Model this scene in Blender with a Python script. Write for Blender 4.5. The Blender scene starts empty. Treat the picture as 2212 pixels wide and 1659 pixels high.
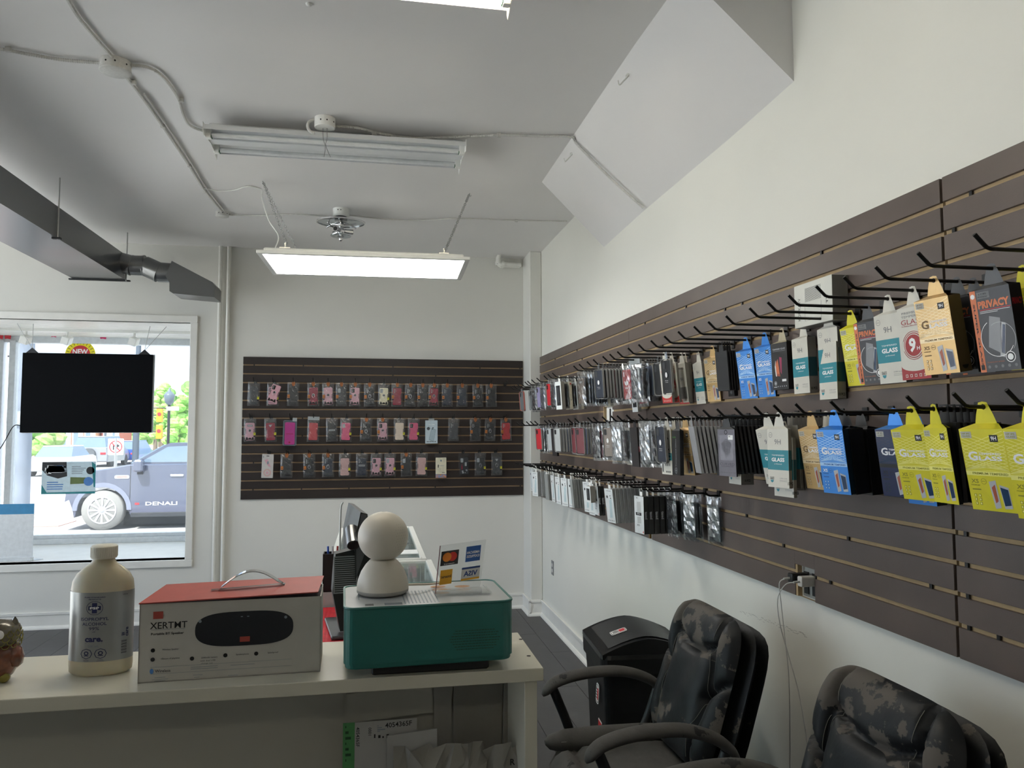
import bpy, math, random
from mathutils import Matrix, Vector, Euler
random.seed(7)
C = bpy.context.scene.collection
sc = bpy.context.scene
PI = math.pi
R_ = math.radians

# ---------------------------------------------------------------- camera, world, exposure
CAMZ = 1.584; FPX = 1639.0
yaw, pitch, roll = R_(10.378), R_(3.583), R_(-0.10)
camd = bpy.data.cameras.new('camera'); cam = bpy.data.objects.new('camera', camd); C.objects.link(cam)
camd.sensor_fit = 'HORIZONTAL'; camd.sensor_width = 36.0; camd.lens = 36.0 * FPX / 2212.0
camd.clip_start = 0.02; camd.clip_end = 600
_F = Vector((math.sin(yaw) * math.cos(pitch), math.cos(yaw) * math.cos(pitch), math.sin(pitch)))
_R0 = Vector((math.cos(yaw), -math.sin(yaw), 0)); _U0 = _R0.cross(_F)
_R = _R0 * math.cos(roll) + _U0 * math.sin(roll); _U = _U0 * math.cos(roll) - _R0 * math.sin(roll)
cam.matrix_world = Matrix(((_R.x, _U.x, -_F.x, 0), (_R.y, _U.y, -_F.y, 0), (_R.z, _U.z, -_F.z, CAMZ), (0, 0, 0, 1)))
sc.camera = cam

def at(px, py, X=None, Y=None, Z=None):
    """the real-world point where the sight line of photo pixel (px, py) meets a given plane"""
    d = _F + _R * ((px - 1106) / FPX) - _U * ((py - 829.5) / FPX)
    t = X / d.x if X is not None else Y / d.y if Y is not None else (Z - CAMZ) / d.z
    p = d * t; p.z += CAMZ
    return p

sc.view_settings.view_transform = 'Standard'; sc.view_settings.look = 'None'
sc.view_settings.gamma = 1.0; sc.view_settings.use_curve_mapping = False
sc.view_settings.exposure = 1.15
sc.cycles.use_denoising = True
sc.cycles.max_bounces = 10; sc.cycles.diffuse_bounces = 7; sc.cycles.glossy_bounces = 3
sc.cycles.transparent_max_bounces = 24; sc.cycles.sample_clamp_indirect = 6

W_ = bpy.data.worlds.new('sky'); sc.world = W_; W_.use_nodes = True
wt = W_.node_tree; wn = wt.nodes; wn.clear()
wo = wn.new('ShaderNodeOutputWorld'); wb = wn.new('ShaderNodeBackground'); wt.links.new(wb.outputs[0], wo.inputs[0])
tc = wn.new('ShaderNodeTexCoord'); mp = wn.new('ShaderNodeMapping'); mp.inputs['Scale'].default_value = (1, 1, 3.2)
nz = wn.new('ShaderNodeTexNoise'); nz.inputs['Scale'].default_value = 3.4; nz.inputs['Detail'].default_value = 6
cr = wn.new('ShaderNodeValToRGB'); cr.color_ramp.elements[0].position = 0.38; cr.color_ramp.elements[1].position = 0.62
cr.color_ramp.elements[0].color = (0.50, 0.68, 0.95, 1); cr.color_ramp.elements[1].color = (0.93, 0.97, 1.0, 1)
wt.links.new(tc.outputs['Generated'], mp.inputs[0]); wt.links.new(mp.outputs[0], nz.inputs['Vector'])
wt.links.new(nz.outputs[0], cr.inputs[0]); wt.links.new(cr.outputs[0], wb.inputs[0])
wb.inputs[1].default_value = 1.45
sun = bpy.data.lights.new('sun', 'SUN'); so = bpy.data.objects.new('sun', sun); C.objects.link(so)
sun.energy = 6.0; sun.angle = R_(3); sun.color = (1.0, 0.97, 0.92)
so.rotation_euler = Euler((R_(32), R_(-18), 0)); so.location = (0, 30, 30)
LAMP = 5.8      # strength of the light panels and tubes

# ---------------------------------------------------------------- helpers
def lin(c):
    return tuple((x / 12.92 if x <= 0.04045 else ((x + 0.055) / 1.055) ** 2.4) for x in c)
def hx(h):
    return lin(tuple(int(h[i:i + 2], 16) / 255 for i in (0, 2, 4)))
_mats = {}
def mat(name, col, rough=0.5, metal=0.0, spec=0.5, var=0.06, scale=30, bump=0.0, bscale=200, emit=0, coat=0, alpha=1, two=None, thr=(0.5, 0.56), tscale=12):
    if name in _mats: return _mats[name]
    m = bpy.data.materials.new(name); m.use_nodes = True; nt = m.node_tree; n = nt.nodes; L = nt.links
    b = n['Principled BSDF']; c = hx(col) if isinstance(col, str) else col
    b.inputs['Roughness'].default_value = rough; b.inputs['Metallic'].default_value = metal
    b.inputs['Specular IOR Level'].default_value = spec; b.inputs['Coat Weight'].default_value = coat
    t = n.new('ShaderNodeTexCoord')
    nzz = n.new('ShaderNodeTexNoise'); nzz.inputs['Scale'].default_value = scale; nzz.inputs['Detail'].default_value = 3
    L.new(t.outputs['Object'], nzz.inputs['Vector'])
    r = n.new('ShaderNodeValToRGB'); L.new(nzz.outputs[0], r.inputs[0])
    r.color_ramp.elements[0].position = 0.3; r.color_ramp.elements[1].position = 0.7
    r.color_ramp.elements[0].color = (*[x * (1 - var) for x in c], 1); r.color_ramp.elements[1].color = (*[min(1, x * (1 + var)) for x in c], 1)
    out = r.outputs[0]
    if two:
        c2 = hx(two); n2 = n.new('ShaderNodeTexNoise'); n2.inputs['Scale'].default_value = tscale; n2.inputs['Detail'].default_value = 7; n2.inputs['Roughness'].default_value = 0.62
        L.new(t.outputs['Object'], n2.inputs['Vector'])
        r2 = n.new('ShaderNodeValToRGB'); r2.color_ramp.elements[0].position = thr[0]; r2.color_ramp.elements[1].position = thr[1]
        L.new(n2.outputs[0], r2.inputs[0])
        mx = n.new('ShaderNodeMix'); mx.data_type = 'RGBA'; L.new(r2.outputs[0], mx.inputs[0]); L.new(out, mx.inputs[6]); mx.inputs[7].default_value = (*c2, 1)
        out = mx.outputs[2]
        rr = n.new('ShaderNodeMapRange'); rr.inputs[3].default_value = rough; rr.inputs[4].default_value = 0.85
        L.new(r2.outputs[0], rr.inputs[0]); L.new(rr.outputs[0], b.inputs['Roughness'])
    L.new(out, b.inputs['Base Color'])
    if emit:
        L.new(out, b.inputs['Emission Color']); b.inputs['Emission Strength'].default_value = emit
    if bump:
        nb = n.new('ShaderNodeTexNoise'); nb.inputs['Scale'].default_value = bscale; nb.inputs['Detail'].default_value = 4
        L.new(t.outputs['Object'], nb.inputs['Vector'])
        bp = n.new('ShaderNodeBump'); bp.inputs['Strength'].default_value = bump; bp.inputs['Distance'].default_value = 0.01
        L.new(nb.outputs[0], bp.inputs['Height']); L.new(bp.outputs[0], b.inputs['Normal'])
    b.inputs['Alpha'].default_value = alpha
    _mats[name] = m
    return m
def film(name, tint=(1, 1, 1), gloss=0.25, rough=0.12, haze=0.0, hazecol=(0.8, 0.82, 0.85), bump=0.0, bscale=60):
    """thin clear sheet: transparent + glossy (+ a little diffuse haze)"""
    if name in _mats: return _mats[name]
    m = bpy.data.materials.new(name); m.use_nodes = True; nt = m.node_tree; n = nt.nodes; L = nt.links; n.clear()
    o = n.new('ShaderNodeOutputMaterial'); tr = n.new('ShaderNodeBsdfTransparent'); tr.inputs[0].default_value = (*tint, 1)
    g = n.new('ShaderNodeBsdfGlossy'); g.inputs['Roughness'].default_value = rough
    fr = n.new('ShaderNodeFresnel'); fr.inputs[0].default_value = 1.45
    ma = n.new('ShaderNodeMath'); ma.operation = 'MULTIPLY_ADD'; L.new(fr.outputs[0], ma.inputs[0]); ma.inputs[1].default_value = 0.42; ma.inputs[2].default_value = gloss
    mx = n.new('ShaderNodeMixShader'); L.new(ma.outputs[0], mx.inputs[0]); L.new(tr.outputs[0], mx.inputs[1]); L.new(g.outputs[0], mx.inputs[2])
    last = mx
    if haze:
        df = n.new('ShaderNodeBsdfDiffuse'); df.inputs[0].default_value = (*hazecol, 1)
        m2 = n.new('ShaderNodeMixShader'); m2.inputs[0].default_value = haze; L.new(mx.outputs[0], m2.inputs[1]); L.new(df.outputs[0], m2.inputs[2]); last = m2
    if bump:
        t = n.new('ShaderNodeTexCoord'); nb = n.new('ShaderNodeTexNoise'); nb.inputs['Scale'].default_value = bscale; nb.inputs['Detail'].default_value = 3
        L.new(t.outputs['Object'], nb.inputs['Vector'])
        bp = n.new('ShaderNodeBump'); bp.inputs['Strength'].default_value = bump; bp.inputs['Distance'].default_value = 0.01
        L.new(nb.outputs[0], bp.inputs['Height']); L.new(bp.outputs[0], g.inputs['Normal'])
    L.new(last.outputs[0], o.inputs[0]); _mats[name] = m
    return m

_txt = {}
def textgeo(s, bold=0.0):
    k = (s, bold)
    if k in _txt: return _txt[k]
    cu = bpy.data.curves.new('t', 'FONT'); cu.body = s; cu.size = 1; cu.resolution_u = 2; cu.offset = bold; cu.align_x = 'LEFT'
    ob = bpy.data.objects.new('t', cu); me = bpy.data.meshes.new_from_object(ob)
    V = [(v.co.x, v.co.y) for v in me.vertices]; Fs = [tuple(p.vertices) for p in me.polygons]
    bpy.data.objects.remove(ob); bpy.data.curves.remove(cu); bpy.data.meshes.remove(me)
    if not V: V = [(0, 0), (1, 0), (1, 1)]; Fs = [(0, 1, 2)]
    x0 = min(v[0] for v in V); x1 = max(v[0] for v in V); y0 = min(v[1] for v in V); y1 = max(v[1] for v in V)
    _txt[k] = ([(v[0] - (x0 + x1) / 2, v[1] - (y0 + y1) / 2) for v in V], Fs, x1 - x0, y1 - y0)
    return _txt[k]

def rrect(w, h, r, n=4, cx=0, cy=0):
    pts = []
    for (sx, sy, a0) in ((1, 1, 0), (-1, 1, 90), (-1, -1, 180), (1, -1, 270)):
        for i in range(n + 1):
            a = R_(a0 + 90 * i / n)
            pts.append((cx + sx * (w / 2 - r) + r * math.cos(a), cy + sy * (h / 2 - r) + r * math.sin(a)))
    return pts
def circ(r, n=24, cx=0, cy=0, ry=None):
    ry = ry or r
    return [(cx + r * math.cos(2 * PI * i / n), cy + ry * math.sin(2 * PI * i / n)) for i in range(n)]
def frame(o, u, v, n):
    return Matrix(((u[0], v[0], n[0], o[0]), (u[1], v[1], n[1], o[1]), (u[2], v[2], n[2], o[2]), (0, 0, 0, 1)))
def T(x, y, z): return Matrix.Translation((x, y, z))
def RX(a): return Matrix.Rotation(R_(a), 4, 'X')
def RY(a): return Matrix.Rotation(R_(a), 4, 'Y')
def RZ(a): return Matrix.Rotation(R_(a), 4, 'Z')

class MB:
    def __init__(s): s.v = []; s.f = []; s.mi = []; s.sm = []; s.ms = []; s.M = Matrix()
    def add(s, V, F, m, M=None, sm=False):
        if m not in s.ms: s.ms.append(m)
        k = s.ms.index(m); b = len(s.v); MM = s.M @ M if M is not None else s.M
        s.v += [tuple(MM @ Vector(p)) for p in V]
        for f in F: s.f.append(tuple(b + i for i in f)); s.mi.append(k); s.sm.append(sm)
        return s
    def box(s, x0, y0, z0, x1, y1, z1, m, M=None, b=0):
        if x0 > x1: x0, x1 = x1, x0
        if y0 > y1: y0, y1 = y1, y0
        if z0 > z1: z0, z1 = z1, z0
        if not b:
            V = [(x0, y0, z0), (x1, y0, z0), (x1, y1, z0), (x0, y1, z0), (x0, y0, z1), (x1, y0, z1), (x1, y1, z1), (x0, y1, z1)]
            return s.add(V, [(0, 3, 2, 1), (4, 5, 6, 7), (0, 1, 5, 4), (1, 2, 6, 5), (2, 3, 7, 6), (3, 0, 4, 7)], m, M)
        def ring(i, z):
            a, c, d, e = x0 + i, x1 - i, y0 + i, y1 - i
            return [(a + b, d, z), (c - b, d, z), (c, d + b, z), (c, e - b, z), (c - b, e, z), (a + b, e, z), (a, e - b, z), (a, d + b, z)]
        return s.loft([ring(b * .6, z0), ring(0, z0 + b), ring(0, z1 - b), ring(b * .6, z1)], m, M)
    def loft(s, rings, m, M=None, sm=False, cap=True, closed=True):
        n = len(rings[0]); V = [p for r in rings for p in r]; F = []
        for j in range(len(rings) - 1):
            for i in range(n if closed else n - 1):
                a = j * n + i; c = j * n + (i + 1) % n
                F.append((a, c, c + n, a + n))
        s.add(V, F, m, M, sm)
        if cap and closed:
            s.add(rings[0], [tuple(reversed(range(n)))], m, M); s.add(rings[-1], [tuple(range(n))], m, M)
        return s
    def prism(s, poly, z0, z1, m, M=None, sm=False, c=0, cen=None):
        if not c: return s.loft([[(x, y, z0) for x, y in poly], [(x, y, z1) for x, y in poly]], m, M, sm)
        cx = sum(p[0] for p in poly) / len(poly); cy = sum(p[1] for p in poly) / len(poly)
        xs = max(abs(p[0] - cx) for p in poly); ys = max(abs(p[1] - cy) for p in poly)
        def sh(k): return [(cx + (x - cx) * (1 - k / xs), cy + (y - cy) * (1 - k / ys)) for x, y in poly]
        Rg = [[(x, y, z0) for x, y in sh(c)], [(x, y, z0 + c * .3) for x, y in sh(c * .3)], [(x, y, z0 + c) for x, y in poly],
              [(x, y, z1 - c) for x, y in poly], [(x, y, z1 - c * .3) for x, y in sh(c * .3)], [(x, y, z1) for x, y in sh(c)]]
        return s.loft(Rg, m, M, sm)
    def flat(s, poly, z, m, M=None):
        return s.add([(x, y, z) for x, y in poly], [tuple(range(len(poly)))], m, M)
    def ring(s, ro, ri, z0, z1, m, M=None, n=24):
        return s.loft([[(x, y, z0) for x, y in circ(ro, n)], [(x, y, z1) for x, y in circ(ro, n)], [(x, y, z1) for x, y in circ(ri, n)], [(x, y, z0) for x, y in circ(ri, n)], [(x, y, z0) for x, y in circ(ro, n)]], m, M, cap=False)
    def lathe(s, prof, m, M=None, n=24, sx=1, sy=1, sm=True):
        return s.loft([[(r * sx * math.cos(2 * PI * i / n), r * sy * math.sin(2 * PI * i / n), z) for i in range(n)] for r, z in prof], m, M, sm)
    def cyl(s, p, q, r, m, n=12, r2=None, M=None, sm=True):
        return s.tube([p, q], r, m, n, r2=r2, M=M, sm=sm)
    def tube(s, pts, r, m, n=8, closed=False, r2=None, M=None, sm=True, flat=1.0):
        P = [Vector(p) for p in pts]; k = len(P); rings = []; up = None
        for i in range(k):
            if closed: d = P[(i + 1) % k] - P[i - 1]
            else: d = P[min(i + 1, k - 1)] - P[max(i - 1, 0)]
            d.normalize()
            if up is None:
                up = Vector((0, 0, 1)) if abs(d.z) < .9 else Vector((1, 0, 0))
            a = d.cross(up); a.normalize(); bb = a.cross(d); up = bb
            rr = r if r2 is None else r + (r2 - r) * i / (k - 1)
            rings.append([tuple(P[i] + a * (rr * math.cos(2 * PI * j / n)) + bb * (rr * flat * math.sin(2 * PI * j / n))) for j in range(n)])
        if closed: rings.append(rings[0])
        return s.loft(rings, m, M, sm, cap=not closed)
    def text(s, t, cx, cy, z, h, m, M=None, w=None, rot=0, bold=0.0, maxw=None):
        V, F, tw, th = textgeo(t, bold); k = h / th; kx = (w / tw) if w else k
        if maxw and tw * kx > maxw: kx = maxw / tw
        ca, sa = math.cos(R_(rot)), math.sin(R_(rot))
        return s.add([(cx + x * kx * ca - y * k * sa, cy + x * kx * sa + y * k * ca, z) for x, y in V], F, m, M)
    def grid(s, fn, nu, nv, m, M=None, sm=True):
        V = [fn(i / nu, j / nv) for j in range(nv + 1) for i in range(nu + 1)]
        F = [(j * (nu + 1) + i, j * (nu + 1) + i + 1, (j + 1) * (nu + 1) + i + 1, (j + 1) * (nu + 1) + i) for j in range(nv) for i in range(nu)]
        return s.add(V, F, m, M, sm)
    def mesh(s, name):
        me = bpy.data.meshes.new(name); me.from_pydata(s.v, [], s.f)
        for m in s.ms: me.materials.append(m)
        me.polygons.foreach_set('material_index', s.mi); me.polygons.foreach_set('use_smooth', s.sm); me.update()
        return me
    def build(s, name, parent=None, label=None, cat=None, group=None, kind=None):
        o = bpy.data.objects.new(name, s.mesh(name)); C.objects.link(o)
        if parent: o.parent = parent
        return props(o, label, cat, group, kind)
def props(o, label=None, cat=None, group=None, kind=None):
    if label: o['label'] = label
    if cat: o['category'] = cat
    if group: o['group'] = group
    if kind: o['kind'] = kind
    return o
def inst(me, name, parent=None, M=None, **k):
    o = bpy.data.objects.new(name, me); C.objects.link(o)
    if parent: o.parent = parent
    if M is not None: o.matrix_local = M
    return props(o, **k)
def thing(name, label, cat, loc=(0, 0, 0), group=None, M=None, kind=None):
    o = bpy.data.objects.new(name, None); C.objects.link(o); o.empty_display_size = 0.05
    if M is not None:
        o.location = M.to_translation(); o.rotation_euler = M.to_euler()
    else: o.location = loc
    return props(o, label, cat, group, kind)
ORD = ['', 'first', 'second', 'third', 'fourth', 'fifth', 'sixth', 'seventh', 'eighth', 'ninth', 'tenth', 'eleventh', 'twelfth', 'thirteenth', 'fourteenth', 'fifteenth', 'sixteenth', 'seventeenth', 'eighteenth', 'nineteenth', 'twentieth']
def nth(i):
    if i <= 20: return ORD[i]
    t = {2: 'twenty', 3: 'thirty', 4: 'forty'}[i // 10]
    return t + '-' + ORD[i % 10] if i % 10 else {3: 'thirtieth', 4: 'fortieth'}[i // 10]

# ---------------------------------------------------------------- materials
wall_m = mat('wall paint', 'dddcd4', 0.6, bump=0.03, bscale=60, var=0.015, scale=2)
wallb_m = mat('back wall paint', 'd8d7d1', 0.6, bump=0.03, bscale=60, var=0.015, scale=2)
ceil_m = mat('ceiling paint', 'e0dedd', 0.38, bump=0.05, bscale=14, var=0.015, scale=2)
trim_m = mat('gloss trim paint', 'e2e1dc', 0.4, var=0.03, scale=9, bump=0.03, bscale=30)
white_m = mat('white enamel', 'e6e6e2', 0.35, var=0.02)
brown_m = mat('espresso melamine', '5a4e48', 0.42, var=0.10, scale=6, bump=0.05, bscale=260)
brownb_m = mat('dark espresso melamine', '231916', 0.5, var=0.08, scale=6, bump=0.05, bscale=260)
mdf_m = mat('raw fibreboard', 'a68f6c', 0.8, var=0.08, scale=40)
black_m = mat('black paint', '101011', 0.35, var=0.05)
blackp_m = mat('black plastic', '17181a', 0.45, var=0.08, scale=60, bump=0.04, bscale=500)
grey_m = mat('grey plastic', '77787a', 0.5)
steel_m = mat('zinc steel', 'b4b4b2', 0.3, metal=0.9)
chrome_m = mat('chrome', 'd8d8da', 0.08, metal=1.0)
lampon_m = mat('lit diffuser', 'fffdf6', 0.5, emit=LAMP, var=0.0)
tubeon_m = mat('lit tube', 'fff4dc', 0.5, emit=LAMP * 3.6, var=0.0)
tubefill_m = mat('added dim tube', 'fff4dc', 0.5, emit=LAMP * 2.2, var=0.0)
floor_m = mat('charcoal vinyl', '3e3c3d', 0.42, var=0.16, scale=5, bump=0.06, bscale=50)

# ---------------------------------------------------------------- room shell
H = 3.18; XR = 1.46; YB = 6.816; XL = -4.3; YF = -4.5
WX0, WX1, WZ0, WZ1 = -3.95, -1.535, 0.52, 2.515        # window opening in the back wall
YG = 8.0                                               # outer glazing line
def struct(name, mb): return mb.build(name, kind='structure')
def bx(*a, **k): return MB().box(*a, **k)
fl = struct('floor', MB().box(XL, YF, -0.12, XR, YB, -0.006, mat('subfloor', '1c1b1b', 0.9)))
PW, PL = 0.185, 1.24
mbp = MB(); mbp.box(0.001, 0.001, -0.0055, PW - 0.001, PL - 0.001, 0, floor_m, b=0.0012); plank_me = mbp.mesh('plank')
nc = int((XR - XL) / PW) + 1
for c in range(nc):
    x = XR - (c + 1) * PW
    if x < XL: continue
    y = YF + ((c * 0.41) % 1.0) * PL - PL
    while y < YB:
        if y + PL > YF and y > -1.6 or y > 0:
            s = 1.0
            if y + PL > YB: s = (YB - y) / PL
            if s > 0.02: inst(plank_me, 'plank', fl, T(x, y, 0) @ Matrix.Diagonal((1, s, 1, 1)))
        y += PL
struct('ceiling', bx(XL, YF, H, XR, YB, H + 0.12, ceil_m))
struct('wall_right', bx(XR, YF, 0, XR + 0.12, YB + 0.12, H, wall_m))
mb = MB()
LY0, LY1, LZ0, LZ1 = 0.4, 6.6, 0.2, 2.95
for a in ((XL - .12, YF, 0, XL, LY0, H), (XL - .12, LY1, 0, XL, YB + .12, H), (XL - .12, LY0, 0, XL, LY1, LZ0), (XL - .12, LY0, LZ1, XL, LY1, H)): mb.box(*a, wall_m)
struct('wall_left', mb)
struct('wall_rear', bx(XL, YF - 0.12, 0, XR, YF, H, wall_m))
mb = MB()
for a in ((XL - .12, YB, 0, WX0, YB + .12, H), (WX1, YB, 0, XR, YB + .12, H), (WX0, YB, 0, WX1, YB + .12, WZ0), (WX0, YB, WZ1, WX1, YB + .12, H)):
    mb.box(*a, wallb_m)
struct('wall_back', mb)
colx = at(1144.9, 800, Y=6.51).x
struct('trim_1', MB().box(colx, 6.51, 0, XR - .001, YB, H, wallb_m, b=0.006))            # the column in the corner
# sloped boxed soffit between ceiling and right wall
mb = MB()
def sof(y, zr, x=1.05): return [(x, y, H), (XR + .01, y, H), (XR + .01, y, zr)]
mb.loft([sof(2.4, 2.815, 1.06), sof(2.9, 2.80), sof(3.9, 2.79), sof(4.66, 2.765)], ceil_m)
struct('trim_2', mb)
def baseb(name, p, q, n):
    """baseboard of profile depth along n from p to q"""
    mb = MB(); d = Vector((q[0] - p[0], q[1] - p[1], 0)); L = d.length; d.normalize()
    F = frame((p[0], p[1], 0), (d.x, d.y, 0), (0, 0, 1), (n[0], n[1], 0))
    mb.box(0, 0, -0.001, L, 0.125, 0.012, trim_m, F); mb.box(0, 0.112, 0, L, 0.135, 0.02, trim_m, F, b=0.004)
    mb.loft([[(x, 0, 0.0), (x, 0, .03), (x, .012, .028), (x, .026, .018), (x, .03, 0)] for x in (0, L)], trim_m, F)
    return struct(name, mb)
baseb('baseboard_back', (XL, YB), (colx, YB), (0, -1))
baseb('baseboard_column', (colx, YB), (colx, 6.51 - .02), (-1, 0))
baseb('baseboard_corner', (colx - .02, 6.51), (XR, 6.51), (0, -1))
baseb('baseboard_right', (XR, 6.51), (XR, -1.2), (-1, 0))

# window: casing, deep sill, slatted recess ceiling, outer frame and panes
wmb = MB()
cw = 0.058
for a in ((WX0 - cw, WZ1, WX1 + cw, WZ1 + cw), (WX0 - cw, WZ0 - cw, WX1 + cw, WZ0), (WX1, WZ0 - .001, WX1 + cw, WZ1 + .001), (WX0 - cw, WZ0, WX0, WZ1)):
    wmb.box(a[0], YB - .022, a[1], a[2], YB + .001, a[3], trim_m, b=0.004)
win = wmb.build('window_1', kind='structure')
bx(WX0, YB, WZ0 - .04, WX1, YG + .12, WZ0, trim_m).build('sill', win)
mb = MB(); mb.box(WX0, YB, WZ1, WX1, YG + .12, WZ1 + .04, trim_m); rc = mb.build('recess_ceiling', win)
sl = MB().box(WX0, 0, WZ1 - .008, WX1, 0.085, WZ1 + .001, trim_m, b=0.003).mesh('board')
for k in range(13): inst(sl, 'ceiling_board', rc, T(0, YB + .03 + k * .092, 0))
bx(WX1, YB + .12, WZ0 - .04, WX1 + .05, YG + .12, WZ1 + .04, trim_m).build('recess_side', win)
bx(WX0 - .05, YB + .12, WZ0 - .04, WX0, YG + .12, WZ1 + .04, trim_m).build('recess_side', win)
mb = MB()
alu = mat('pale aluminium frame', 'd5dade', 0.4, metal=0.0)
for z0, z1, y0 in ((WZ0, WZ0 + .05, YG - .05), (WZ0 + .05, WZ0 + .085, YG - .02), (WZ1 - .07, WZ1, YG - .03)):
    mb.box(WX0, y0, z0, WX1, YG + .06, z1, alu, b=0.004)
mb.box(WX1 - .06, YG - .03, WZ0, WX1, YG + .06, WZ1, alu)
mb.build('outer_frame', win)
ml = at(0, 900, Y=YG).x
for x in (ml - .03, ml + .075):
    bx(x, YG - .045, WZ0 + .05, x + .055, YG + .05, WZ1 - .05, alu, b=0.005).build('mullion', win)
glass_m = film('window glass', (0.86, 0.88, 0.88), gloss=0.0, rough=0.0, haze=0.075)  # glare veil over the street painted as haze; tint dims the view
bx(ml + .1, YG + .005, WZ0 + .08, WX1 - .06, YG + .012, WZ1 - .07, glass_m).build('glass_pane', win)
bx(WX0, YG + .005, WZ0 + .08, ml - .03, YG + .012, WZ1 - .07, glass_m).build('glass_pane', win)

w2 = MB()
for a in ((LY0, LZ0 - .05, LY1, LZ0), (LY0, LZ1, LY1, LZ1 + .05), (LY0 - .05, LZ0 - .05, LY0, LZ1 + .05), (LY1, LZ0 - .05, LY1 + .05, LZ1 + .05)): w2.box(XL - .001, a[0], a[1], XL + .02, a[2], a[3], trim_m, b=.003)
win2 = w2.build('window_2', kind='structure')  # unseen side window, inferred from left daylight and enlarged to brighten the room
for y in (LY0 + 2.05, LY0 + 4.1): bx(XL - .08, y - .03, LZ0, XL - .02, y + .03, LZ1, alu).build('mullion', win2)
bx(XL - .055, LY0, LZ0, XL - .05, LY1, LZ1, film('clear side glass', (.98, .99, .99), gloss=0.0, rough=0.0)).build('glass_pane', win2)

# ---------------------------------------------------------------- slatwall panels
ZT = 2.238; PIT = 0.0762; GAP = 0.012
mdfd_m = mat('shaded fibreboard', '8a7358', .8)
def slatwall(name, label, F, L, ztop, m, cuts=(), notches=(), back=None):
    """F: frame at the panel's top left seen from the front; x to the right, y up, z out of the wall"""
    t = thing(name, label, 'slatwall', M=F)
    def spans(y0, y1):
        xs = [(0, L)]
        for (a, b, c, d) in cuts:            # x0,x1,ybottom,ytop
            if y0 < d - .004 and y1 > c + .004:
                xs = [q for (p, r) in xs for q in ((p, min(r, a)), (max(p, b), r)) if q[1] - q[0] > .005]
        return xs
    H_ = PIT * 16
    bb = MB(); ys = sorted({0, -H_} | {v for c in cuts for v in (c[2], c[3])})
    for y0, y1 in zip(ys, ys[1:]):
        for p, r in spans(y0 + .006, y1 - .006): bb.box(p, y0, 0.0005, r, y1, 0.010, back or mdf_m)
    bb.build('backing_board', t)
    for k in range(16):
        y1 = -PIT * k - (0 if k == 0 else -.006 + GAP / 2 - .0); y0 = -PIT * (k + 1) + (GAP / 2 + .006 if k < 15 else 0)
        for p, r in spans(y0, y1):
            MB().box(p, y0, 0.0065, r, y1, 0.019, m, b=0.0012).build('slat', t)
        for (a, b, c, d) in cuts:
            if y0 + .006 < d < y1 - .004: MB().box(a, d, 0.0065, b, y1, 0.019, m).build('slat', t)
            if y0 + .006 < c < y1 - .004: MB().box(a, y0, 0.0065, b, c, 0.019, m).build('slat', t)
    nm = MB()
    for x, k in notches:
        nm.box(x - .005, -PIT * k - .001, 0.0115, x + .005, -PIT * k + .013, 0.0165, black_m)
    if notches: nm.build('groove_clip', t, kind='stuff')
    return t
FR = lambda y: frame((XR - .0, y, ZT), (0, -1, 0), (0, 0, 1), (-1, 0, 0))
FB = frame((-1.10, YB, 2.2297), (1, 0, 0), (0, 0, 1), (0, -1, 0))
def Yof(px, py): return at(px, py, X=1.441).y
# cut-outs, measured along each panel from its far (left) end
Y3, Y2, Y1 = 6.583, 4.140, 1.700
h_ = lambda py, px: at(px, py, X=1.441).z - ZT
rnd = random.Random(3)
nt3 = [(rnd.uniform(.1, 2.3), k) for k in (1, 1, 2, 2, 3, 7, 12, 13, 15)]
slatwall('slatwall_panel', 'dark brown slatwall panel at the far end of the right wall, nearest the corner column', FR(Y3), Y3 - Y2 - .003, ZT, brown_m,
         cuts=((Y3 - 5.47, Y3 - 5.43, -1.22, -1.10), (Y3 - 4.64, Y3 - 4.46, -.665, -.50)), notches=nt3)
nt2 = [(.25, 1), (.8, 1), (1.35, 2), (.5, 3), (1.9, 1), (.9, 13), (1.35, 13), (2.0, 13), (.6, 14), (1.62, 14), (1.9, 15), (2.35, 14), (1.2, 2)]
slatwall('slatwall_panel', 'dark brown slatwall panel in the middle of the right wall, cut out around the outlet', FR(Y2), Y2 - Y1 - .003, ZT, brown_m,
         cuts=((Y2 - 3.86, Y2 - 3.81, -1.22, -1.09), (Y2 - 2.44, Y2 - 2.322, -1.22, h_(1223, 1735))), notches=nt2)
nt1 = [(.09, 1), (.03, 2), (.03, 12), (.03, 13), (.03, 14), (.12, 15), (.03, 15)]
slatwall('slatwall_panel', 'dark brown slatwall panel at the near end of the right wall, cropped by the frame', FR(Y1 - .006), 2.44, ZT, brown_m, notches=nt1)
ntb = [(.09, 1), (.5, 1), (1.27, 1), (2.05, 1), (2.42, 1), (1.27, 2), (1.65, 2), (.5, 7), (.5, 9), (.1, 12), (.1, 15), (.5, 15), (.9, 15), (1.25, 15), (2.42, 15), (1.65, 15), (2.05, 7)]
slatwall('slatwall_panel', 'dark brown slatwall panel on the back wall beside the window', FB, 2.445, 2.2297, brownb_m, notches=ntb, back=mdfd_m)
# pale metal trim angle left in the bottom cut-outs
for y, z0, z1 in ((5.447, 1.02, 1.13), (3.835, 1.02, 1.14), (4.475, 1.575, 1.73)):
    pass

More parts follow.
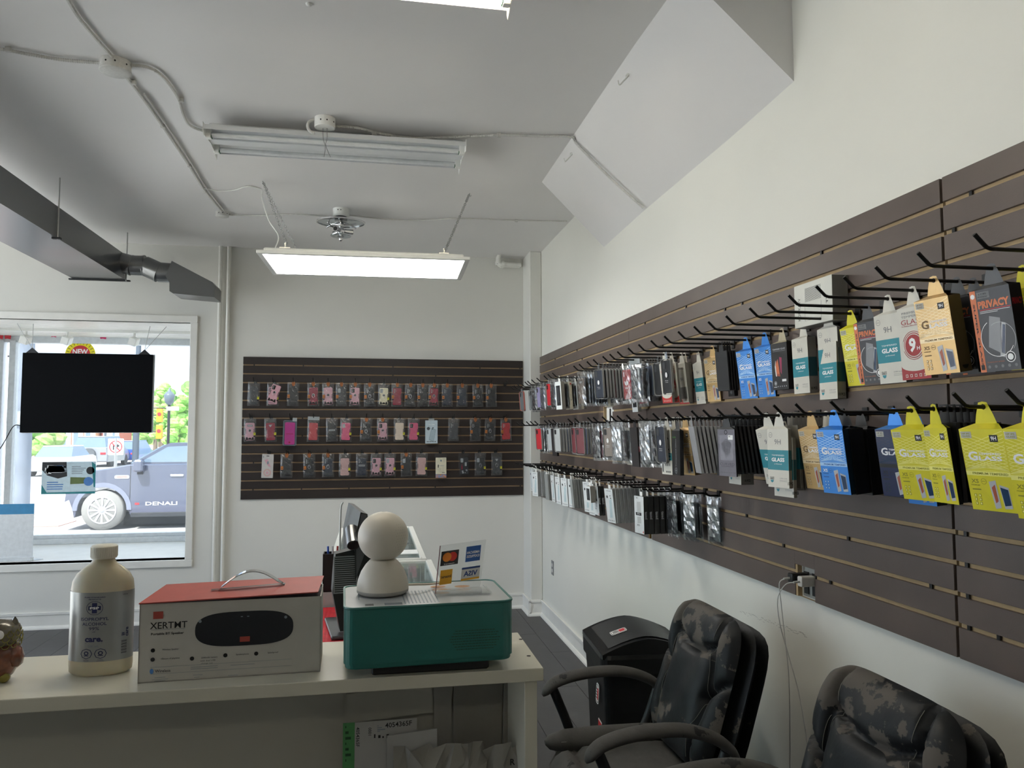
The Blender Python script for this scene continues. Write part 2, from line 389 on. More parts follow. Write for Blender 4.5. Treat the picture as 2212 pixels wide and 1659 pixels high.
# ---------------------------------------------------------------- ceiling: lights, conduits, duct
def smooth(P, n=8):
    P = [Vector(p) for p in P]; out = []
    for i in range(len(P) - 1):
        a = P[max(i - 1, 0)]; b = P[i]; c = P[i + 1]; d = P[min(i + 2, len(P) - 1)]
        for k in range(n):
            t = k / n
            out.append(0.5 * ((2 * b) + (c - a) * t + (2 * a - 5 * b + 4 * c - d) * t * t + (3 * b - a - 3 * c + d) * t ** 3))
    out.append(P[-1]); return out
def resample(P, step):
    out = [P[0]]; acc = 0
    for a, b in zip(P, P[1:]):
        L = (b - a).length
        while acc + L >= step:
            t = (step - acc) / L; a = a + (b - a) * t; out.append(a.copy()); L = (b - a).length; acc = 0
        acc += L
    out.append(P[-1]); return out
cab_m = mat('painted armoured cable', 'c9c8c4', 0.45, var=0.06, scale=80)
def flexmb(pts, r=0.008, rib=0.0045):
    P = resample(smooth(pts), rib); mb = MB(); n = 6; rings = []
    for i, p in enumerate(P):
        d = (P[min(i + 1, len(P) - 1)] - P[max(i - 1, 0)]).normalized()
        up = Vector((0, 0, 1)) if abs(d.z) < .9 else Vector((1, 0, 0)); a = d.cross(up).normalized(); b = a.cross(d)
        rr = r * (1.0 if i % 2 else 0.8)
        rings.append([tuple(p + a * rr * math.cos(2 * PI * j / n) + b * rr * math.sin(2 * PI * j / n)) for j in range(n)])
    return mb.loft(rings, cab_m)
def cpx(L, z=H - .011): return [at(x, y, Z=z) for x, y in L]
def cable(name, label, pts, r=0.008, clips=()):
    o = flexmb(pts, r).build(name, None, label, 'cable')
    for c in clips:
        MB().box(c.x - .012, c.y - .007, H - .0215, c.x + .012, c.y + .007, H - .0005, cab_m, b=.002).build('cable_clip', o)
    return o
cable('armoured_cable', 'flexible cable on the ceiling running out of frame at the left edge', cpx([(-60, 104), (0, 106), (60, 117), (140, 130), (222, 136)]), clips=cpx([(18, 107)]))
cable('armoured_cable', 'flexible cable from the round junction box to the top left corner', cpx([(125, -40), (165, 30), (205, 80), (242, 122)]))
cable('armoured_cable', 'flexible cable from junction box curving down to the strip light', cpx([(283, 141), (320, 146), (352, 166), (383, 208), (395, 245), (412, 272), (455, 288)]), clips=cpx([(391, 216)]))
p0 = cpx([(268, 160), (300, 200), (350, 270), (405, 352), (440, 408), (478, 455)])
cable('armoured_cable', 'long straight flexible cable between the round and the small junction box', p0, 0.009, clips=cpx([(288, 178), (352, 272), (410, 358), (443, 414)]))
cable('armoured_cable', 'second flexible cable alongside the long straight ceiling cable', [Vector((p.x + .022, p.y + .006, p.z)) for p in p0[1:]], 0.006)
cable('armoured_cable', 'flexible cable from open ceiling box rightwards to the sloped soffit',
      cpx([(722, 273), (770, 276), (815, 287), (885, 298), (960, 297), (1080, 292), (1160, 294), (1233, 296)]) + [Vector((1.075, 3.90, H - .04)), Vector((1.25, 3.885, 2.965)), Vector((1.44, 3.875, 2.80))], clips=cpx([(808, 287), (1078, 292)]))
cable('armoured_cable', 'thin flexible cable along the far ceiling up to the chrome lamp', cpx([(492, 464), (560, 466), (640, 463), (725, 470)]), 0.006, clips=cpx([(602, 464)]))
cable('armoured_cable', 'thin flexible cable from chrome lamp to the right wall corner', cpx([(755, 465), (830, 473), (905, 476), (1000, 472), (1110, 476), (1225, 478)]), 0.006, clips=cpx([(1115, 477)]))
MB().tube(smooth(cpx([(440, 406), (470, 412), (505, 411), (535, 403), (566, 410)]) + [Vector((-.70, 4.9, 3.05)), Vector((-.63, 4.7, 2.86)), Vector((-.56, 4.6, 2.74)), Vector((-.575, 4.55, 2.645))]), .004, white_m, 6).build(
    'lamp_cord', None, 'thin white cord running down the chain to the hanging panel light', 'cord')
def jbox(c, r, h, label, lid=True):
    t = thing('junction_box', label, 'junction box', (c.x, c.y, H - h))
    MB().lathe([(r, h), (r, 0.004), (r * .97, 0), (0.001, 0) if lid else (r * .9, 0)], cab_m if lid else white_m, n=28).build('housing', t)
    if lid: MB().lathe([(r * 1.03, .004), (r * 1.03, -.001), (r * .98, -.003), (.001, -.003)], cab_m, n=28).build('cover_plate', t)
    mb = MB()
    for a in (250, 285, 330): 
        mb.cyl((r * .98 * math.cos(R_(a)), r * .98 * math.sin(R_(a)), h * .5), (r * 1.01 * math.cos(R_(a)), r * 1.01 * math.sin(R_(a)), h * .5), .004, black_m, 8)
    mb.build('knockout', t); return t
c1 = at(250, 133, Z=H); jbox(c1, .062, .045, 'large round white junction box on the ceiling where cables meet')
c3 = at(480, 458, Z=H); jbox(c3, .045, .032, 'small round junction box at the far end of the long ceiling cable')
c2 = at(702, 256, Z=H); jb = jbox(c2, .052, .05, 'open round ceiling box with loose wires above the strip light', lid=False)
MB().tube(smooth([(-.01, 0, .02), (-.008, .01, -.05), (.004, 0, -.1), (-.002, 0, -.15)]), .0014, grey_m, 5).tube(smooth([(.01, 0, .02), (.012, 0, -.05), (.006, 0, -.09), (.03, 0, -.15)]), .0014, grey_m, 5).build('loose_wire', jb)
MB().tube([(-.05 - .035 * math.sin(a / 10 * PI), 0, .04 - .035 * (1 - math.cos(a / 10 * PI)) / 1) for a in range(11)], .008, cab_m).build('conduit_elbow', jb)

refl_m = mat('white reflector enamel', 'd4d6d8', 0.3, var=0.02)
green_m = mat('green socket tab', '1d5c3c', 0.5)
def strip_light(label, x0, x1, yc, lit):
    t = thing('strip_light', label, 'light fixture', ((x0 + x1) / 2, yc, H)); L = (x1 - x0) / 2
    MB().box(-L, -.036, -.085, L, .036, 0.0, refl_m, b=.003).build('channel', t)
    for s in (-1, 1):
        m = MB()
        m.loft([[(x, s * .035, -.048), (x, s * .172, -.062), (x, s * .176, -.085), (x, s * .174, -.085), (x, s * .170, -.059), (x, s * .035, -.044)] for x in (-L, L)], refl_m)
        m.build('reflector', t)
        tm = tubefill_m if lit == 2 else tubeon_m if lit else mat('unlit tube', 'dcdedf', .25)
        MB().cyl((-L + .03, s * .105, -.088), (L - .03, s * .105, -.088), .013, tm, 14).build('tube', t)
        for e in (-1, 1):
            MB().box(e * L - e * .028, s * .09, -.108, e * L, s * .12, -.055, white_m, b=.003).box(e * L - e * .031, s * .092, -.105, e * L - e * .027, s * .118, -.092, green_m).build('socket', t)
    for e in (-1, 1):
        pl = [(-.178, -.05), (.178, -.05), (.178, -.10), (.165, -.125), (.10, -.10), (0, -.09), (-.10, -.10), (-.165, -.11), (-.178, -.09)]
        MB().prism(pl, 0, .003, white_m, frame((e * L, 0, 0), (0, 1, 0), (0, 0, 1), (1, 0, 0))).build('end_plate', t)
    return t
strip_light('unlit white strip light with two tubes fixed to the ceiling', -.85, .47, 4.09, False)
strip_light('lit white strip light on the ceiling, cropped by the top of frame', -.86, .46, 2.425, True)

strip_light('dim strip light added on the unseen ceiling behind the camera', -.86, .46, -2.2, 2)  # added out of view to brighten faces turned to the camera
pl = thing('panel_light', 'lit rectangular LED panel light hanging on chains', 'light fixture', (-.045, 4.735, 2.60), M=T(-.045, 4.735, 2.60) @ RZ(-1.5))
PXh, PYh = .61, .305
m = MB()
for a in ((-PXh, -PYh, PXh, -PYh + .03), (-PXh, PYh - .03, PXh, PYh), (-PXh, -PYh + .03, -PXh + .03, PYh - .03), (PXh - .03, -PYh + .03, PXh, PYh - .03)):
    m.box(a[0], a[1], 0, a[2], a[3], .018, white_m, b=.002)
m.build('frame', pl)
bx(-PXh + .028, -PYh + .028, .004, PXh - .028, PYh - .028, .008, lampon_m).build('diffuser', pl)
bx(-PXh + .035, -PYh + .03, .0185, PXh - .035, PYh - .03, .04, white_m, b=.006).build('housing', pl)
for x in (-.46, .46):
    MB().box(x - .03, -.25, .04, x + .03, -.19, .052, steel_m).box(x - .004, -.24, .05, x + .004, -.23, .08, steel_m).build('bracket', pl)
def chain(p, q, mb):
    p = Vector(p); q = Vector(q); d = (q - p); n = int(d.length / .019); d.normalize()
    a = d.cross(Vector((0, 1, .1))).normalized(); b = a.cross(d)
    for i in range(n + 1):
        c = p + d * (i * .019 + .0); u, v = (a, b) if i % 2 else (b, a)
        mb.tube([tuple(c + d * (.0125 * math.cos(2 * PI * k / 8)) + u * (.0065 * math.sin(2 * PI * k / 8))) for k in range(8)], .0017, steel_m, 4, closed=True)
cl = at(568, 393, Z=H - .004); cr_ = at(1014, 419, Z=H - .004)
for lab, c, xx in (('left chain pair holding up the lit panel light', cl, -.50), ('right chain pair holding up the lit panel light', cr_, .415)):
    t = thing('hanging_chain', lab, 'chain', tuple(c)); 
    for k, dy in enumerate((-.20, .05)):
        mb = MB(); chain((0, 0, 0), (xx + (.0 if xx > 0 else k * .05) - c.x, 4.735 + dy - c.y, 2.665 - c.z), mb); mb.build('chain', t)
    MB().tube([(0, 0, .004), (0, 0, -.01), (.008, 0, -.018), (.012, 0, -.008)], .002, steel_m, 5).build('ceiling_hook', t)

# chrome ceiling lamp with glass discs
c = at(737, 452, Z=H)
t = thing('ceiling_lamp', 'chrome ceiling lamp with glass discs and small spot heads', 'light fixture', (c.x, c.y, H))
MB().lathe([(.058, 0), (.058, -.055), (.05, -.058)], white_m, n=28).cyl((-.02, -.057, -.02), (-.02, -.0595, -.02), .004, black_m, 8).cyl((.0, -.057, -.02), (0, -.0595, -.02), .004, black_m, 8).build('ceiling_box', t)
MB().cyl((0, 0, -.05), (0, 0, -.09), .045, blackp_m, 16).build('neck', t)
gd = film('lamp glass', (.86, .9, .92), gloss=.22, rough=.08)
MB().lathe([(.02, -.10), (.10, -.105), (.165, -.098), (.172, -.092), (.165, -.092), (.02, -.095)], gd, n=36, M=RX(3)).build('glass_disc', t)
m = MB()
m.ring(.174, .166, -.10, -.092, chrome_m, RX(3), 36)
for k in range(3):
    a = k * 2 * PI / 3 + .5; ca, sa = math.cos(a), math.sin(a)
    m.tube([(.02 * ca, .02 * sa, -.11), (.07 * ca, .07 * sa, -.10), (.12 * ca, .12 * sa, -.12)], .006, chrome_m)
m.build('ring', t)
MB().lathe([(.001, -.09), (.018, -.1), (.022, -.12), (.012, -.135), (.03, -.15), (.032, -.165), (.014, -.18), (.01, -.2), (.018, -.215), (.008, -.23), (.001, -.235)], chrome_m, n=20).build('stem', t)
for k in range(3):
    a = k * 2 * PI / 3 + .1; ca, sa = math.cos(a), math.sin(a)
    MB().cyl((.025 * ca, .025 * sa, -.158), (.085 * ca, .085 * sa, -.162), .015, chrome_m, 14, r2=.019).cyl((.0855 * ca, .0855 * sa, -.162), (.087 * ca, .087 * sa, -.162), .015, black_m, 14).build('spot_head', t)
MB().lathe([(.01, -.185), (.05, -.2), (.072, -.197), (.074, -.194), (.05, -.195), (.01, -.18)], gd, n=28).build('glass_disc', t)
MB().tube(smooth([(-.03, -.02, -.06), (-.075, -.03, -.085), (-.08, -.03, -.12), (-.045, -.02, -.145)]), .003, black_m, 6).build('wire', t)

# hooks on the soffit, small screws on the ceiling
def wallhook(p, n, label):
    n = Vector(n).normalized(); d = Vector((-.35, 0, -1)).normalized()
    MB().lathe([(.014, 0), (.012, .006), (.001, .008)], white_m, M=frame(p, Vector((0, 1, 0)).cross(n), (0, 1, 0), n) if 0 else T(*p)).tube(smooth([tuple(Vector(p)), tuple(Vector(p) + n * .03), tuple(Vector(p) + n * .035 + Vector((-.02, 0, -.02))), tuple(Vector(p) + n * .03 + Vector((-.03, 0, -.005)))]), .0035, white_m, 8).build('ceiling_hook', None, label, 'hook')
ns = (-.66, 0, -.75)
def sofp(px, py):
    # intersection with the sloped soffit face through (1.05,3.18)-(1.46,2.80)
    d = _F + _R * ((px - 1106) / FPX) - _U * ((py - 829.5) / FPX); nn = Vector((.38, 0, .41)); q = Vector((1.05, 0, H)) - Vector((0, 0, CAMZ))
    return d * (nn.dot(q) / nn.dot(d)) + Vector((0, 0, CAMZ))
wallhook(tuple(sofp(1358, 163)), ns, 'white hook on the sloped soffit, nearer and larger one')
wallhook(tuple(sofp(1236, 333)), ns, 'white hook on the sloped soffit near the far end')
p = at(667, 8, Z=H); MB().lathe([(.012, 0), (.01, -.006), (.001, -.007)], white_m, M=T(*p)).build('ceiling_hook', None, 'tiny white screw plate on ceiling near top of frame', 'screw')

# ductwork
duct_m = mat('dark grey duct enamel', '2c2f33', 0.28, var=0.05, scale=3, bump=0.03, bscale=4)
duct_m.node_tree.nodes['Principled BSDF'].inputs['IOR'].default_value = 2.9
t = thing('air_duct', 'long dark grey rectangular air duct hanging below the ceiling at left', 'air duct', (-2.155, 6.47, 2.80))
MB().box(-.195, -5.2, 0, .195, 0, .2, duct_m).build('duct_body', t)
MB().box(-.22, -.012, -.012, .23, .012, -.001, blackp_m).build('trapeze_bar', t)
MB().box(.175, -1.372, -.012, .225, -1.348, -.001, blackp_m).build('duct_clamp', t)
for y in (-1.36, -.02):
    MB().cyl((.205, y, -.012), (.205, y, .38), .005, steel_m, 6).build('hanger_rod', t)
t = thing('duct_elbow', 'dark segmented round duct elbow ending in a flared outlet boot', 'air duct', (-1.96, 6.40, 2.9))
P = [Vector(at(x, y, Y=6.4)) for x, y in ((258, 566), (284, 573), (312, 574), (343, 588), (374, 590))]
loc = Vector((-1.96, 6.40, 2.9)); 
for i in range(4):
    MB().tube([tuple(P[i] - loc), tuple(P[i + 1] - loc)], .079, duct_m, 20).tube([tuple(P[i + 1] - loc - (P[i + 1] - P[i]).normalized() * .006), tuple(P[i + 1] - loc + (P[i + 1] - P[i]).normalized() * .006)], .083, duct_m, 20).build('elbow_segment', t)
q = [at(x, y, Y=6.4) - loc for x, y in ((380, 571), (466, 616), (471, 623), (470, 648), (383, 640), (375, 635), (375, 617), (367, 603))]
MB().loft([[(p.x, y, p.z) for p in q] for y in (-.13, .13)], duct_m).build('outlet_boot', t)

# vertical pipes on the back wall, drain pipe near the column
pipe_m = mat('painted pipe', 'dcdbd4', 0.4, var=.03)
for x, l in ((-1.300, 'left of two thin white vertical pipes beside the window'), (-1.232, 'right of two thin white vertical pipes beside the window')):
    MB().cyl((x, YB - .028, 0), (x, YB - .028, H), .017, pipe_m, 16).build('vertical_pipe', None, l, 'pipe')
t = thing('drain_pipe', 'white pair of drain pipes with elbow entering the corner column', 'pipe', (1.11, 6.7, 3.1))
for y, dz in ((0, 0), (.06, 0.01)):
    MB().tube(smooth([(0, y, .08), (0, y, .03), (0.005, y, .01), (.02, y, 0.0), (.05, y, 0)], 4) , .019, pipe_m, 14).cyl((.05, y, 0), (.20, y, -.004), .017, pipe_m, 14).build('pipe_run', t)
    MB().cyl((0, y, .035), (0, y, .0), .025, pipe_m, 14).cyl((.02, y, 0), (.045, y, 0), .025, pipe_m, 14).build('coupling', t)

# ---------------------------------------------------------------- things in the window recess
YT = 7.05
a, b = at(50, 762, Y=YT), at(326, 934, Y=YT)
t = thing('display_screen', 'black hanging display screen seen from behind in the window', 'screen', ((a.x + b.x) / 2, YT, b.z))
w = (b.x - a.x) / 2; h = a.z - b.z
MB().box(-w, -.012, 0, w, .02, h, mat('satin black back', '050609', .6, spec=.08), b=.004).build('back_panel', t)
MB().box(-w - .004, .02, -.004, w + .010, .034, h + .004, mat('pale edge band', 'b9bcc2', .4), b=.003).build('bezel', t)
for s in (-1, 1):
    x = s * (w - .07)
    MB().prism([(x - .05, h - .002), (x + .05, h - .002), (x, h + .045)], -.012, .004, black_m, frame((0, 0, 0), (1, 0, 0), (0, 0, 1), (0, -1, 0))).build('hanging_bracket', t)
    for tx in ((-.13 if s < 0 else .18), (-.0 if s < 0 else .04)):
        MB().cyl((x, .0, h + .035), (x + tx, .0, WZ1 - b.z), .0025, steel_m, 6).build('suspension_wire', t)
MB().tube(smooth([(-w + .0, 0, .06), (-w - .05, -.01, .05), (-w - .12, -.02, -.1), (-w - .22, -.03, -.28), (-w - .3, -.03, -.5)]), .004, black_m, 6).build('power_cord', t)

t = thing('flyer_board', 'white cardboard flyer holder with blue top band standing on the window sill', 'display board', (-2.90, 7.0, WZ0))
fb, fr_ = mat('flyer card', 'dfe3e6', .5), mat('flyer blue', '2f86b8', .45)
MB().box(-.16, 0, .03, .125, .006, .47, fb).build('board', t)
MB().box(-.16, -.001, .385, .125, 0, .47, fr_).build('top_band', t)
MB().box(-.16, -.02, .0, .125, .03, .03, fb, b=.004).prism([(.10, -.03), (.17, .0), (.19, .05), (.10, .09)], 0, .004, film('clear acrylic', gloss=.15, rough=.03, haze=.08)).build('base', t)
q = at(143, 700, Y=7.4)
tr = thing('light_track', 'white track along the window recess ceiling carrying spot heads', 'light fixture', (-2.7, 7.4, WZ1))
bx(-1.1, -.018, -.03, 1.1, .018, -.001, white_m).build('rail', tr)
for i, px in enumerate((57, 146, 291)):
    p = at(px, 712, Y=7.4)
    t = thing('track_spot', ['leftmost white spot head on the window track', 'middle white spot head on the window track', 'rightmost white spot head on the window track'][i], 'spotlight', (p.x, 7.4, WZ1 - .03), 'white spot heads on the window track')
    MB().cyl((0, 0, 0), (0, 0, -.04), .009, white_m, 10).build('stem', t)
    MB().box(-.035, -.045, -.05, .035, .045, .02, white_m, M=T(0, 0, -.06) @ RY(20) @ RX(15), b=.006).build('head', t)
    MB().cyl((0, 0, -.0502), (0, 0, -.052), .026, grey_m, 16, M=T(0, 0, -.06) @ RY(20) @ RX(15)).build('lens', t)
red_m = mat('red tape', 'c8283a', .5); pink_m = mat('pink tape', 'd0306c', .5)
for i, (x0, x1, y0, y1, m_, l) in enumerate(((-6, 8, 712, 733, red_m, 'large red pennant at the far left of the window top'), (9, 25, 714, 733, red_m, 'red pennant on the white window mullion'), (109, 123, 717, 729, pink_m, 'small pink pennant left of the yellow round sign'), (215, 231, 718, 733, pink_m, 'pink pennant right of the yellow round sign'), (312, 325, 720, 731, red_m, 'small red pennant above the right end of the hanging screen'), (403, 409, 721, 728, red_m, 'tiny red pennant in the top right corner of window'))):
    p = at(x0, y0, Y=YG - .06); q = at(x1, y1, Y=YG - .06)
    MB().prism([(p.x, p.z), (q.x, p.z - .004), (q.x - .008, q.z), ((p.x + q.x) / 2, q.z + .006), (p.x + .01, q.z + .003)], 0, .002, m_, frame((0, YG - .06, 0), (1, 0, 0), (0, 0, 1), (0, -1, 0))).build('pennant', None, l, 'flag', 'pennants along the top of the window')
# NEW sticker sign on the glass
c = at(173, 766, Y=YG - .02); S = frame((c.x, YG - .012, c.z), (1, 0, 0), (0, 0, 1), (0, -1, 0)); rr = (at(206, 766, Y=YG).x - at(140, 766, Y=YG).x) / 2
t = thing('round_sign', 'yellow round sign with red centre stuck on the window above the screen', 'sign', M=S)
yel = mat('sign yellow', 'f2e21a', .5); wht = mat('print white', 'f4f4f4', .5); blk = mat('print black', '15161a', .5); redp = mat('print red', 'cf2a33', .5)
MB().prism(circ(rr, 40), 0, .003, yel).build('disc', t)
m = MB(); m.flat(circ(rr * .66, 36), .0036, redp)
for k in range(24):
    a_ = k * 2 * PI / 24; m.add([(rr * .74 * math.cos(a_ - .02), rr * .74 * math.sin(a_ - .02), .0036), (rr * .94 * math.cos(a_ - .02), rr * .94 * math.sin(a_ - .02), .0036), (rr * .94 * math.cos(a_ + .02), rr * .94 * math.sin(a_ + .02), .0036), (rr * .74 * math.cos(a_ + .02), rr * .74 * math.sin(a_ + .02), .0036)], [(0, 1, 2, 3)], blk)
m.text('NEW', 0, rr * .22, .0042, rr * .36, wht, bold=.03, w=rr * 1.0); m.build('lettering', t)
# poster on the glass
a, b = at(91, 998, Y=YG - .02), at(205, 1066, Y=YG - .02)
t = thing('window_poster', 'small colourful printed poster stuck on the glass below the screen', 'poster', M=frame((a.x, YG - .015, b.z), (1, 0, 0), (0, 0, 1), (0, -1, 0)))
w, h = b.x - a.x, a.z - b.z
MB().box(0, 0, 0, w, h, .002, mat('poster paper', 'c9dbe4', .5)).build('sheet', t)
m = MB(); teal_d = mat('poster teal', '1f7f86', .5); ol = mat('poster olive', '5f6f3a', .5); bl_ = mat('poster blue', '4a7fc0', .5); gr_ = mat('poster grey', '7f8a94', .5)
rp = random.Random(5)
m.prism([(0, h), (w * .45, h), (w * .47, h * .55), (w * .3, h * .48), (w * .1, h * .58), (0, h * .75)], .002, .0024, blk)
m.prism([(w * .53, h * .3), (w * .9, h * .32), (w * .88, h * .5), (w * .53, h * .52)], .002, .0024, ol)
for k in range(16): m.box(rp.uniform(.03, .42) * w, rp.uniform(.62, .9) * h, .0024, rp.uniform(.03, .42) * w + .02, rp.uniform(.62, .9) * h, .0028, rp.choice([wht, gr_, bl_]))
for k in range(5): m.box(w * .55, h * (.62 + k * .055), .0024, w * rp.uniform(.7, .85), h * (.64 + k * .055), .0027, gr_)
for k in range(4): m.box(w * .1, h * (.14 + k * .07), .0024, w * rp.uniform(.3, .42), h * (.17 + k * .07), .0027, bl_)
m.prism(circ(h * .14, 18, w * .87, h * .38), .0024, .003, bl_); m.prism(circ(h * .12, 18, w * .9, h * .72), .0024, .003, blk)
m.prism([(0, 0), (w, 0), (w, h * .07), (w * .1, h * .05), (0, h * .3)], .002, .0024, teal_d)
m.prism([(w * .92, h), (w, h * .9), (w, h * .2), (w * .97, h * .2)], .0024, .003, teal_d)
m.build('printing', t)

# ---------------------------------------------------------------- outside: street, truck, cars, buildings, trees
ZG = -0.4
asph = mat('sunlit asphalt', 'a9a7a6', .85, var=.08, scale=1.2, bump=.05, bscale=60)
conc = mat('pale concrete', 'd9d6cf', .85, var=.05, scale=2)
struct('ground_street', bx(-120, YG + 3.2, ZG - .3, 70, 150, ZG, asph))
struct('ground_side', bx(-40, -30, ZG - .3, XL - .3, YG + .1, ZG + .1, mat('pale bounce ground', 'eae8e2', .85, var=.04, scale=2)))  # unseen ground, made pale to bounce daylight up through the side window
struct('ground_sidewalk', bx(-60, YG + .18, ZG - .3, 60, YG + 3.2, ZG + .1, conc))
t = thing('crosswalk', 'brick red and white crosswalk bands painted across the street', 'road marking', (-6, 13, ZG))
bk = mat('worn brick red', 'b98a80', .85, var=.12, scale=4); rw = mat('road white', 'f0efec', .8)
for y0, y1, m_, x0, x1 in ((-1.5, -1.0, rw, -9, 9), (-.9, -.3, bk, -9, 3), (.1, .7, bk, -9, 2), (1.1, 1.35, rw, -9, 9), (1.8, 2.6, bk, -9, 1.2), (4.6, 5.6, bk, -14, -.5), (6.8, 7.0, rw, -16, 8), (8.5, 11, bk, -18, -4), (13, 13.3, rw, -30, 8), (18, 20, rw, -40, -9)):
    bx(x0, y0, .001, x1, y1, .012, m_).build('band', t)
def truck():
    Y0 = 16.8; W = 1.95; pm = mat('slate blue car paint', '4c5266', .22, coat=.6, var=.03, scale=2); gl = mat('tinted car glass', '6f8293', .06, spec=.8)
    dk = mat('car underside', '2a2c30', .7); al = mat('grey alloy', 'c3c6ca', .3, metal=.6); ty = mat('tyre rubber', '8b8a86', .9); cm = mat('car chrome trim', 'cfd2d6', .2, metal=.8)
    t = thing('pickup_truck', 'dark slate blue pickup truck parked just outside the window', 'truck', (-5.4, Y0, ZG)); ox, oz = -5.4, ZG
    F = frame((0, 0, 0), (1, 0, 0), (0, 0, 1), (0, -1, 0))       # x along, y up, z towards the shop
    def P(px, py): 
        p = at(px, py, Y=Y0); return (p.x - ox, p.z - oz)
    r = .40; wx = 0.0; wx2 = 3.75; wz = .40
    def arch(cx, R, n=12): return [(cx - R * math.cos(PI * k / n), wz + R * math.sin(PI * k / n)) for k in range(n + 1)]
    body = [(-.72, .30), (-.70, .62), (-.66, .98), (-.60, 1.16), (.05, 1.24), (.44, 1.31), (.52, 1.32), (3.1, 1.34), (3.1, 1.36), (5.1, 1.36), (5.16, .55), (5.1, .42), (4.25, .36)]
    body += list(reversed(arch(wx2, .49))) + [(3.25, .30), (.55, .27)] + list(reversed(arch(wx, .49))) + [(-.5, .28)]
    b2 = [(x, y) for x, y in body]
    m = MB(); m.loft([[(x, y * (.995), -W) for x, y in b2], [(x, y, -W + .05) for x, y in b2], [(x, y, -.05) for x, y in b2], [(x + .0, y if y < 1.1 else y - .02, 0) for x, y in b2]], pm, F); m.build('body', t)
    cab = [(.46, 1.30), (1.15, 1.72), (1.25, 1.76), (2.75, 1.77), (2.98, 1.70), (3.08, 1.32)]
    MB().loft([[(x, y, z) for x, y in cab] for z in (-W + .12, -.12)], pm, F).build('cab_roof', t)
    for gx in ([(.66, 1.36), (1.2, 1.68), (1.62, 1.70), (1.62, 1.36)], [(1.70, 1.36), (1.70, 1.70), (2.68, 1.69), (2.86, 1.36)]):
        MB().prism(gx, -.125, -.112, gl, F).build('side_window', t)
    MB().prism([(.50, 1.335), (1.13, 1.715), (1.10, 1.72), (.46, 1.34)], -W + .16, -.17, gl, F).build('windscreen', t)
    for cx in (wx, wx2):
        for zz in (0, -W + .26):
            wl = MB(); wl.lathe([(.26, -.02), (.385, -.015), (.405, .02), (.405, .2), (.385, .24), (.1, .24)], ty, M=F @ T(cx, wz, zz - .24) @ T(0, 0, 0), n=32)
            whl = wl.build('wheel', t)
            if zz == 0:
                s = MB(); s.ring(.275, .25, -.02, .012, al, F @ T(cx, wz, 0), 32); s.lathe([(.05, .01), (.045, .02), (.001, .022)], al, M=F @ T(cx, wz, 0), n=16)
                for k in range(12):
                    a_ = k * PI / 6; c_, s_ = math.cos(a_), math.sin(a_); pr = (-s_ * .016, c_ * .016)
                    s.add([(.04 * c_ + pr[0], .04 * s_ + pr[1], .012), (.04 * c_ - pr[0], .04 * s_ - pr[1], .012), (.26 * c_ - pr[0] * 1.5, .26 * s_ - pr[1] * 1.5, .006), (.26 * c_ + pr[0] * 1.5, .26 * s_ + pr[1] * 1.5, .006)], [(0, 1, 2, 3)], al, F @ T(cx, wz, 0))
                s.build('alloy_rim', whl)
        MB().loft([[(cx + R * c_[0], wz + R * c_[1], z) for (c_, R, z) in ((c, .47, -.02), (c, .56, -.005), (c, .56, .02), (c, .47, .02))] for c in [(-math.cos(PI * k / 14), math.sin(PI * k / 14)) for k in range(15)]], mat('grey wheel flare', '767c8e', .4), F, cap=True).build('wheel_flare', t)
    MB().prism([(-.8, .28), (-.74, .56), (-.62, .62), (-.55, .42), (-.52, .26)], -W, .01, cm, F).build('front_bumper', t)
    MB().prism(rrect(.28, .07, .03, cx=.36, cy=1.07), .0, .012, cm, F).prism(rrect(.2, .03, .012, cx=.36, cy=1.07), .012, .016, mat('badge red', 'c08078', .4), F).build('fender_vent', t)
    for x in (.52, 1.66, 2.72): bx(x - .006, -.003, .34, x + .006, .003, 1.3, dk).build('door_seam', t)
    for x in (1.42, 2.5): MB().box(x - .13, -.03, 1.07, x + .13, -.001, 1.11, cm, b=.01).build('door_handle', t)
    MB().box(.62, -.22, 1.18, .80, -.02, 1.42, pm, b=.03).box(.66, -.06, 1.12, .76, 0, 1.2, dk).build('side_mirror', t)
    MB().box(.55, -.04, .25, 3.2, .05, .34, dk, b=.01).build('running_board', t)
    MB().text('DENALI', 1.13, .52, .006, .075, cm, F, w=.62, bold=.03).box(.62, -.006, .5, .7, -.003, .54, redp).build('lettering', t)
    MB().box(.3, .4, .05, 3.4, W - .4, .3, dk).build('chassis', t)
truck()
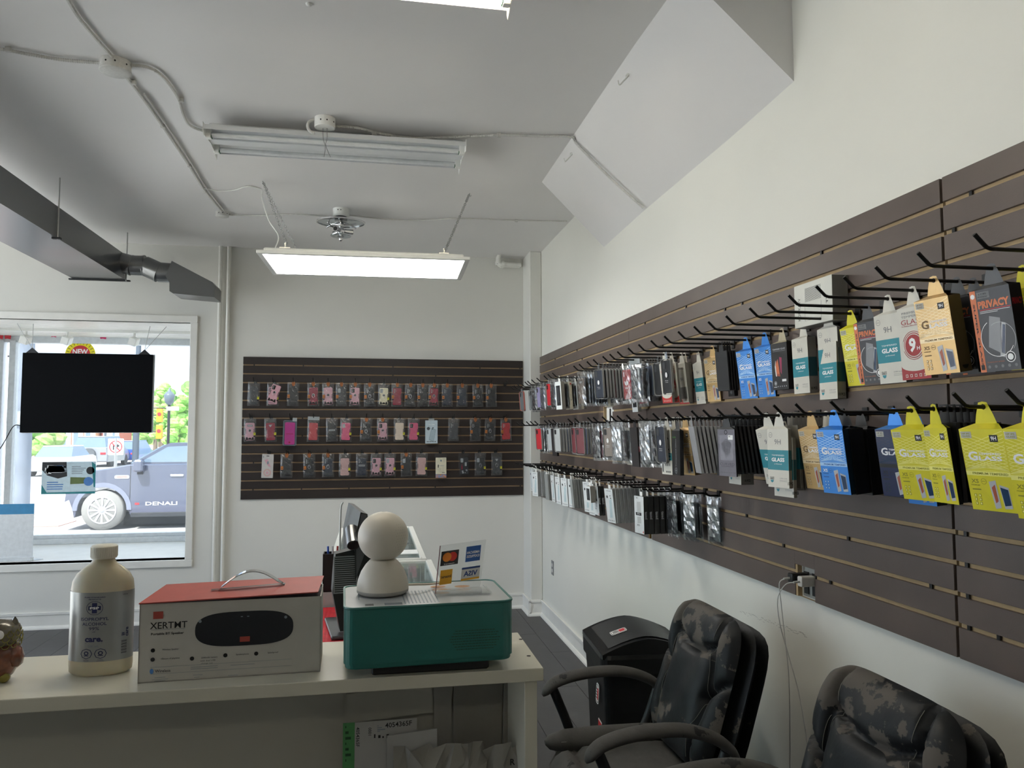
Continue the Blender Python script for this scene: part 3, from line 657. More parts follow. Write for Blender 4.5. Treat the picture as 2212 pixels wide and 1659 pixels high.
def car(label, px, py, w, h, m_, rear=False, spare=False):
    p = at(px, py, Z=ZG); t = thing('car', label, 'car', tuple(p)); gl = _mats['tinted car glass']; s = h / 1.45; L = 4.2
    sec = lambda y, z0, z1, ww: [(-ww, y, z0), (-ww * 1.02, y, (z0 + z1) / 2), (-ww * .96, y, z1), (ww * .96, y, z1), (ww * 1.02, y, (z0 + z1) / 2), (ww, y, z0)]
    hw = w / 2
    MB().loft([sec(0, .3 * s, .62 * s, hw * .9), sec(.12, .25 * s, .74 * s, hw), sec(1.1, .25 * s, .92 * s, hw), sec(3.6, .25 * s, .95 * s, hw), sec(L, .3 * s, .85 * s, hw * .92)] if not rear else [sec(0, .3 * s, .9 * s, hw * .95), sec(.1, .25 * s, .95 * s, hw), sec(3, .25 * s, .93 * s, hw), sec(L, .3 * s, .7 * s, hw * .9)], m_).build('body', t)
    y0 = 1.0 if not rear else .05
    MB().loft([[(-hw * .9, y0, .9 * s), (hw * .9, y0, .9 * s), (hw * .9, 3.4, .9 * s), (-hw * .9, 3.4, .9 * s)], [(-hw * .74, y0 + (.55 if not rear else .18), 1.42 * s), (hw * .74, y0 + (.55 if not rear else .18), 1.42 * s), (hw * .74, 2.8, 1.42 * s), (-hw * .74, 2.8, 1.42 * s)]], gl).build('cabin_glass', t)
    MB().box(-hw * .74, y0 + (.5 if not rear else .15), 1.40 * s, hw * .74, 2.9, 1.46 * s, m_, b=.03).build('roof', t)
    for x in (-hw + .1, hw - .1):
        for y in (.8, 3.3): MB().cyl((x - .1, y, .32), (x + .1, y, .32), .32, mat('dark tyre', '2b2b2c', .8), 18).build('wheel', t)
    for x in (-hw * .75, hw * .75): MB().box(x - .14, -.02, .6 * s, x + .14, .02, .7 * s, redp if rear else wht, b=.01).build('tail_light' if rear else 'headlight', t)
    if spare: MB().cyl((0, -.18, .75), (0, -.01, .75), .34, mat('spare cover', '55585c', .6), 20).build('spare_wheel', t)
    MB().box(-.25, -.03, .38 * s, .25, .0, .48 * s, wht).build('number_plate', t)
car('white saloon car facing the shop in the street', 93, 1030, 1.75, 1.35, mat('white car paint', 'f0f0f2', .25, coat=.4))
car('grey off road vehicle with spare wheel seen from behind', 192, 1010, 1.9, 1.75, mat('grey car paint', '8d9096', .3, coat=.4), True, True)
car('blue hatchback seen from behind beside the hanging sign post', 262, 1003, 1.75, 1.45, mat('blue car paint', '2e51b0', .25, coat=.4), True)

pol = mat('weathered pole', '79808c', .9, var=.2, scale=3)
a, b = at(22, 1092, Y=11), at(60, 1092, Y=11)
t = thing('utility_pole', 'thick grey utility pole just outside the window left of screen', 'pole', ((a.x + b.x) / 2, 11, ZG + .1))
MB().cyl((0, 0, -.1), (0, 0, 7), .125, pol, 20, r2=.10).build('shaft', t)
MB().box(-.16, -.16, 2.0, .18, -.1, 2.14, steel_m).ring(.135, .125, 1.98, 2.02, steel_m).ring(.135, .125, 2.12, 2.16, steel_m).build('clamp', t)
p = at(292, 1006, Z=ZG)
t = thing('traffic_pole', 'dark pole with signals standing across the street behind the screen', 'pole', tuple(p))
MB().cyl((0, 0, 0), (0, 0, 9), .19, mat('dark blue grey pole', '47525f', .6), 16, r2=.13).build('shaft', t)
ysg = mat('signal yellow', 'e29a1e', .5)
for zz, dx in ((3.0, 1.3), (2.0, 1.3)):
    MB().box(dx - .17, -.15, zz - .42, dx + .17, .1, zz + .42, ysg, b=.03).cyl((dx, -.16, zz + .05), (dx, -.17, zz + .05), .11, redp, 14).box(.1, -.03, zz - .03, dx - .15, .03, zz + .03, blk).build('signal_housing', t)
p = at(249, 1004, Y=28)
t = thing('traffic_sign', 'white square sign with red ring on a thin post', 'sign', (p.x, 28, ZG)); sz = at(249, 965, Y=28).z - ZG
MB().cyl((0, .02, 0), (0, .02, sz + .3), .05, steel_m, 10).build('post', t)
F_ = frame((0, 0, sz), (1, 0, 0), (0, 0, 1), (0, -1, 0))
MB().prism(rrect(.5, .56, .04), 0, .01, wht, F_).build('plate', t)
MB().ring(.21, .175, .01, .014, redp, F_).box(-.2, -.018, .012, .2, .018, .015, redp, F_ @ RZ(-45)).prism([(-.09, -.11), (-.05, -.11), (-.05, .0), (.04, .0), (.04, -.04), (.13, .03), (.04, .1), (.04, .05), (-.09, .05)], .0102, .011, blk, F_).build('symbol', t)
p = at(363, 965, Y=42)
t = thing('street_lamp', 'black lantern street lamp standing in front of the green trees', 'street lamp', (p.x, 42, ZG))
MB().cyl((0, 0, 0), (0, 0, 3.4), .07, blk, 10).build('post', t)
MB().lathe([(.1, 3.4), (.22, 3.55), (.28, 3.9), (.24, 3.95), (.16, 4.05), (.08, 4.12), (.02, 4.3), (.001, 4.32)], mat('lantern', '5b6670', .4), n=12).build('lantern', t)
MB().box(-.9, -.02, 3.2, -.1, .02, 3.25, blk).box(-.1, -.1, 3.1, .5, -.05, 3.3, wht).build('sign_arm', t)
p = at(99, 740, Y=34)
t = thing('traffic_signal', 'yellow traffic signal and red ring sign beside the top of the thick pole', 'traffic signal', (p.x, 34, 2.9))
MB().box(.05, -.12, .55, .35, .1, 1.5, ysg, b=.03).build('signal_housing', t)
MB().ring(.42, .36, 0, .02, redp, frame((-.45, -.02, 1.1), (1, 0, 0), (0, 0, 1), (0, -1, 0))).box(-.38, -.02, .0, .38, .02, .02, redp, M=frame((-.45, -.02, 1.1), (1, 0, 0), (0, 0, 1), (0, -1, 0)) @ RZ(-45)).prism(rrect(1.0, 1.0, .05), -.02, 0, wht, frame((-.45, -.02, 1.1), (1, 0, 0), (0, 0, 1), (0, -1, 0))).build('ring_sign', t)
MB().box(-6, .0, 1.75, 2, .06, 1.82, blk).build('mast_arm', t)
def building(label, x0, x1, y, h, m_, cols, door=True):
    t = thing('shop_building', label, 'building', ((x0 + x1) / 2, y, ZG)); w = (x1 - x0) / 2
    bx(-w, 0, 0, w, 3.5, h, m_).build('wall', t)
    bx(-w - .15, -.2, h - .5, w + .15, 0, h + .1, mat('cornice cream', 'e6dccb', .8)).build('cornice', t)
    gl = _mats['tinted car glass']
    for k in range(cols):
        cx = -w + (k + .5) * 2 * w / cols; ww = w / cols * .62
        f = bx(cx - ww, -.05, .7, cx + ww, 0.01, 2.9, wht).build('window', t); bx(cx - ww + .1, -.06, .8, cx + ww - .1, -.045, 2.8, gl).build('pane', f)
        f = bx(cx - ww * .7, -.05, 3.6, cx + ww * .7, 0.01, 5.0, wht).build('window', t); bx(cx - ww * .7 + .1, -.06, 3.7, cx + ww * .7 - .1, -.045, 4.9, gl).build('pane', f)
        bx(cx + w / cols - .18, -.12, 0, cx + w / cols + .1, 0, h - .5, mat('pilaster', 'e8cdbb', .8)).build('pilaster', t)
building('pale pink brick shop building left, below the hanging screen', -26.4, -24.2, 66, 5.6, mat('pink brick', 'd9a08c', .85, var=.15, scale=3), 2)
building('peach shop building with white pilasters in the middle of the street view', -23.9, -21.3, 64, 5.9, mat('peach render', 'd8a585', .85, var=.1, scale=3), 3)
building('red trimmed shop building right, behind the traffic pole', -21.1, -19.9, 65, 5.2, mat('red render', 'c46a5c', .85, var=.1), 2)
def blob(mb, c, r, m_, sd):
    rg = random.Random(sd); nu, nv = 12, 7; off = [[rg.uniform(.72, 1.2) for _ in range(nu)] for _ in range(nv + 1)]
    rings = []
    for j in range(1, nv):
        th = PI * j / nv
        rings.append([(c[0] + r * off[j][i] * math.sin(th) * math.cos(2 * PI * i / nu), c[1] + r * off[j][i] * math.sin(th) * math.sin(2 * PI * i / nu), c[2] + r * .85 * math.cos(th)) for i in range(nu)])
    mb.loft(rings, m_)
lf = [mat('leaf green', '86b55a', .8, var=.3, scale=1.5), mat('leaf pale green', 'a7c973', .8, var=.3, scale=1.5), mat('leaf deep green', '6d9a4c', .8, var=.3, scale=1.5)]
brk = mat('bark', '75685a', .9)
TL = ['tall pale green tree', 'dense green tree', 'deeper green tree', 'rounded light green tree', 'broad green tree', 'small green tree']
WH = ['right of the screen', 'at the right edge of the window', 'behind the street lamp', 'left of the street lamp', 'behind the traffic pole', 'beside the pink building']
def tree(label, px, y, h, r, k, sd):
    p = at(px, 940, Y=y); t = thing('tree', label, 'tree', (p.x, y, ZG)); rg = random.Random(sd)
    MB().cyl((0, 0, 0), (0, 0, h * .55), .22, brk, 8, r2=.12).build('trunk', t)
    m = MB()
    for i in range(26):
        a_ = rg.uniform(0, 2 * PI); rr_ = r * math.sqrt(rg.random()) * .8; z = rg.uniform(.32, .95) * h
        s_ = r * rg.uniform(.22, .42) * (1.15 - .5 * abs(z / h - .6))
        blob(m, (rr_ * math.cos(a_) * (1.2 - z / h * .6), rr_ * math.sin(a_) * (1.2 - z / h * .6), z), s_, lf[(k + (i % 5 == 0)) % 3], sd * 50 + i)
    m.build('crown', t)
for i, a_ in enumerate(((336, 80, 6.1, 1.4, 1), (396, 87, 6.8, 1.5, 0), (364, 93, 6.9, 1.6, 2), (350, 72, 3.9, 1.1, 0), (428, 92, 7.2, 1.6, 1), (304, 90, 5.6, 1.4, 2), (84, 48, 3.0, 1.3, 0), (384, 68, 3.2, 1.1, 1), (312, 74, 3.4, 1.1, 0), (345, 108, 8.4, 2.3, 1), (418, 108, 8.8, 2.4, 2))):
    tree(['pale green tall tree right of the screen', 'tall green tree at the right edge of the window', 'deep green tree directly behind the street lamp', 'short light green tree left of the street lamp', 'tree beyond the right window edge', 'green tree behind the traffic pole', 'small leafy tree beside the pink building', 'low round tree right of the street lamp', 'short green tree under the traffic signals', 'large pale tree on the skyline behind street lamp', 'large deep green tree on the skyline at far right'][i], *a_, 11 + i)
t = thing('grass_verge', 'bright green grass bank under the trees across the street', 'grass', (-12, 70, ZG), kind='stuff')
bx(-5, -8, -.01, 16, 44, .03, mat('sunlit grass', '9fc46a', .9, var=.2, scale=3)).build('turf', t)
bx(-40, 126, ZG, 20, 138, ZG + 5.5, mat('far hedge', '8db063', .9, var=.3, scale=.6)).build('hedge', None, 'long pale green hedge line on the horizon', 'hedge')

# ---------------------------------------------------------------- the near counter
CT = 1.10
cnt_m = mat('counter laminate', 'c9c6b8', 0.3, var=.03, scale=5, bump=.02, bscale=300)
cin_m = mat('counter inner board', 'a9a79e', 0.6, var=.04, scale=4)
t = thing('counter', 'narrow white laminate counter across the foreground with open shelf side', 'counter', (-.8, 1.69, 0))
MB().box(-1.1, -.138, CT - .026, 1.149, .143, CT, cnt_m, b=.0015).build('counter_top', t)
MB().box(1.112, -.125, 0, 1.138, .125, CT - .026, cnt_m, b=.001).build('end_panel', t)
MB().box(-1.1, .112, 0, 1.112, .125, CT - .026, cin_m).build('back_panel', t)
MB().box(-1.1, -.12, .62, 1.112, .112, .64, cnt_m).build('shelf', t)
for (px, py) in ((1125, 1381), (1142, 1417)):
    p = at(px, py, Z=CT); MB().cyl((p.x + .8, p.y - 1.69, CT - .004), (p.x + .8, p.y - 1.69, CT + .0006), .0045, mat('screw hole', '2c2a26', .6), 12).build('screw', t)
# papers and bags on the shelf side
pap = mat('paper white', 'a9a9a8', .7, var=.03); papd = mat('paper bag white', '8f8d88', .75, var=.06, scale=9, bump=.3, bscale=18)
FQ = frame((0, 0, 0), (1, 0, 0), (0, 0, 1), (0, -1, 0))
def sheet(name, label, cat, corners, Y, m_, thick=.0015, lean=0, printing=None):
    P = [at(x, y, Y=Y) for x, y in corners]; cx = sum(p.x for p in P) / len(P); bz = min(p.z for p in P)
    t = thing(name, label, cat, M=frame((cx, Y, bz), (1, 0, 0), (0, 0, 1), (0, -1, 0)))
    MB().prism([(p.x - cx, p.z - bz) for p in P], -thick, 0, m_).build('sheet', t)
    if printing:
        m = MB(); printing(m, lambda x, y: ((lambda q: (q.x - cx, q.z - bz))(at(x, y, Y=Y)))); m.build('printing', t)
    return t
def pr1(m, L):
    def q(x0, y0, x1, y1, mm, z=.0004): a = L(x0, y0); b = L(x1, y1); m.add([(a[0], a[1], z), (b[0], a[1], z), (b[0], b[1], z), (a[0], b[1], z)], [(0, 1, 2, 3)], mm)
    q(741, 1562, 765, 1700, mat('document green', '4f8f57', .6)); k = .00055
    c = L(861, 1564); m.text('4054365F', c[0], c[1], .0005, .0105, blk, bold=.01, rot=2)
    c = L(773, 1592); m.text('4054365F', c[0], c[1], .0005, .0075, blk, rot=-90, bold=.01)
    c = L(799, 1580); m.text('0001', c[0], c[1], .0005, .0065, blk, rot=-90, bold=.01)
    for i in range(9): q(808 + i * 9, 1586 + (i % 3) * 2, 808 + i * 9 + 3 + (i % 2) * 2, 1594, blk)
    for i in range(7): q(746, 1568 + i * 12, 748 + (i % 3) * 5, 1573 + i * 12, mat('dark green print', '1f4a2c', .6), .0006)
    for i in range(4): q(815, 1567 + i * 4, 818 + (i * 7) % 18, 1568.5 + i * 4, gr_)
sheet('shipping_form', 'shipping form with green strip standing under the counter', 'paper', [(741, 1700), (743, 1563), (900, 1551), (904, 1700)], 1.70, pap, printing=pr1)
sheet('folded_paper', 'plain folded white sheet overlapping the shipping form', 'paper', [(835, 1700), (836, 1590), (944, 1574), (946, 1700)], 1.68, pap, .004)
sheet('cardboard_panel', 'grey board standing behind the papers under the counter', 'board', [(745, 1700), (748, 1500), (933, 1480), (937, 1538), (760, 1561), (762, 1700)], 1.77, cin_m, .006)
sheet('paper_bag', 'flat white paper bag standing upright next to the folded sheet', 'bag', [(940, 1700), (937, 1484), (978, 1478), (974, 1535), (974, 1700)], 1.76, papd, .004)
sheet('paper_bag', 'wide flat white paper bag in the middle of the open shelf', 'bag', [(978, 1700), (980, 1480), (1086, 1470), (1080, 1700)], 1.775, papd, .006)
sheet('paper_bag', 'narrow white paper bag leaning by the counter end panel', 'bag', [(1084, 1700), (1090, 1470), (1110, 1468), (1109, 1700)], 1.765, papd, .008)
def crumple(name, label, px0, px1, py0, Y, sd, letter=None):
    a = at(px0, py0, Y=Y); b = at(px1, py0, Y=Y); rg = random.Random(sd); w = b.x - a.x
    t = thing(name, label, 'bag', (a.x, Y, .64)); hh = a.z - .64
    off = {}
    def fn(u, v):
        k = (round(u * 9), round(v * 7))
        if k not in off: off[k] = (rg.uniform(-.012, .012), rg.uniform(-.014, .014))
        return (u * w + off[k][0] * (0 < u < 1), -.03 * math.sin(PI * v) + off[k][1], v * hh + off[k][0] * .8)
    MB().grid(fn, 9, 7, papd, sm=False).build('bag_front', t)
    bx(0, .012, 0, w, .03, hh * .9, papd).build('bag_back', t)
    if letter:
        c = at(*letter, Y=Y - .045); MB().text('R', c.x - a.x, c.z - .64, 0, .013, blk, frame((0, -.047, 0), (1, 0, 0), (0, 0, 1), (0, -1, 0)), bold=.02).build('handwriting', t)
crumple('paper_bag', 'crumpled white paper bag lying lowest in the middle of shelf', 850, 1010, 1622, 1.66, 4)
crumple('paper_bag', 'crumpled white paper bag with a marked letter near the end panel', 985, 1130, 1612, 1.67, 9, (1107, 1645))

# bottle
t = thing('alcohol_bottle', 'translucent plastic bottle with silver label and white cap on the counter', 'bottle', (-.538, 1.695, CT), M=T(-.538, 1.695, CT) @ RZ(-4))
hdpe = mat('milky plastic', 'cfc6ac', .35, var=.03); _b = hdpe.node_tree.nodes['Principled BSDF']; _b.inputs['Subsurface Weight'].default_value = .5; _b.inputs['Subsurface Radius'].default_value = (.03, .02, .01); _b.inputs['Transmission Weight'].default_value = .25
MB().lathe([(.001, .002), (.052, 0), (.0595, .006), (.0605, .02), (.0595, .12), (.060, .168), (.058, .183), (.050, .198), (.036, .210), (.025, .218), (.021, .226), (.020, .238)], hdpe, sy=.62, n=40).build('bottle_body', t)
cap = MB().lathe([(.0235, .228), (.0245, .231), (.0245, .251), (.023, .2535), (.001, .254)], mat('bottle cap white', 'd8d5c8', .45), n=40)
for k in range(40):
    a_ = 2 * PI * k / 40; cap.box(-.0006, .0242, .231, .0006, .0251, .251, mat('bottle cap white', 'd8d5c8', .45), M=RZ(math.degrees(a_)))
cap.build('cap', t)
lab_m = mat('silver foil label', 'a3a5a4', .32, metal=.55, var=.03)
def onb(u, v, e=.0006, R=.0603):    # u: metres along the label circumference from the front, v: height
    a_ = -PI / 2 + u / .052; return ((R + e) * math.cos(a_), (R * .62 + e) * math.sin(a_), v)
rg_ = MB(); nU = 40
rg_.add([onb(-.085 + .17 * i / nU, v) for v in (.030, .165) for i in range(nU + 1)], [(i, i + 1, i + nU + 2, i + nU + 1) for i in range(nU)], lab_m, sm=True)
rg_.build('label', t)
navy = mat('label navy', '1d2350', .5)
def wrapm(mb0):
    mb0.v = [onb(x, y, .0009 + z) for x, y, z in mb0.v]; return mb0
m = MB()
m.text('PURE STANDARD', 0, .156, 0, .0022, navy, w=.034, bold=.03).text('PRODUCTS', 0, .152, 0, .0022, navy, w=.02, bold=.03)
m.ring(.0135, .0127, 0, 0.0001, navy, T(0, .135, 0), 36)
m.box(-.010, .131, 0, .010, .139, .0002, navy).box(-.004, .125, 0, .004, .145, .0002, navy)
m.text('PSP', 0, .135, .0004, .0046, wht, w=.015, bold=.03)
m.text('ISOPROPYL', 0, .1135, 0, .0062, navy, w=.046, bold=.012).text('ALCOHOL', 0, .104, 0, .0062, navy, w=.040, bold=.012).text('99%', 0, .095, 0, .006, navy, w=.0165, bold=.006).text('USP', 0, .0885, 0, .0024, navy)
m.text('care.', 0, .073, 0, .0085, navy, w=.029, bold=.04).box(-.014, .0665, 0, .014, .0669, .0001, navy).text('500 mL', 0, .0605, 0, .0042, gr_)
for x in (-.0115, .0115):
    m.ring(.0100, .0088, 0, .0001, navy, T(x, .046, 0), 8); m.ring(.004, .0022, 0, .0001, navy, T(x, .047, 0), 12)
    m.box(x - .004, .0415, 0, x + .004, .043, .0001, navy)
m.text('DANGER', -.0115, .034, 0, .0016, navy).text('POISON', -.0115, .0315, 0, .0016, navy).text('DANGER', .0115, .034, 0, .0016, navy).text('FLAMMABLE', .0115, .0315, 0, .0016, navy)
m.text('RW', .050, .080, 0, .008, navy, w=.0065, rot=90, bold=.05).text('care', .0585, .083, 0, .006, navy, w=.018, rot=90, bold=.03)
for k in range(3): m.text('Pharmacy Distribution Group', .0485 + k * .0035, .108, 0, .0014, gr_, w=.03, rot=90)
for k in range(14): m.box(.046, .042 + k * .0019, 0, .058, .042 + k * .0019 + (.0005 if k % 3 else .0011), .0001, blk)
m.text('NPN 80', .052, .158, 0, .0022, blk)
wrapm(m).build('label_print', t)

# speaker box
BW, BD, BH = .342, .128, .150
t = thing('speaker_box', 'white cardboard box with red lid and chrome handle, speaker pictured on front', 'box', M=T(-.273, 1.672, CT) @ RZ(1.7))
cart = mat('carton white', 'b6b4ae', .55, var=.03); redl = mat('carton red', 'a8483e', .5, var=.05); inl = mat('carton inside', '1a1a1c', .6)
m = MB()
for a in ((-BW / 2, -BD / 2, 0, BW / 2, -BD / 2 + .002, BH), (-BW / 2, BD / 2 - .002, 0, BW / 2, BD / 2, BH), (-BW / 2, -BD / 2, 0, -BW / 2 + .002, BD / 2, BH), (BW / 2 - .002, -BD / 2, 0, BW / 2, BD / 2, BH), (-BW / 2, -BD / 2, 0, BW / 2, BD / 2, .002)): m.box(*a, cart)
m.build('carton', t)
bx(-BW / 2 + .003, -BD / 2 + .003, BH - .03, BW / 2 - .003, BD / 2 - .003, BH - .004, inl).build('tray', t)
MB().add([(-BW / 2 - .001, -BD / 2 - .004, BH + .003), (BW / 2 - .006, -BD / 2 - .003, BH + .010), (BW / 2 + .001, BD / 2, BH + .018), (-BW / 2 + .02, BD / 2, BH + .013),
          (-BW / 2 - .001, -BD / 2 - .004, BH + .001), (BW / 2 - .006, -BD / 2 - .003, BH + .008), (BW / 2 + .001, BD / 2, BH + .016), (-BW / 2 + .02, BD / 2, BH + .011)],
         [(0, 1, 2, 3), (7, 6, 5, 4), (0, 4, 5, 1), (1, 5, 6, 2), (2, 6, 7, 3), (3, 7, 4, 0)], redl).build('lid', t)
MB().add([(-.05, -.012, BH + .0115), (.095, .002, BH + .0155), (.095, .010, BH + .0162), (-.05, -.004, BH + .0122)], [(0, 1, 2, 3)], black_m).build('handle_slot', t)
pts = [(-.036 + .13 * k / 20, -.006 + .012 * k / 20, BH + .010 + .034 * math.sin(PI * k / 20)) for k in range(21)]
hm = MB(); hm.loft([[(p[0], p[1] - .009, p[2]), (p[0], p[1] + .009, p[2] + .001), (p[0], p[1] + .009, p[2] + .003), (p[0], p[1] - .009, p[2] + .002)] for p in pts], chrome_m); hm.build('handle', t)
FX = frame((-BW / 2, -BD / 2 - .0004, 0), (1, 0, 0), (0, 0, 1), (0, -1, 0))
def bp(px, py): return ((px - 305) / 382 * BW, (1 - (py - 1299 + (px - 305) * .0300) / (164 - (px - 305) * .006)) * BH)
m = MB(); m.M = FX; x, y = bp(343, 1322); m.box(x - .009, y - .007, 0, x + .009, y + .007, .0004, redl)
m.text('XERTMT', *bp(365, 1343), .0004, .0125, blk, w=.068, bold=.008).text('Portable BT Speaker', *bp(363, 1361), .0004, .0058, blk, w=.060, bold=.02)
x, y = bp(364, 1352); m.box(x - .031, y, 0, x + .031, y + .0005, .0003, gr_)
for px, py, s in ((370, 1394, 'Wireless Speaker'), (370, 1413, '15hours of playtime'), (450, 1413, '2200mAh battery'), (519, 1408, 'Speakerphone'), (584, 1406, 'Splashproof')):
    x, y = bp(px, py); m.flat(circ(.004, 14, x - .032, y), .0004, blk).text(s, x, y, .0004, .004, blk, maxw=.046, bold=.01)
m.text('with dual USB', *bp(447, 1419), .0004, .003, blk, w=.028).text('charge out', *bp(445, 1425), .0004, .003, blk, w=.022)
for y0 in (1431, 1445):
    a = bp(330, y0); b = bp(625, y0 - 4); m.box(a[0], a[1], 0, b[0], a[1] + .0004, .0003, gr_)
x, y = bp(355, 1438); m.text('Wireless', x, y, .0004, .0055, blk, w=.028, bold=.01).flat(circ(.0035, 14, x - .020, y, ry=.005), .0004, bl_)
for px, py, w_ in ((440, 1432, .05), (440, 1436, .05), (520, 1430, .045), (350, 1452, .02), (350, 1456, .03), (350, 1459, .02), (427, 1449, .018), (425, 1454, .01), (500, 1452, .018)):
    x, y = bp(px, py); m.box(x - w_ / 2, y, 0, x + w_ / 2, y + .0007, .0003, gr_)
m.build('printing', t)
m = MB(); m.M = FX; c = bp(523, 1353); sp = []
for k in range(48):
    a_ = 2 * PI * k / 48; cc, ss = math.cos(a_), math.sin(a_); e = 3.4
    sp.append((c[0] + .093 * math.copysign(abs(cc) ** (2 / e), cc), c[1] + .0335 * math.copysign(abs(ss) ** (2 / 2.6), ss)))
m.prism(sp, 0, .0006, mat('speaker picture', '141820', .5)); m.box(c[0] - .009, c[1] - .026, .0006, c[0] + .010, c[1] - .016, .001, redl)
for dx in (-.084, .078): m.flat(circ(.003, 10, c[0] + dx, c[1] + .018), .0009, gr_)
for dx in (-.006, .006): m.box(c[0] + dx - .002, c[1] + .0225, 0, c[0] + dx + .002, c[1] + .024, .0009, gr_)
m.build('speaker_picture', t)

# teal tin on a black block, ball camera, acrylic card sign, owl
t0 = MB().box(-.118, -.10, 0, .118, .10, .021, blackp_m, b=.003); o = t0.build('base_block', None, 'flat black block under the teal tin', 'block'); o.location = (.120, 1.668, CT)
teal_m = mat('teal enamel', '2a6e68', .35, var=.03, coat=.2)
TW, TD, TH = .338, .225, .118; tz = CT + .0215
t = thing('storage_tin', 'large rounded teal metal tin with labelled lid on the counter', 'tin', M=T(.113, 1.652, tz) @ RZ(2.2))
MB().prism(rrect(TW, TD, .022, 6), .010, TH, teal_m, sm=False).prism(rrect(TW - .006, TD - .006, .02, 6), 0, .012, teal_m, c=.003).build('tin_body', t)
MB().loft([[(x, y, z) for x, y in rrect(TW + dw, TD + dw, .022, 6)] for dw, z in ((0, TH - .003), (.003, TH - .001), (.002, TH + .002), (-.005, TH + .002), (-.006, TH - .001))], teal_m, cap=False).build('lid_rim', t)
MB().prism(rrect(TW - .006, TD - .006, .02, 6), TH - .002, TH + .0002, mat('lid panel', 'a9aeb2', .3, var=.04)).build('lid_panel', t)
m = MB(); ck = mat('cookie tan', 'b07a45', .6, var=.2, scale=200); z = TH + .0006
for x, y in ((.035, .06), (.035, .028), (.035, -.006), (.088, .052), (.086, .02)): MB().flat(circ(.017, 24, x, y, ry=.0125), z, ck).build('cookie_picture', t)
for k in range(10): m.box(-.05 + k * .0075, -.09, TH, -.0475 + k * .0075, .03, z, gr_)
for k in range(12): m.box(-.128 + k * .0014, -.095, TH, -.1272 + k * .0014, -.078, z, blk)
for k in range(5): m.box(-.09, -.095 + k * .004, TH, -.055, -.0935 + k * .004, z, gr_)
for k in range(6): m.box(-.14, -.03 + k * .012, TH, -.138, -.022 + k * .012, z, gr_)
for k in range(6): m.box(.135, -.01 + k * .012, TH, .137, -.004 + k * .012, z, gr_)
m.build('lid_print', t)
gp = mat('tin print olive', '254f3d', .5)
m2 = MB()
for k in range(8):
    w_ = .052 - abs(k - 3.2) * .004; x = .088 - w_
    rq = random.Random(k)
    while x < .088 + w_:
        l = rq.uniform(.002, .006); m2.box(x, .063 - k * .0052, -.0002, x + l, .0645 - k * .0052, .0003, gp); x += l + .0012
m2.M = Matrix(); m2.v = [tuple(frame((0, -TD / 2 - .0003, 0), (1, 0, 0), (0, 0, 1), (0, -1, 0)) @ Vector(p)) for p in m2.v]
m2.build('front_print', t)
wp = mat('camera white plastic', 'cfc9bd', .38, var=.02)
topz = tz + TH + .0025
t = thing('ball_camera', 'white ball shaped indoor camera on a cone base, standing on the tin', 'camera', (.024, 1.665, topz))
MB().lathe([(.001, 0), (.050, 0), (.0545, .004), (.0545, .009)], mat('camera base grey', 'a8a7a3', .4), n=48).build('foot_ring', t)
MB().lathe([(.0545, .009), (.0545, .016), (.052, .030), (.046, .046), (.037, .060), (.0285, .069), (.027, .070), (.001, .0705)], wp, n=48).build('base', t)
MB().lathe([(.001, .0708)] + [(.0535 * math.sin(R_(a)), .1185 - .0525 * math.cos(R_(a))) for a in range(28, 181, 8)] + [(.001, .171)], wp, n=48).build('head', t)
m = MB(); rg = random.Random(2)
for k in range(11):
    for j in range(5):
        th = R_(58 + k * 6.5); ph = R_(-60 + j * 7 + (k % 2) * 3.5)
        d = Vector((math.sin(th) * math.cos(ph), math.sin(th) * math.sin(ph), math.cos(th)))
        if (k - 5) ** 2 / 30 + (j - 2) ** 2 / 5 > 1.1: continue
        c = Vector((0, 0, .1185)) + Vector((d.x * .0537, d.y * .0537, d.z * .0527)); u = d.cross(Vector((0, 0, 1))).normalized()
        m.add([tuple(c + (u * math.cos(a_) + d.cross(u) * math.sin(a_)) * .00055) for a_ in [i * PI / 3 for i in range(6)]], [tuple(range(6))], grey_m)
m.build('speaker_holes', t)
MB().tube(smooth([(.045, .012, .012), (.07, .012, .012), (.10, .03, .008), (.125, .06, .004)]), .0026, wp, 8).build('usb_cable', t)
acr = film('card acrylic', (.97, .98, .98), gloss=.05, rough=.02, haze=.05)
p = at(992, 1292, Z=topz)
t = thing('card_sign', 'clear acrylic sign with payment card logos standing on the tin', 'sign', M=T(.182, 1.640, topz) @ RZ(3) )
SL = T(0, 0, 0) @ RX(-12)
M_s = Matrix(((1, .12, 0, 0), (0, 0, -1, 0), (0, 1, 0, 0), (0, 0, 0, 1)))
sgn = lambda: frame((0, 0, .004), (1, 0, .10), (.12, .12, 1), (0, -1, .12))
w_, h_s = .096, .098
MB().prism([(-w_ / 2, 0), (w_ / 2, 0), (w_ / 2 + .004, h_s), (-w_ / 2, h_s)], -.0025, 0, acr, sgn()).build('panel', t)
MB().prism([(-w_ / 2 - .004, -.035), (w_ / 2 + .02, -.028), (w_ / 2 + .02, .03), (-w_ / 2, .03)], 0, .003, acr).cyl((-w_ / 2, -.02, .005), (w_ / 2, -.015, .005), .006, acr, 12).build('foot', t)
m = MB(); mcb = mat('card black', '2a2a2e', .4); mo = mat('card orange', 'e8892c', .4); mr = mat('card red', 'd0352b', .4); ab = mat('card blue', '2a5da8', .4); iy = mat('card yellow', 'e0a526', .4); vb = mat('card navy', '24417f', .4)
z = .0006
def ql(x0, y0, x1, y1, mm, z=z): m.box(x0, y0, z - .0003, x1, y1, z, mm, M=sgn())
ql(-.044, .055, -.006, .085, mcb); m.flat(circ(.0095, 24, -.031, .072), z + .0004, mo, sgn()).flat(circ(.0095, 24, -.019, .072), z + .0003, mr, sgn())
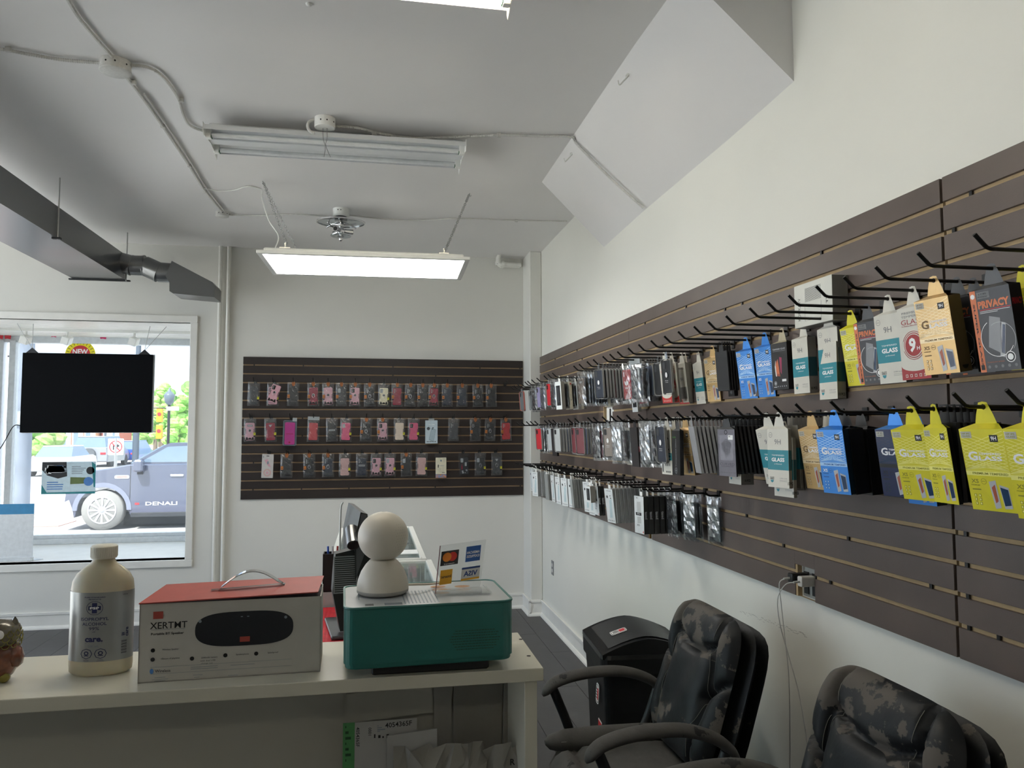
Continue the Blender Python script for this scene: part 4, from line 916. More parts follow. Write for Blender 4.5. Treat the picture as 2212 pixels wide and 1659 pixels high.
m.text('mastercard', -.025, .0582, z + .0004, .0028, wht, M=sgn() @ Matrix.Diagonal((-1, 1, 1, 1)) @ T(.05, 0, 0), w=.022)
ql(.010, .056, .042, .088, ab); m.text('AMERICAN', -.026, .075, z + .0004, .0055, wht, M=sgn() @ Matrix.Diagonal((-1, 1, 1, 1)), w=.028, bold=.02).text('EXPRESS', -.026, .067, z + .0004, .0055, wht, M=sgn() @ Matrix.Diagonal((-1, 1, 1, 1)), w=.028, bold=.02)
ql(-.042, .016, -.016, .046, iy); m.text('Interac', .029, .032, z + .0004, .006, mcb, M=sgn() @ Matrix.Diagonal((-1, 1, 1, 1)), w=.022, bold=.02)
ql(.004, .018, .044, .045, mat('card white', 'd8d8d6', .4)); ql(.004, .041, .044, .045, vb, z + .0004); ql(.004, .018, .044, .022, iy, z + .0004)
m.text('VISA', -.024, .0315, z + .0005, .011, vb, M=sgn() @ Matrix.Diagonal((-1, 1, 1, 1)), w=.030, bold=.03)
m.build('logos', t)
MB().box(-w_ / 2 - .001, 0, -.003, -w_ / 2 + .0005, h_s, .001, mat('card edge', '6a3038', .3), M=sgn()).build('edge', t)
# owl figurine, cropped by the left edge
t = thing('owl_figurine', 'glossy brown ceramic owl figurine on the counter at the left edge', 'figurine', (-.716, 1.672, CT))
ow1 = mat('owl glaze brown', '6a3a26', .18, var=.35, scale=60, coat=.5); ow2 = mat('owl feather glaze', '5d574a', .25, var=.25, scale=120, coat=.4); ow3 = mat('owl gold', '8f8640', .25, metal=.3)
MB().lathe([(.001, .004), (.018, .004), (.026, .012), (.038, .035), (.040, .052), (.034, .068), (.02, .075)], ow1, n=28).build('body', t)
hd = MB().lathe([(.02, .066), (.034, .072), (.037, .088), (.034, .104), (.022, .114), (.001, .118)], ow2, n=28); hd.build('head', t)
m = MB()
for j in range(6):
    for i in range(14):
        a_ = (i + .5 * (j % 2)) * 2 * PI / 14; zz = .072 + j * .0068; r = (.036, .0375, .038, .037, .035, .031)[j]
        Fm = frame((r * math.cos(a_), r * math.sin(a_), zz), (-math.sin(a_), math.cos(a_), 0), (0, 0, 1), (math.cos(a_), math.sin(a_), 0))
        m.tube([tuple(Fm @ Vector((.0065 * math.cos(b_), .006 * math.sin(b_), .0005))) for b_ in [PI + k * PI / 6 for k in range(7)]], .0008, ow3, 4)
m.build('feather_lines', t)
for s in (-1, 1):
    MB().loft([[(s * .012 + .005 * math.cos(a_) * k, -.0 + .004 * math.sin(a_) * k, .108 + z) for a_ in [i * PI / 3 for i in range(6)]] for k, z in ((1.6, 0), (1, .008), (.2, .014))], ow2, M=T(s * .014, 0, 0)).build('ear_tuft', t)
    MB().lathe([(.001, -.02), (.010, -.014), (.014, 0), (.011, .016), (.001, .03)], ow1, M=T(s * .033, -.006, .045) @ RY(-s * 8), sy=1.4, n=14).build('wing', t)
    MB().lathe([(.001, -.014), (.008, -.012), (.011, 0), (.009, .008), (.001, .010)], ow3, M=T(s * .016, -.014, .010) @ RX(75), n=12).build('foot', t)
    MB().lathe([(.009, 0), (.008, .002), (.001, .003)], wht, M=T(s * .013, -.033, .095) @ RX(90), n=16).build('eye', t)

# ---------------------------------------------------------------- glass showcases and till behind the counter
frm_m = mat('white aluminium section', 'd9dcda', .35, var=.02); scg = film('showcase glass', (.93, .97, .96), gloss=.04, rough=.01, haze=.02)
redm = mat('red ribbed cloth', 'c2182c', .7, var=.15, scale=40)
def showcase(label, y0, y1, x0, x1, zt, items):
    t = thing('glass_showcase', label, 'showcase', ((x0 + x1) / 2, (y0 + y1) / 2, 0)); w = (x1 - x0) / 2; d = (y1 - y0) / 2
    MB().box(-w, -d, 0, w, d, .5, mat('showcase base', '3a3c3e', .6)).build('base_cabinet', t)
    for x in (-w, w - .028):
        for z in (zt - .024, .5): MB().box(x, -d, z, x + .028, d, z + .024, frm_m, b=.003).build('rail', t)
        for y in (-d, d - .028): MB().box(x, y, .5, x + .028, y + .028, zt - .02, frm_m).build('post', t)
    for y in (-d, d - .028):
        for z in (zt - .024, .5): MB().box(-w + .02, y, z, w - .02, y + .028, z + .024, frm_m, b=.003).build('rail', t)
    MB().box(-w + .02, -d + .02, zt - .012, w - .02, d - .02, zt - .006, scg).build('top_glass', t)
    for x in (-w + .008, w - .014): MB().box(x, -d + .02, .52, x + .006, d - .02, zt - .02, scg).build('side_glass', t)
    MB().box(-w + .02, -d + .03, .74, w - .02, d - .03, .746, scg).build('glass_shelf', t)
    return t, w, d
s1, w1, d1 = showcase('nearer white framed glass showcase behind the till', 2.16, 3.53, -.19, .27, 1.0, 0)
s2, w2, d2 = showcase('farther white framed glass showcase nearer the back wall', 3.56, 4.78, -.19, .25, 1.0, 0)
t = thing('cloth_mat', 'red ribbed display cloth lying on the nearer showcase beside the till', 'cloth', (-.085, 2.42, 1.0045))
m = MB(); n = 60
m.grid(lambda u, v: (-.1 + .22 * u, -.24 + .44 * v, .0012 * abs(math.sin(u * 60)) - .0008), 80, 6, redm, sm=False).box(-.1, -.24, -.0038, .12, .20, -.001, redm); m.build('cloth', t)
rg = random.Random(8)
for i in range(10):
    x = .02 + rg.uniform(-.0, .17); y = 2.75 + i * .18
    if 3.5 < y < 3.6: y += .1
    c = rg.choice(['2f3136', '8a4650', '9fa6a8', '4d5560', 'c8cac8'])
    o = MB().prism(rrect(.075, .15, .01), 0, .012, mat('case ' + c, c, .4), c=.003).box(-.02, .03, .012, .02, .06, .014, blk).build('phone_case', None, f'small boxed accessory {nth(i + 1)} from the till inside the glass showcases', 'phone case', 'accessories inside the showcases')
    o.location = (x, y, .7465); o.rotation_euler = (0, 0, rg.uniform(-.3, .3))
o = MB().box(-.12, -.06, 0, .12, .06, .004, fb, b=.001).build('paper_card', None, 'white card lying on the farther showcase top', 'card'); o.location = (.1, 3.75, 1.0)
o = MB().box(-.09, -.13, 0, .09, .13, .01, mat('grey tray', '7c7f82', .5), b=.003).build('grey_tray', None, 'flat grey tray on the farther showcase behind the ball camera', 'tray'); o.location = (.1, 4.15, 1.0)

# till screen seen from the side/back
t = thing('till_screen', 'black till touch screen seen from behind with vents and hinge', 'screen', M=T(-.048, 2.24, 1.0062) @ RZ(8))
till = mat('till black', '141416', .38); tg = mat('till grey glass', '6d6e72', .25)
MB().box(-.065, -.03, 0, .05, .20, .010, mat('till steel foot', '606468', .3, metal=.6), b=.003).build('foot', t)
prof = [(-.040, .02), (.03, .02), (.045, .12), (.05, .21), (.02, .25), (-.055, .235), (-.062, .13)]
MB().loft([[(x, y, z) for x, z in prof] for y in (-.02, .03)], till).build('rear_housing', t)
m = MB(); m.box(-.060, -.0215, .125, .006, -.0195, .228, mat('vent silver', '9b9da0', .35, metal=.5))
for k in range(17): m.box(-.057, -.0225, .129 + k * .0058, .003, -.0212, .1318 + k * .0058, black_m)
m.build('vent_grille', t)
MB().loft([[(x, y, z) for x, z in ((.0, .16), (.035, .26), (.03, .345), (.012, .35), (-.004, .27))] for y in (-.03, .28)], till).build('screen_shell', t)
MB().add([(.0365, -.025, .262), (.0365, .275, .262), (.0325, .275, .343), (.0325, -.025, .343)], [(0, 1, 2, 3)], tg).add([(.002, -.0305, .17), (.035, -.0305, .262), (.029, -.0305, .343), (.014, -.0305, .346), (.0, -.0305, .272)], [(0, 1, 2, 3, 4)], mat('till side grey', '55565a', .35)).build('screen_glass', t)
MB().cyl((-.01, -.055, .262), (-.01, .0, .30), .018, mat('hinge chrome', '8d8f93', .2, metal=.8), 18).cyl((-.01, -.056, .2613), (-.01, -.053, .2635), .0165, black_m, 18).build('hinge', t)
t = thing('pen_cup', 'square black pen cup beside the till screen', 'cup', (-.130, 2.66, 0.952))
m = MB()
for a in ((-.03, -.03, .03, -.027), (-.03, .027, .03, .03), (-.03, -.03, -.027, .03), (.027, -.03, .03, .03)): m.box(a[0], a[1], .1, a[2], a[3], .225, till)
m.box(-.03, -.03, .1, .03, .03, .103, till).box(-.032, -.032, .049, .032, .032, .1, mat('frosted cup base', 'a9b2b0', .4)); m.build('cup', t)
for k, c in enumerate(('2b4fb0', 'c8c8cc', 'a53a34')): MB().cyl((-.01 + k * .01, 0, .11), (-.016 + k * .016, .01, .245), .0035, mat('pen ' + c, c, .4), 8).build('pen', t)
a = at(737, 1085, Y=2.5)
MB().tube(smooth([(a.x - .004, 2.5, 1.0), (a.x - .003, 2.5, 1.2), (a.x - .001, 2.5, a.z - .03), (a.x + .001, 2.5, a.z - .008), (a.x + .006, 2.5, a.z)]), .0028, mat('clear rod', 'cfd3d2', .2), 8).build('clear_rod', None, 'thin clear rod standing behind the till screen', 'rod')

# ---------------------------------------------------------------- bin
t = thing('waste_bin', 'black plastic swing lid bin against the right wall', 'bin', M=T(1.12, 3.17, 0) @ RZ(-4) @ Matrix.Diagonal((1.0, 1.0, 1.0, 1)))
bn = mat('bin plastic', '17191b', .38, var=.08, bump=.03, bscale=700)
hw, hd = .195, .205
MB().loft([[(x * s, y * s, z) for x, y in rrect(2 * hw, 2 * hd, .03, 4)] for s, z in ((.80, 0), (.82, .01), (.93, .55), (.955, .615))], bn).build('body', t)
MB().loft([[(x * s, y * s, z) for x, y in rrect(2 * hw, 2 * hd, .035, 4)] for s, z in ((.99, .605), (1.0, .61), (1.01, .67), (.99, .685))], bn).build('lid_rim', t)
def lz(x): return .685 + .062 * (1 - abs((x - .0) / hw) ** 1.6)
MB().grid(lambda u, v: (-hw * .99 + u * 2 * hw * .99, -hd * .97 + v * 2 * hd * .97, lz(-hw * .97 + u * 2 * hw * .97)), 14, 2, bn).loft([[(-hw * .99 + k / 14 * 2 * hw * .99, y, z) for k, z in [(k, lz(-hw * .97 + k / 14 * 2 * hw * .97)) for k in range(15)]] + [(hw * .99, y, .67), (-hw * .99, y, .67)] for y in (-hd * .97, hd * .97)], bn).build('lid_top', t)
MB().grid(lambda u, v: (-hw * .82 + u * 1.5 * hw, -hd * .82 + v * hd * 1.64, lz(-hw * .82 + u * 1.5 * hw) + .004), 10, 2, mat('bin flap', '1f2123', .45, bump=.05, bscale=500)).build('flap', t)
def sticker(Fm, w, h):
    m = MB(); m.prism(rrect(w, h, h * .2, 4), 0, .0008, wht, Fm).prism(rrect(w * .92, h * .86, h * .18, 4), .0008, .0012, blk, Fm).prism(rrect(w * .86, h * .78, h * .16, 4), .0012, .0016, wht, Fm).prism(rrect(w * .35, h * .6, h * .1, 4, cx=w * .22), .0016, .002, redp, Fm)
    for k in range(4): m.box(-w * .36, -h * .25 + k * h * .14, .0016, w * .02, -h * .19 + k * h * .14, .002, blk, Fm)
    m.text('A/S', -w * .17, h * .28, .0018, h * .14, blk, Fm, bold=.02)
    return m.build('sticker', t)
x = -.085; sl = (lz(x + .01) - lz(x - .01)) / .02
nrm = Vector((-sl, 0, 1)).normalized(); uu = Vector((0, -1, 0)); 
sticker(frame((x, -.03, lz(x) + .0055), (0, -1, 0), (nrm.cross(Vector((0, -1, 0))).x, 0, nrm.cross(Vector((0, -1, 0))).z), tuple(nrm)) @ RZ(90), .07, .05)
sticker(frame((-hw * .965, -.08, .50), (0, -1, 0), (.055, 0, 1), (-1, 0, .055)), .05, .08)
F2 = frame((-hw * .925, -.08, .34), (0, -1, 0), (.055, 0, 1), (-1, 0, .055))
MB().box(-.03, -.07, 0, .03, .05, .001, wht, F2).box(-.027, .0, .001, .027, .045, .0016, redp, F2).box(-.024, -.06, .001, .0, -.01, .0016, blk, F2).build('sticker', t)

# ---------------------------------------------------------------- worn office chairs
lea = mat('worn black leather', '14171a', .5, spec=.35, var=.12, scale=20, bump=.12, bscale=38, two='5a5550', thr=(.50, .512), tscale=4.5)
leb = mat('black leather', '14171a', .5, spec=.35, var=.12, scale=20, bump=.12, bscale=38, two='5a5550', thr=(.575, .587), tscale=5.5)
sue = mat('grey scuffed leather', '454341', .8, var=.12, scale=25, bump=.15, bscale=60, two='1a1b1c', thr=(.60, .62), tscale=9)
sti = mat('stitching', '77756e', .6)
def sgp(d, w): return math.exp(-(d / w) ** 2)
def pad(mb, w, h, T_, m, M, seams=(), n=26, dish=0.0, rc=.16, bend=0.0, amp=.0, sd=0, back=.05, m2=None):
    """upholstered pad: rounded-rectangle outline, bulged front, pinched seams"""
    rg = random.Random(sd); ph = [rg.uniform(0, 6.28) for _ in range(8)]
    def P(u, v, front=True):
        a = u * 2 - 1; b = v * 2 - 1
        e = 5.0; k = (abs(a) ** e + abs(b) ** e) ** (1 / e); mx = max(abs(a), abs(b))
        s = mx / k if k > 1e-6 else 1
        x = a * s * w / 2; y = b * s * h / 2
        edge = max(0, 1 - mx ** 4) ** .5
        z = T_ * edge
        if front:
            for f in seams:
                d = f(x, y); z -= .030 * sgp(d, .010) * min(1, edge * 2) + .012 * sgp(d, .030) * edge
            z += amp * math.sin(18 * x + ph[0] + 5 * y) * math.sin(11 * y + ph[1]) * edge + amp * .6 * math.sin(33 * x - 21 * y + ph[2]) * edge
            z -= dish * max(0, 1 - (a * a + b * b)) 
        else: z = -back * edge
        z += bend * (b * b)
        return (x, y, z)
    vs = .70 if m2 else 1.0
    if m2: mb.grid(lambda u, v: P(u, vs + v * (1 - vs)), n, int(n * .3), m2, M)
    mb.grid(lambda u, v: P(u, v * vs), n, int(n * vs), m, M); mb.grid(lambda u, v: P(1 - u, v, False), 10, 10, m, M)
    return P
def chair(label, loc, rz, lift=0.0, scale=1.0):
    t = thing('office_chair', label, 'chair', M=T(*loc) @ RZ(rz))
    S = .455 + lift
    # seat
    m = MB(); Ms = T(0, .0, S - .045)
    pad(m, .50, .50, .085, sue, Ms, seams=(lambda x, y: abs(abs(x) - .165) , lambda x, y: abs(y - .16) + (0 if abs(x) < .165 else .1)), amp=.004, sd=3, back=.05, dish=.012)
    m.build('seat', t)
    for s in (-1, 1):
        m = MB(); m.loft([[(s * (.205 + .045 * math.cos(a_) * k), y, S + .02 + .04 * math.sin(a_) * k) for a_ in [i * PI / 8 for i in range(16)]] for y, k in ((-.22, .5), (-.2, .85), (-.1, 1), (.08, 1.05), (.18, .95), (.235, .6), (.25, .2))], sue, sm=True); m.build('seat_bolster', t)
        m = MB(); m.tube([(s * .166, -.2 + .04 * k, S + .032) for k in range(11)], .0012, sti, 4); m.build('stitching', t)
    MB().box(-.20, -.20, S - .10, .20, .2, S - .055, blackp_m, b=.02).build('seat_pan', t)
    # backrest, reclined towards the wall (local -y)
    BH_ = .50; rec = 17
    Mb = T(0, -.245, S + .02 + BH_ / 2) @ RX(rec) @ frame((0, 0, 0), (-1, 0, 0), (0, 0, 1), (0, 1, 0))
    head = lambda x, y: abs(y - (.105 + .10 * (abs(x) / .24) ** 2)) if abs(x) < .15 else 1
    side = lambda x, y: abs(abs(x) - (.125 + .035 * math.sin((y + .28) * 5.2)))
    cross = lambda x, y: abs(y + .02 - .9 * (abs(x) - .15)) if abs(x) > .13 else 1
    m = MB(); Pf = pad(m, .48, BH_, .062, leb, Mb @ T(0, 0, .015), m2=lea, seams=(head, side, cross), n=48, amp=.006, sd=5, back=.03, dish=.012); m.build('backrest', t)
    m = MB(); pad(m, .50, BH_ * .98, .03, leb, Mb @ T(0, -.005, -.035), n=14, back=.055); m.build('back_cushion', t)
    m = MB(); pad(m, .49, BH_ * .96, .02, leb, Mb @ T(0, -.01, -.085), n=10, back=.035); m.build('outer_shell', t)
    m = MB()
    for s in (-1, 1):
        for off in (-.006, .006):
            m.tube([tuple(Mb @ (Vector(Pf((x / .24 + 1) / 2, (y / (BH_ / 2) + 1) / 2)) + Vector((0, 0, .016)))) for x, y in [(s * (.125 + .035 * math.sin((y + .28) * 5.2)) + off * 2, y) for y in [-.22 + .45 * k / 30 for k in range(31)]]], .0009, sti, 4)
    m.build('stitching', t)
    # arms: padded top on a bent loop
    for s in (-1, 1):
        x = s * .285
        arc = smooth([(x, .24, S + .155), (x, .19, S + .20), (x, .08, S + .225), (x, -.06, S + .225), (x * 1.0, -.17, S + .19), (x, -.24, S + .13)], 6)
        m = MB(); rings = []
        for i, p in enumerate(arc):
            k = i / (len(arc) - 1); ww = .034 * (1 - .25 * abs(2 * k - 1) ** 3) * (.35 + .65 * min(1, min(k, 1 - k) * 12)); d = (arc[min(i + 1, len(arc) - 1)] - arc[max(i - 1, 0)]).normalized(); nn = Vector((1, 0, 0)).cross(d)
            rings.append([tuple(p + Vector((1, 0, 0)) * ww * math.cos(a_) + nn * ww * .55 * math.sin(a_)) for a_ in [j * 2 * PI / 14 for j in range(14)]])
        m.loft(rings, sue, sm=True); ar = m.build('armrest', t)
        m = MB(); m.tube(smooth([(x, .20, S + .175), (x, .16, S + .08), (x * .98, .13, S + .0), (x * .9, .10, S - .06), (x * .7, .06, S - .085)]), .017, blackp_m, 10).tube(smooth([(x, -.2, S + .15), (x * .98, -.15, S + .03), (x * .9, -.08, S - .06), (x * .7, -.02, S - .085)]), .017, blackp_m, 10)
        m.build('arm_support', t)
    MB().cyl((0, 0, .12), (0, 0, S - .08), .026, black_m, 14).cyl((0, 0, .1), (0, 0, .28), .036, black_m, 14).build('gas_column', t)
    for k in range(5):
        a_ = k * 2 * PI / 5 + .3; c, s_ = math.cos(a_), math.sin(a_)
        l = MB().cyl((.02 * c, .02 * s_, .13), (.29 * c, .29 * s_, .085), .024, blackp_m, 10, r2=.015).build('base_leg', t)
        MB().cyl((.28 * c - .02 * s_, .28 * s_ + .02 * c, .03), (.28 * c + .02 * s_, .28 * s_ - .02 * c, .03), .03, black_m, 16).cyl((.28 * c, .28 * s_, .03), (.28 * c, .28 * s_, .09), .008, black_m, 8).build('caster', l)
    return t
chair('black office chair with peeling grey leather next to the waste bin', (.86, 2.49, 0), 90, .01)
chair('nearer black office chair with peeling headrest, cropped by the bottom edge', (.89, 1.60, 0), 90, .035)

# ---------------------------------------------------------------- outlets, chargers, boxes on the right wall
t = thing('wall_socket', 'small grey socket plate low on the right wall near the corner', 'socket', M=frame((XR - .0005, 6.13, .47), (0, -1, 0), (0, 0, 1), (-1, 0, 0)))
MB().box(-.035, -.058, 0, .035, .058, .005, mat('socket grey', '76787a', .4), b=.002).build('plate', t)
for y in (-.022, .022): MB().prism(rrect(.034, .028, .008), .005, .0065, mat('socket inset', 'c6c6c4', .4), T(0, y, 0)).build('outlet', t)
oy = at(1752, 1260, X=XR - .004).y
t = thing('socket_box', 'bare metal outlet plate showing in the slatwall cut-out', 'socket', M=frame((XR - .001, 2.365, 1.055), (0, -1, 0), (0, 0, 1), (-1, 0, 0)))
MB().box(-.052, -.033, 0, .07, .072, .002, steel_m, b=.001).build('plate', t)
for x in (-.03, .018):
    for y in (-.005, .035): MB().box(x - .012, y - .017, .002, x + .014, y + .017, .005, black_m).build('outlet', t)
MB().box(-.074, -.036, 0, -.062, .07, .016, mdf_m).build('trim_strip', t)
def plug(label, c, m_, w, h, L, cm_, path):
    t = thing('usb_charger', label, 'charger', tuple(c))
    MB().prism(rrect(w, h, .006, 4), 0, L, m_, frame((0, 0, 0), (0, -1, 0), (0, 0, 1), (-1, 0, 0)), c=.003).build('charger_body', t)
    MB().cyl((-L, 0, 0), (-L - .022, 0, -.002), .0035, cm_, 10).build('usb_plug', t)
    MB().tube(smooth([(-L - .02, 0, -.002)] + path), .0019, cm_, 6).build('charging_cable', t)
wc = mat('white cable', 'c9c9c6', .4)
pc = Vector((XR - .004, 2.352, 1.083)); pb = Vector((XR - .004, 2.395, 1.087))
plug('white usb charger with white cable plugged into the cut-out', pc, mat('charger white', 'cbc9c4', .35), .028, .034, .052, wc, [(-.095, .015, -.012), (-.115, .03, -.06), (-.11, .03, -.14), (-.09, .01, -.25), (-.075, -.02, -.36), (-.07, -.05, -.50), (-.075, -.075, -.62), (-.1, -.06, -.75)])
plug('black usb charger with thin cable plugged into the cut-out', pb, mat('charger black', '1a1b1c', .35), .03, .032, .062, wc, [(-.095, .01, -.02), (-.09, .01, -.09), (-.085, .0, -.2), (-.08, -.01, -.32), (-.078, -.006, -.5), (-.08, .0, -.68), (-.09, .0, -.85)])
# pale boxes fixed in the far cut-out
t = thing('junction_cover', 'white painted wall box showing in the far slatwall cut-out', 'wall box', M=frame((XR - .001, 4.55, 1.655), (0, -1, 0), (0, 0, 1), (-1, 0, 0)))
MB().box(-.07, -.08, 0, .07, .08, .004, white_m, b=.001).box(-.005, -.07, .004, .02, .07, .006, black_m).build('plate', t)
MB().box(-.088, -.085, 0, -.075, .085, .019, mdf_m).build('trim_strip', t)
for yy in (5.45, 3.84):
    t = thing('metal_angle', 'brass coloured metal angle in the ' + ('far' if yy > 5 else 'middle') + ' notch of the slatwall bottom edge', 'bracket', M=frame((XR - .001, yy, 1.02), (0, -1, 0), (0, 0, 1), (-1, 0, 0)))
    MB().box(-.02, 0, 0, -.004, .11, .018, mat('brass angle', '8a6a34', .4, metal=.5)).build('angle', t)
    if yy < 5: MB().box(.003, .0, 0, .024, .09, .012, steel_m).build('box_side', t)
# carton on top of hooks (white tv box accessory) in the middle of the upper slats
a = at(1715, 617, X=1.385); b = at(1799, 694, X=1.385); tb = at(1715, 708, X=1.385)
t = thing('white_carton', 'white and grey carton with line grille print resting on the top row of hooks', 'box', M=frame((1.385, (a.y + b.y) / 2, (tb.z + b.z) / 2), (0, -1, 0), (0, 0, 1), (-1, 0, 0)))
w = (a.y - b.y) / 2; hC = a.z - tb.z; DC = .0545
wtc = mat('carton pale', 'd3d3cb', .5, var=.02); wtg = mat('carton grey side', '7e7d78', .5)
MB().box(-w, 0, -DC, w, hC, 0, wtc, b=.001).build('carton', t)
MB().box(w + .0003, .001, -DC + .001, w + .0008, hC - .001, -.001, wtg).box(-w + .001, -.0006, -DC + .001, w - .001, -.0002, -.001, wtg).build('grey_side', t)
m = MB()
for k in range(15): m.box(-w * .40, hC * (.56 + k * .0215), .0002, w * .45, hC * (.56 + k * .0215) + .0010, .0005, mat('print dark grey', '3c3c3a', .5))
m.text('KONKATV', -w * .72, hC * .42, .0005, w * .14, _mats['print dark grey'], rot=90, w=.075).text('TV', w * .75, hC * .5, .0005, w * .1, _mats['print dark grey'], rot=90, w=.03, bold=.02)
m.box(-w * .42, hC * .12, .0002, w * .45, hC * .125, .0004, grey_m); m.box(-w * .42, hC * .12, .0002, -w * .41, hC * .5, .0004, grey_m); m.box(w * .44, hC * .12, .0002, w * .45, hC * .5, .0004, grey_m)
m.build('printing', t)

# ---------------------------------------------------------------- peg hooks and goods
hook_cache = {}
def hook(M, L, label, group, r=.0042, up=.034):
    k = (round(L, 3), r, up)
    if k not in hook_cache:
        a = MB(); a.box(-.013, -.018, .0, .013, .022, .004, black_m, b=.001).box(-.011, .012, -.008, .011, .020, .002, black_m)
        b = MB(); b.tube([(0, 0, .003), (0, 0, L - .01), (0, .003, L), (0, up * .8, L + up * .75)], r, black_m, 8)
        hook_cache[k] = (a.mesh('bracket'), b.mesh('bar'))
    t = thing('peg_hook', label, 'hook', M=M, group=group)
    inst(hook_cache[k][0], 'bracket', t); inst(hook_cache[k][1], 'bar', t); return t
def RW(x, y, z): return frame((x, y, z), (0, -1, 0), (0, 0, 1), (-1, 0, 0))
HY1 = [1.265, 1.42, 1.56, 1.68, 1.80, 1.935, 2.05, 2.16, 2.32, 2.455, 2.575, 2.72, 2.86, 3.01, 3.16, 3.30, 3.455, 3.575, 3.69, 3.86, 3.98, 4.14, 4.26, 4.79, 4.92, 5.04, 5.27, 5.45, 5.60, 5.70, 5.86, 6.0, 6.15, 6.3]
HY2 = [1.205, 1.335, 1.47, 1.60, 1.75, 1.915, 2.03, 2.145, 2.27, 2.40, 2.51, 2.61, 2.745, 2.87, 3.0, 3.175, 3.335, 3.47, 3.565, 3.71, 3.87, 3.975, 4.24, 4.40, 4.79, 4.91, 5.03, 5.35, 5.5, 5.65, 5.85, 6.05]
HY3 = [3.02, 3.155, 3.28, 3.404, 3.548, 3.705, 3.897, 4.085, 4.263, 4.419, 4.69, 4.809, 4.958, 5.128, 5.27, 5.42, 5.593, 5.761, 5.922, 6.092, 6.291]
HZ = (1.937, 1.632, 1.312); XS = 1.441
ROWN = ('top', 'middle', 'lowest')
def ynear(hys, i): return nth(i + 1)
for r_i, hys in enumerate((HY1, HY2, HY3)):
    for i, y in enumerate(hys):
        L = .272 if r_i < 2 else (.05 if i == 0 else .10 if i == 1 else .20 if i < 8 else .25)
        hook(RW(XS, y, HZ[r_i]), L, f'black wire peg hook, {ROWN[r_i]} row of right wall, {nth(i + 1)} from the camera', f'peg hooks in the {ROWN[r_i]} row of the right wall', up=.034 if r_i < 2 else .018)

# ---- printed cartons for glass screen protectors
def foil(name, c, rough=.3, metal=.35): return mat(name, c, rough, metal=metal, var=.05, scale=30)
fy, fg, fbz = foil('foil yellow', 'd9d02c', .35, .15), foil('foil gold', 'cfae78', .3, .45), foil('foil blue', '3b86d8', .28, .35)
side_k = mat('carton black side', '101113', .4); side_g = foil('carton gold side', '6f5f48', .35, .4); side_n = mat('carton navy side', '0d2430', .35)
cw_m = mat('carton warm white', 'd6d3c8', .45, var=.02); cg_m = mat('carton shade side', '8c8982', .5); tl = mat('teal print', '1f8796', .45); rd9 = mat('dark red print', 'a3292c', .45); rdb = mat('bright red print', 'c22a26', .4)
org = mat('orange strip', 'd9784a', .45); pch = mat('phone picture dark', '1f3a5c', .2); phs = mat('phone picture silver', 'b9bcc0', .2); pho = mat('phone picture red', 'a8563c', .3); sil = mat('silver print', 'f2f2f6', .35); gld = mat('gold print', 'b08a3a', .3, metal=.4)  # silver print: foil highlight put into its near-white colour
BWd, BHt, BDp = .094, .176, .032
part_cache = {}
def printer(m, w, h, z, y0):
    """helpers working in fractions of the front face: fx 0..1 left to right, fy 0..1 top to bottom"""
    X = lambda f: (f - .5) * w; Y = lambda f: y0 - f * h
    def q(x0, f0, x1, f1, mm, k=1): m.add([(X(x0), Y(f1), z + k * .0002), (X(x1), Y(f1), z + k * .0002), (X(x1), Y(f0), z + k * .0002), (X(x0), Y(f0), z + k * .0002)], [(0, 1, 2, 3)], mm)
    def tx(s, x, f, hh, mm, wf=None, k=2, rot=0, bold=.02): m.text(s, X(x), Y(f), z + k * .0002, hh * h, mm, w=(wf * (w if rot == 0 else h) if wf else None), rot=rot, bold=bold)
    def poly(P, mm, k=2): m.flat([(X(a), Y(b)) for a, b in P], z + k * .0002, mm)
    def disc(x, f, r, mm, k=2): m.flat(circ(r * w, 24, X(x), Y(f)), z + k * .0002, mm)
    def rng(x, f, r0, r1, mm, k=2, n=28, a0=0, a1=360):
        for i in range(n):
            a, b = R_(a0 + (a1 - a0) * i / n), R_(a0 + (a1 - a0) * (i + 1) / n)
            m.add([(X(x) + r0 * w * math.cos(a), Y(f) + r0 * w * math.sin(a), z + k * .0002), (X(x) + r1 * w * math.cos(a), Y(f) + r1 * w * math.sin(a), z + k * .0002), (X(x) + r1 * w * math.cos(b), Y(f) + r1 * w * math.sin(b), z + k * .0002), (X(x) + r0 * w * math.cos(b), Y(f) + r0 * w * math.sin(b), z + k * .0002)], [(0, 1, 2, 3)], mm)
    return X, Y, q, tx, poly, disc, rng
def phones(poly, q, x, f, s=1.0):
    poly([(x, f + .02), (x + .16 * s, f), (x + .19 * s, f + .33 * s), (x + .06 * s, f + .35 * s)], phs, 2); poly([(x + .05 * s, f + .09), (x + .13 * s, f + .05), (x + .15 * s, f + .25 * s), (x + .09 * s, f + .28 * s)], pho, 3)
    poly([(x + .22 * s, f + .05), (x + .42 * s, f + .08), (x + .44 * s, f + .33 * s), (x + .27 * s, f + .34 * s)], phs, 2); poly([(x + .24 * s, f + .08), (x + .405 * s, f + .105), (x + .42 * s, f + .29 * s), (x + .28 * s, f + .305 * s)], pch, 3)
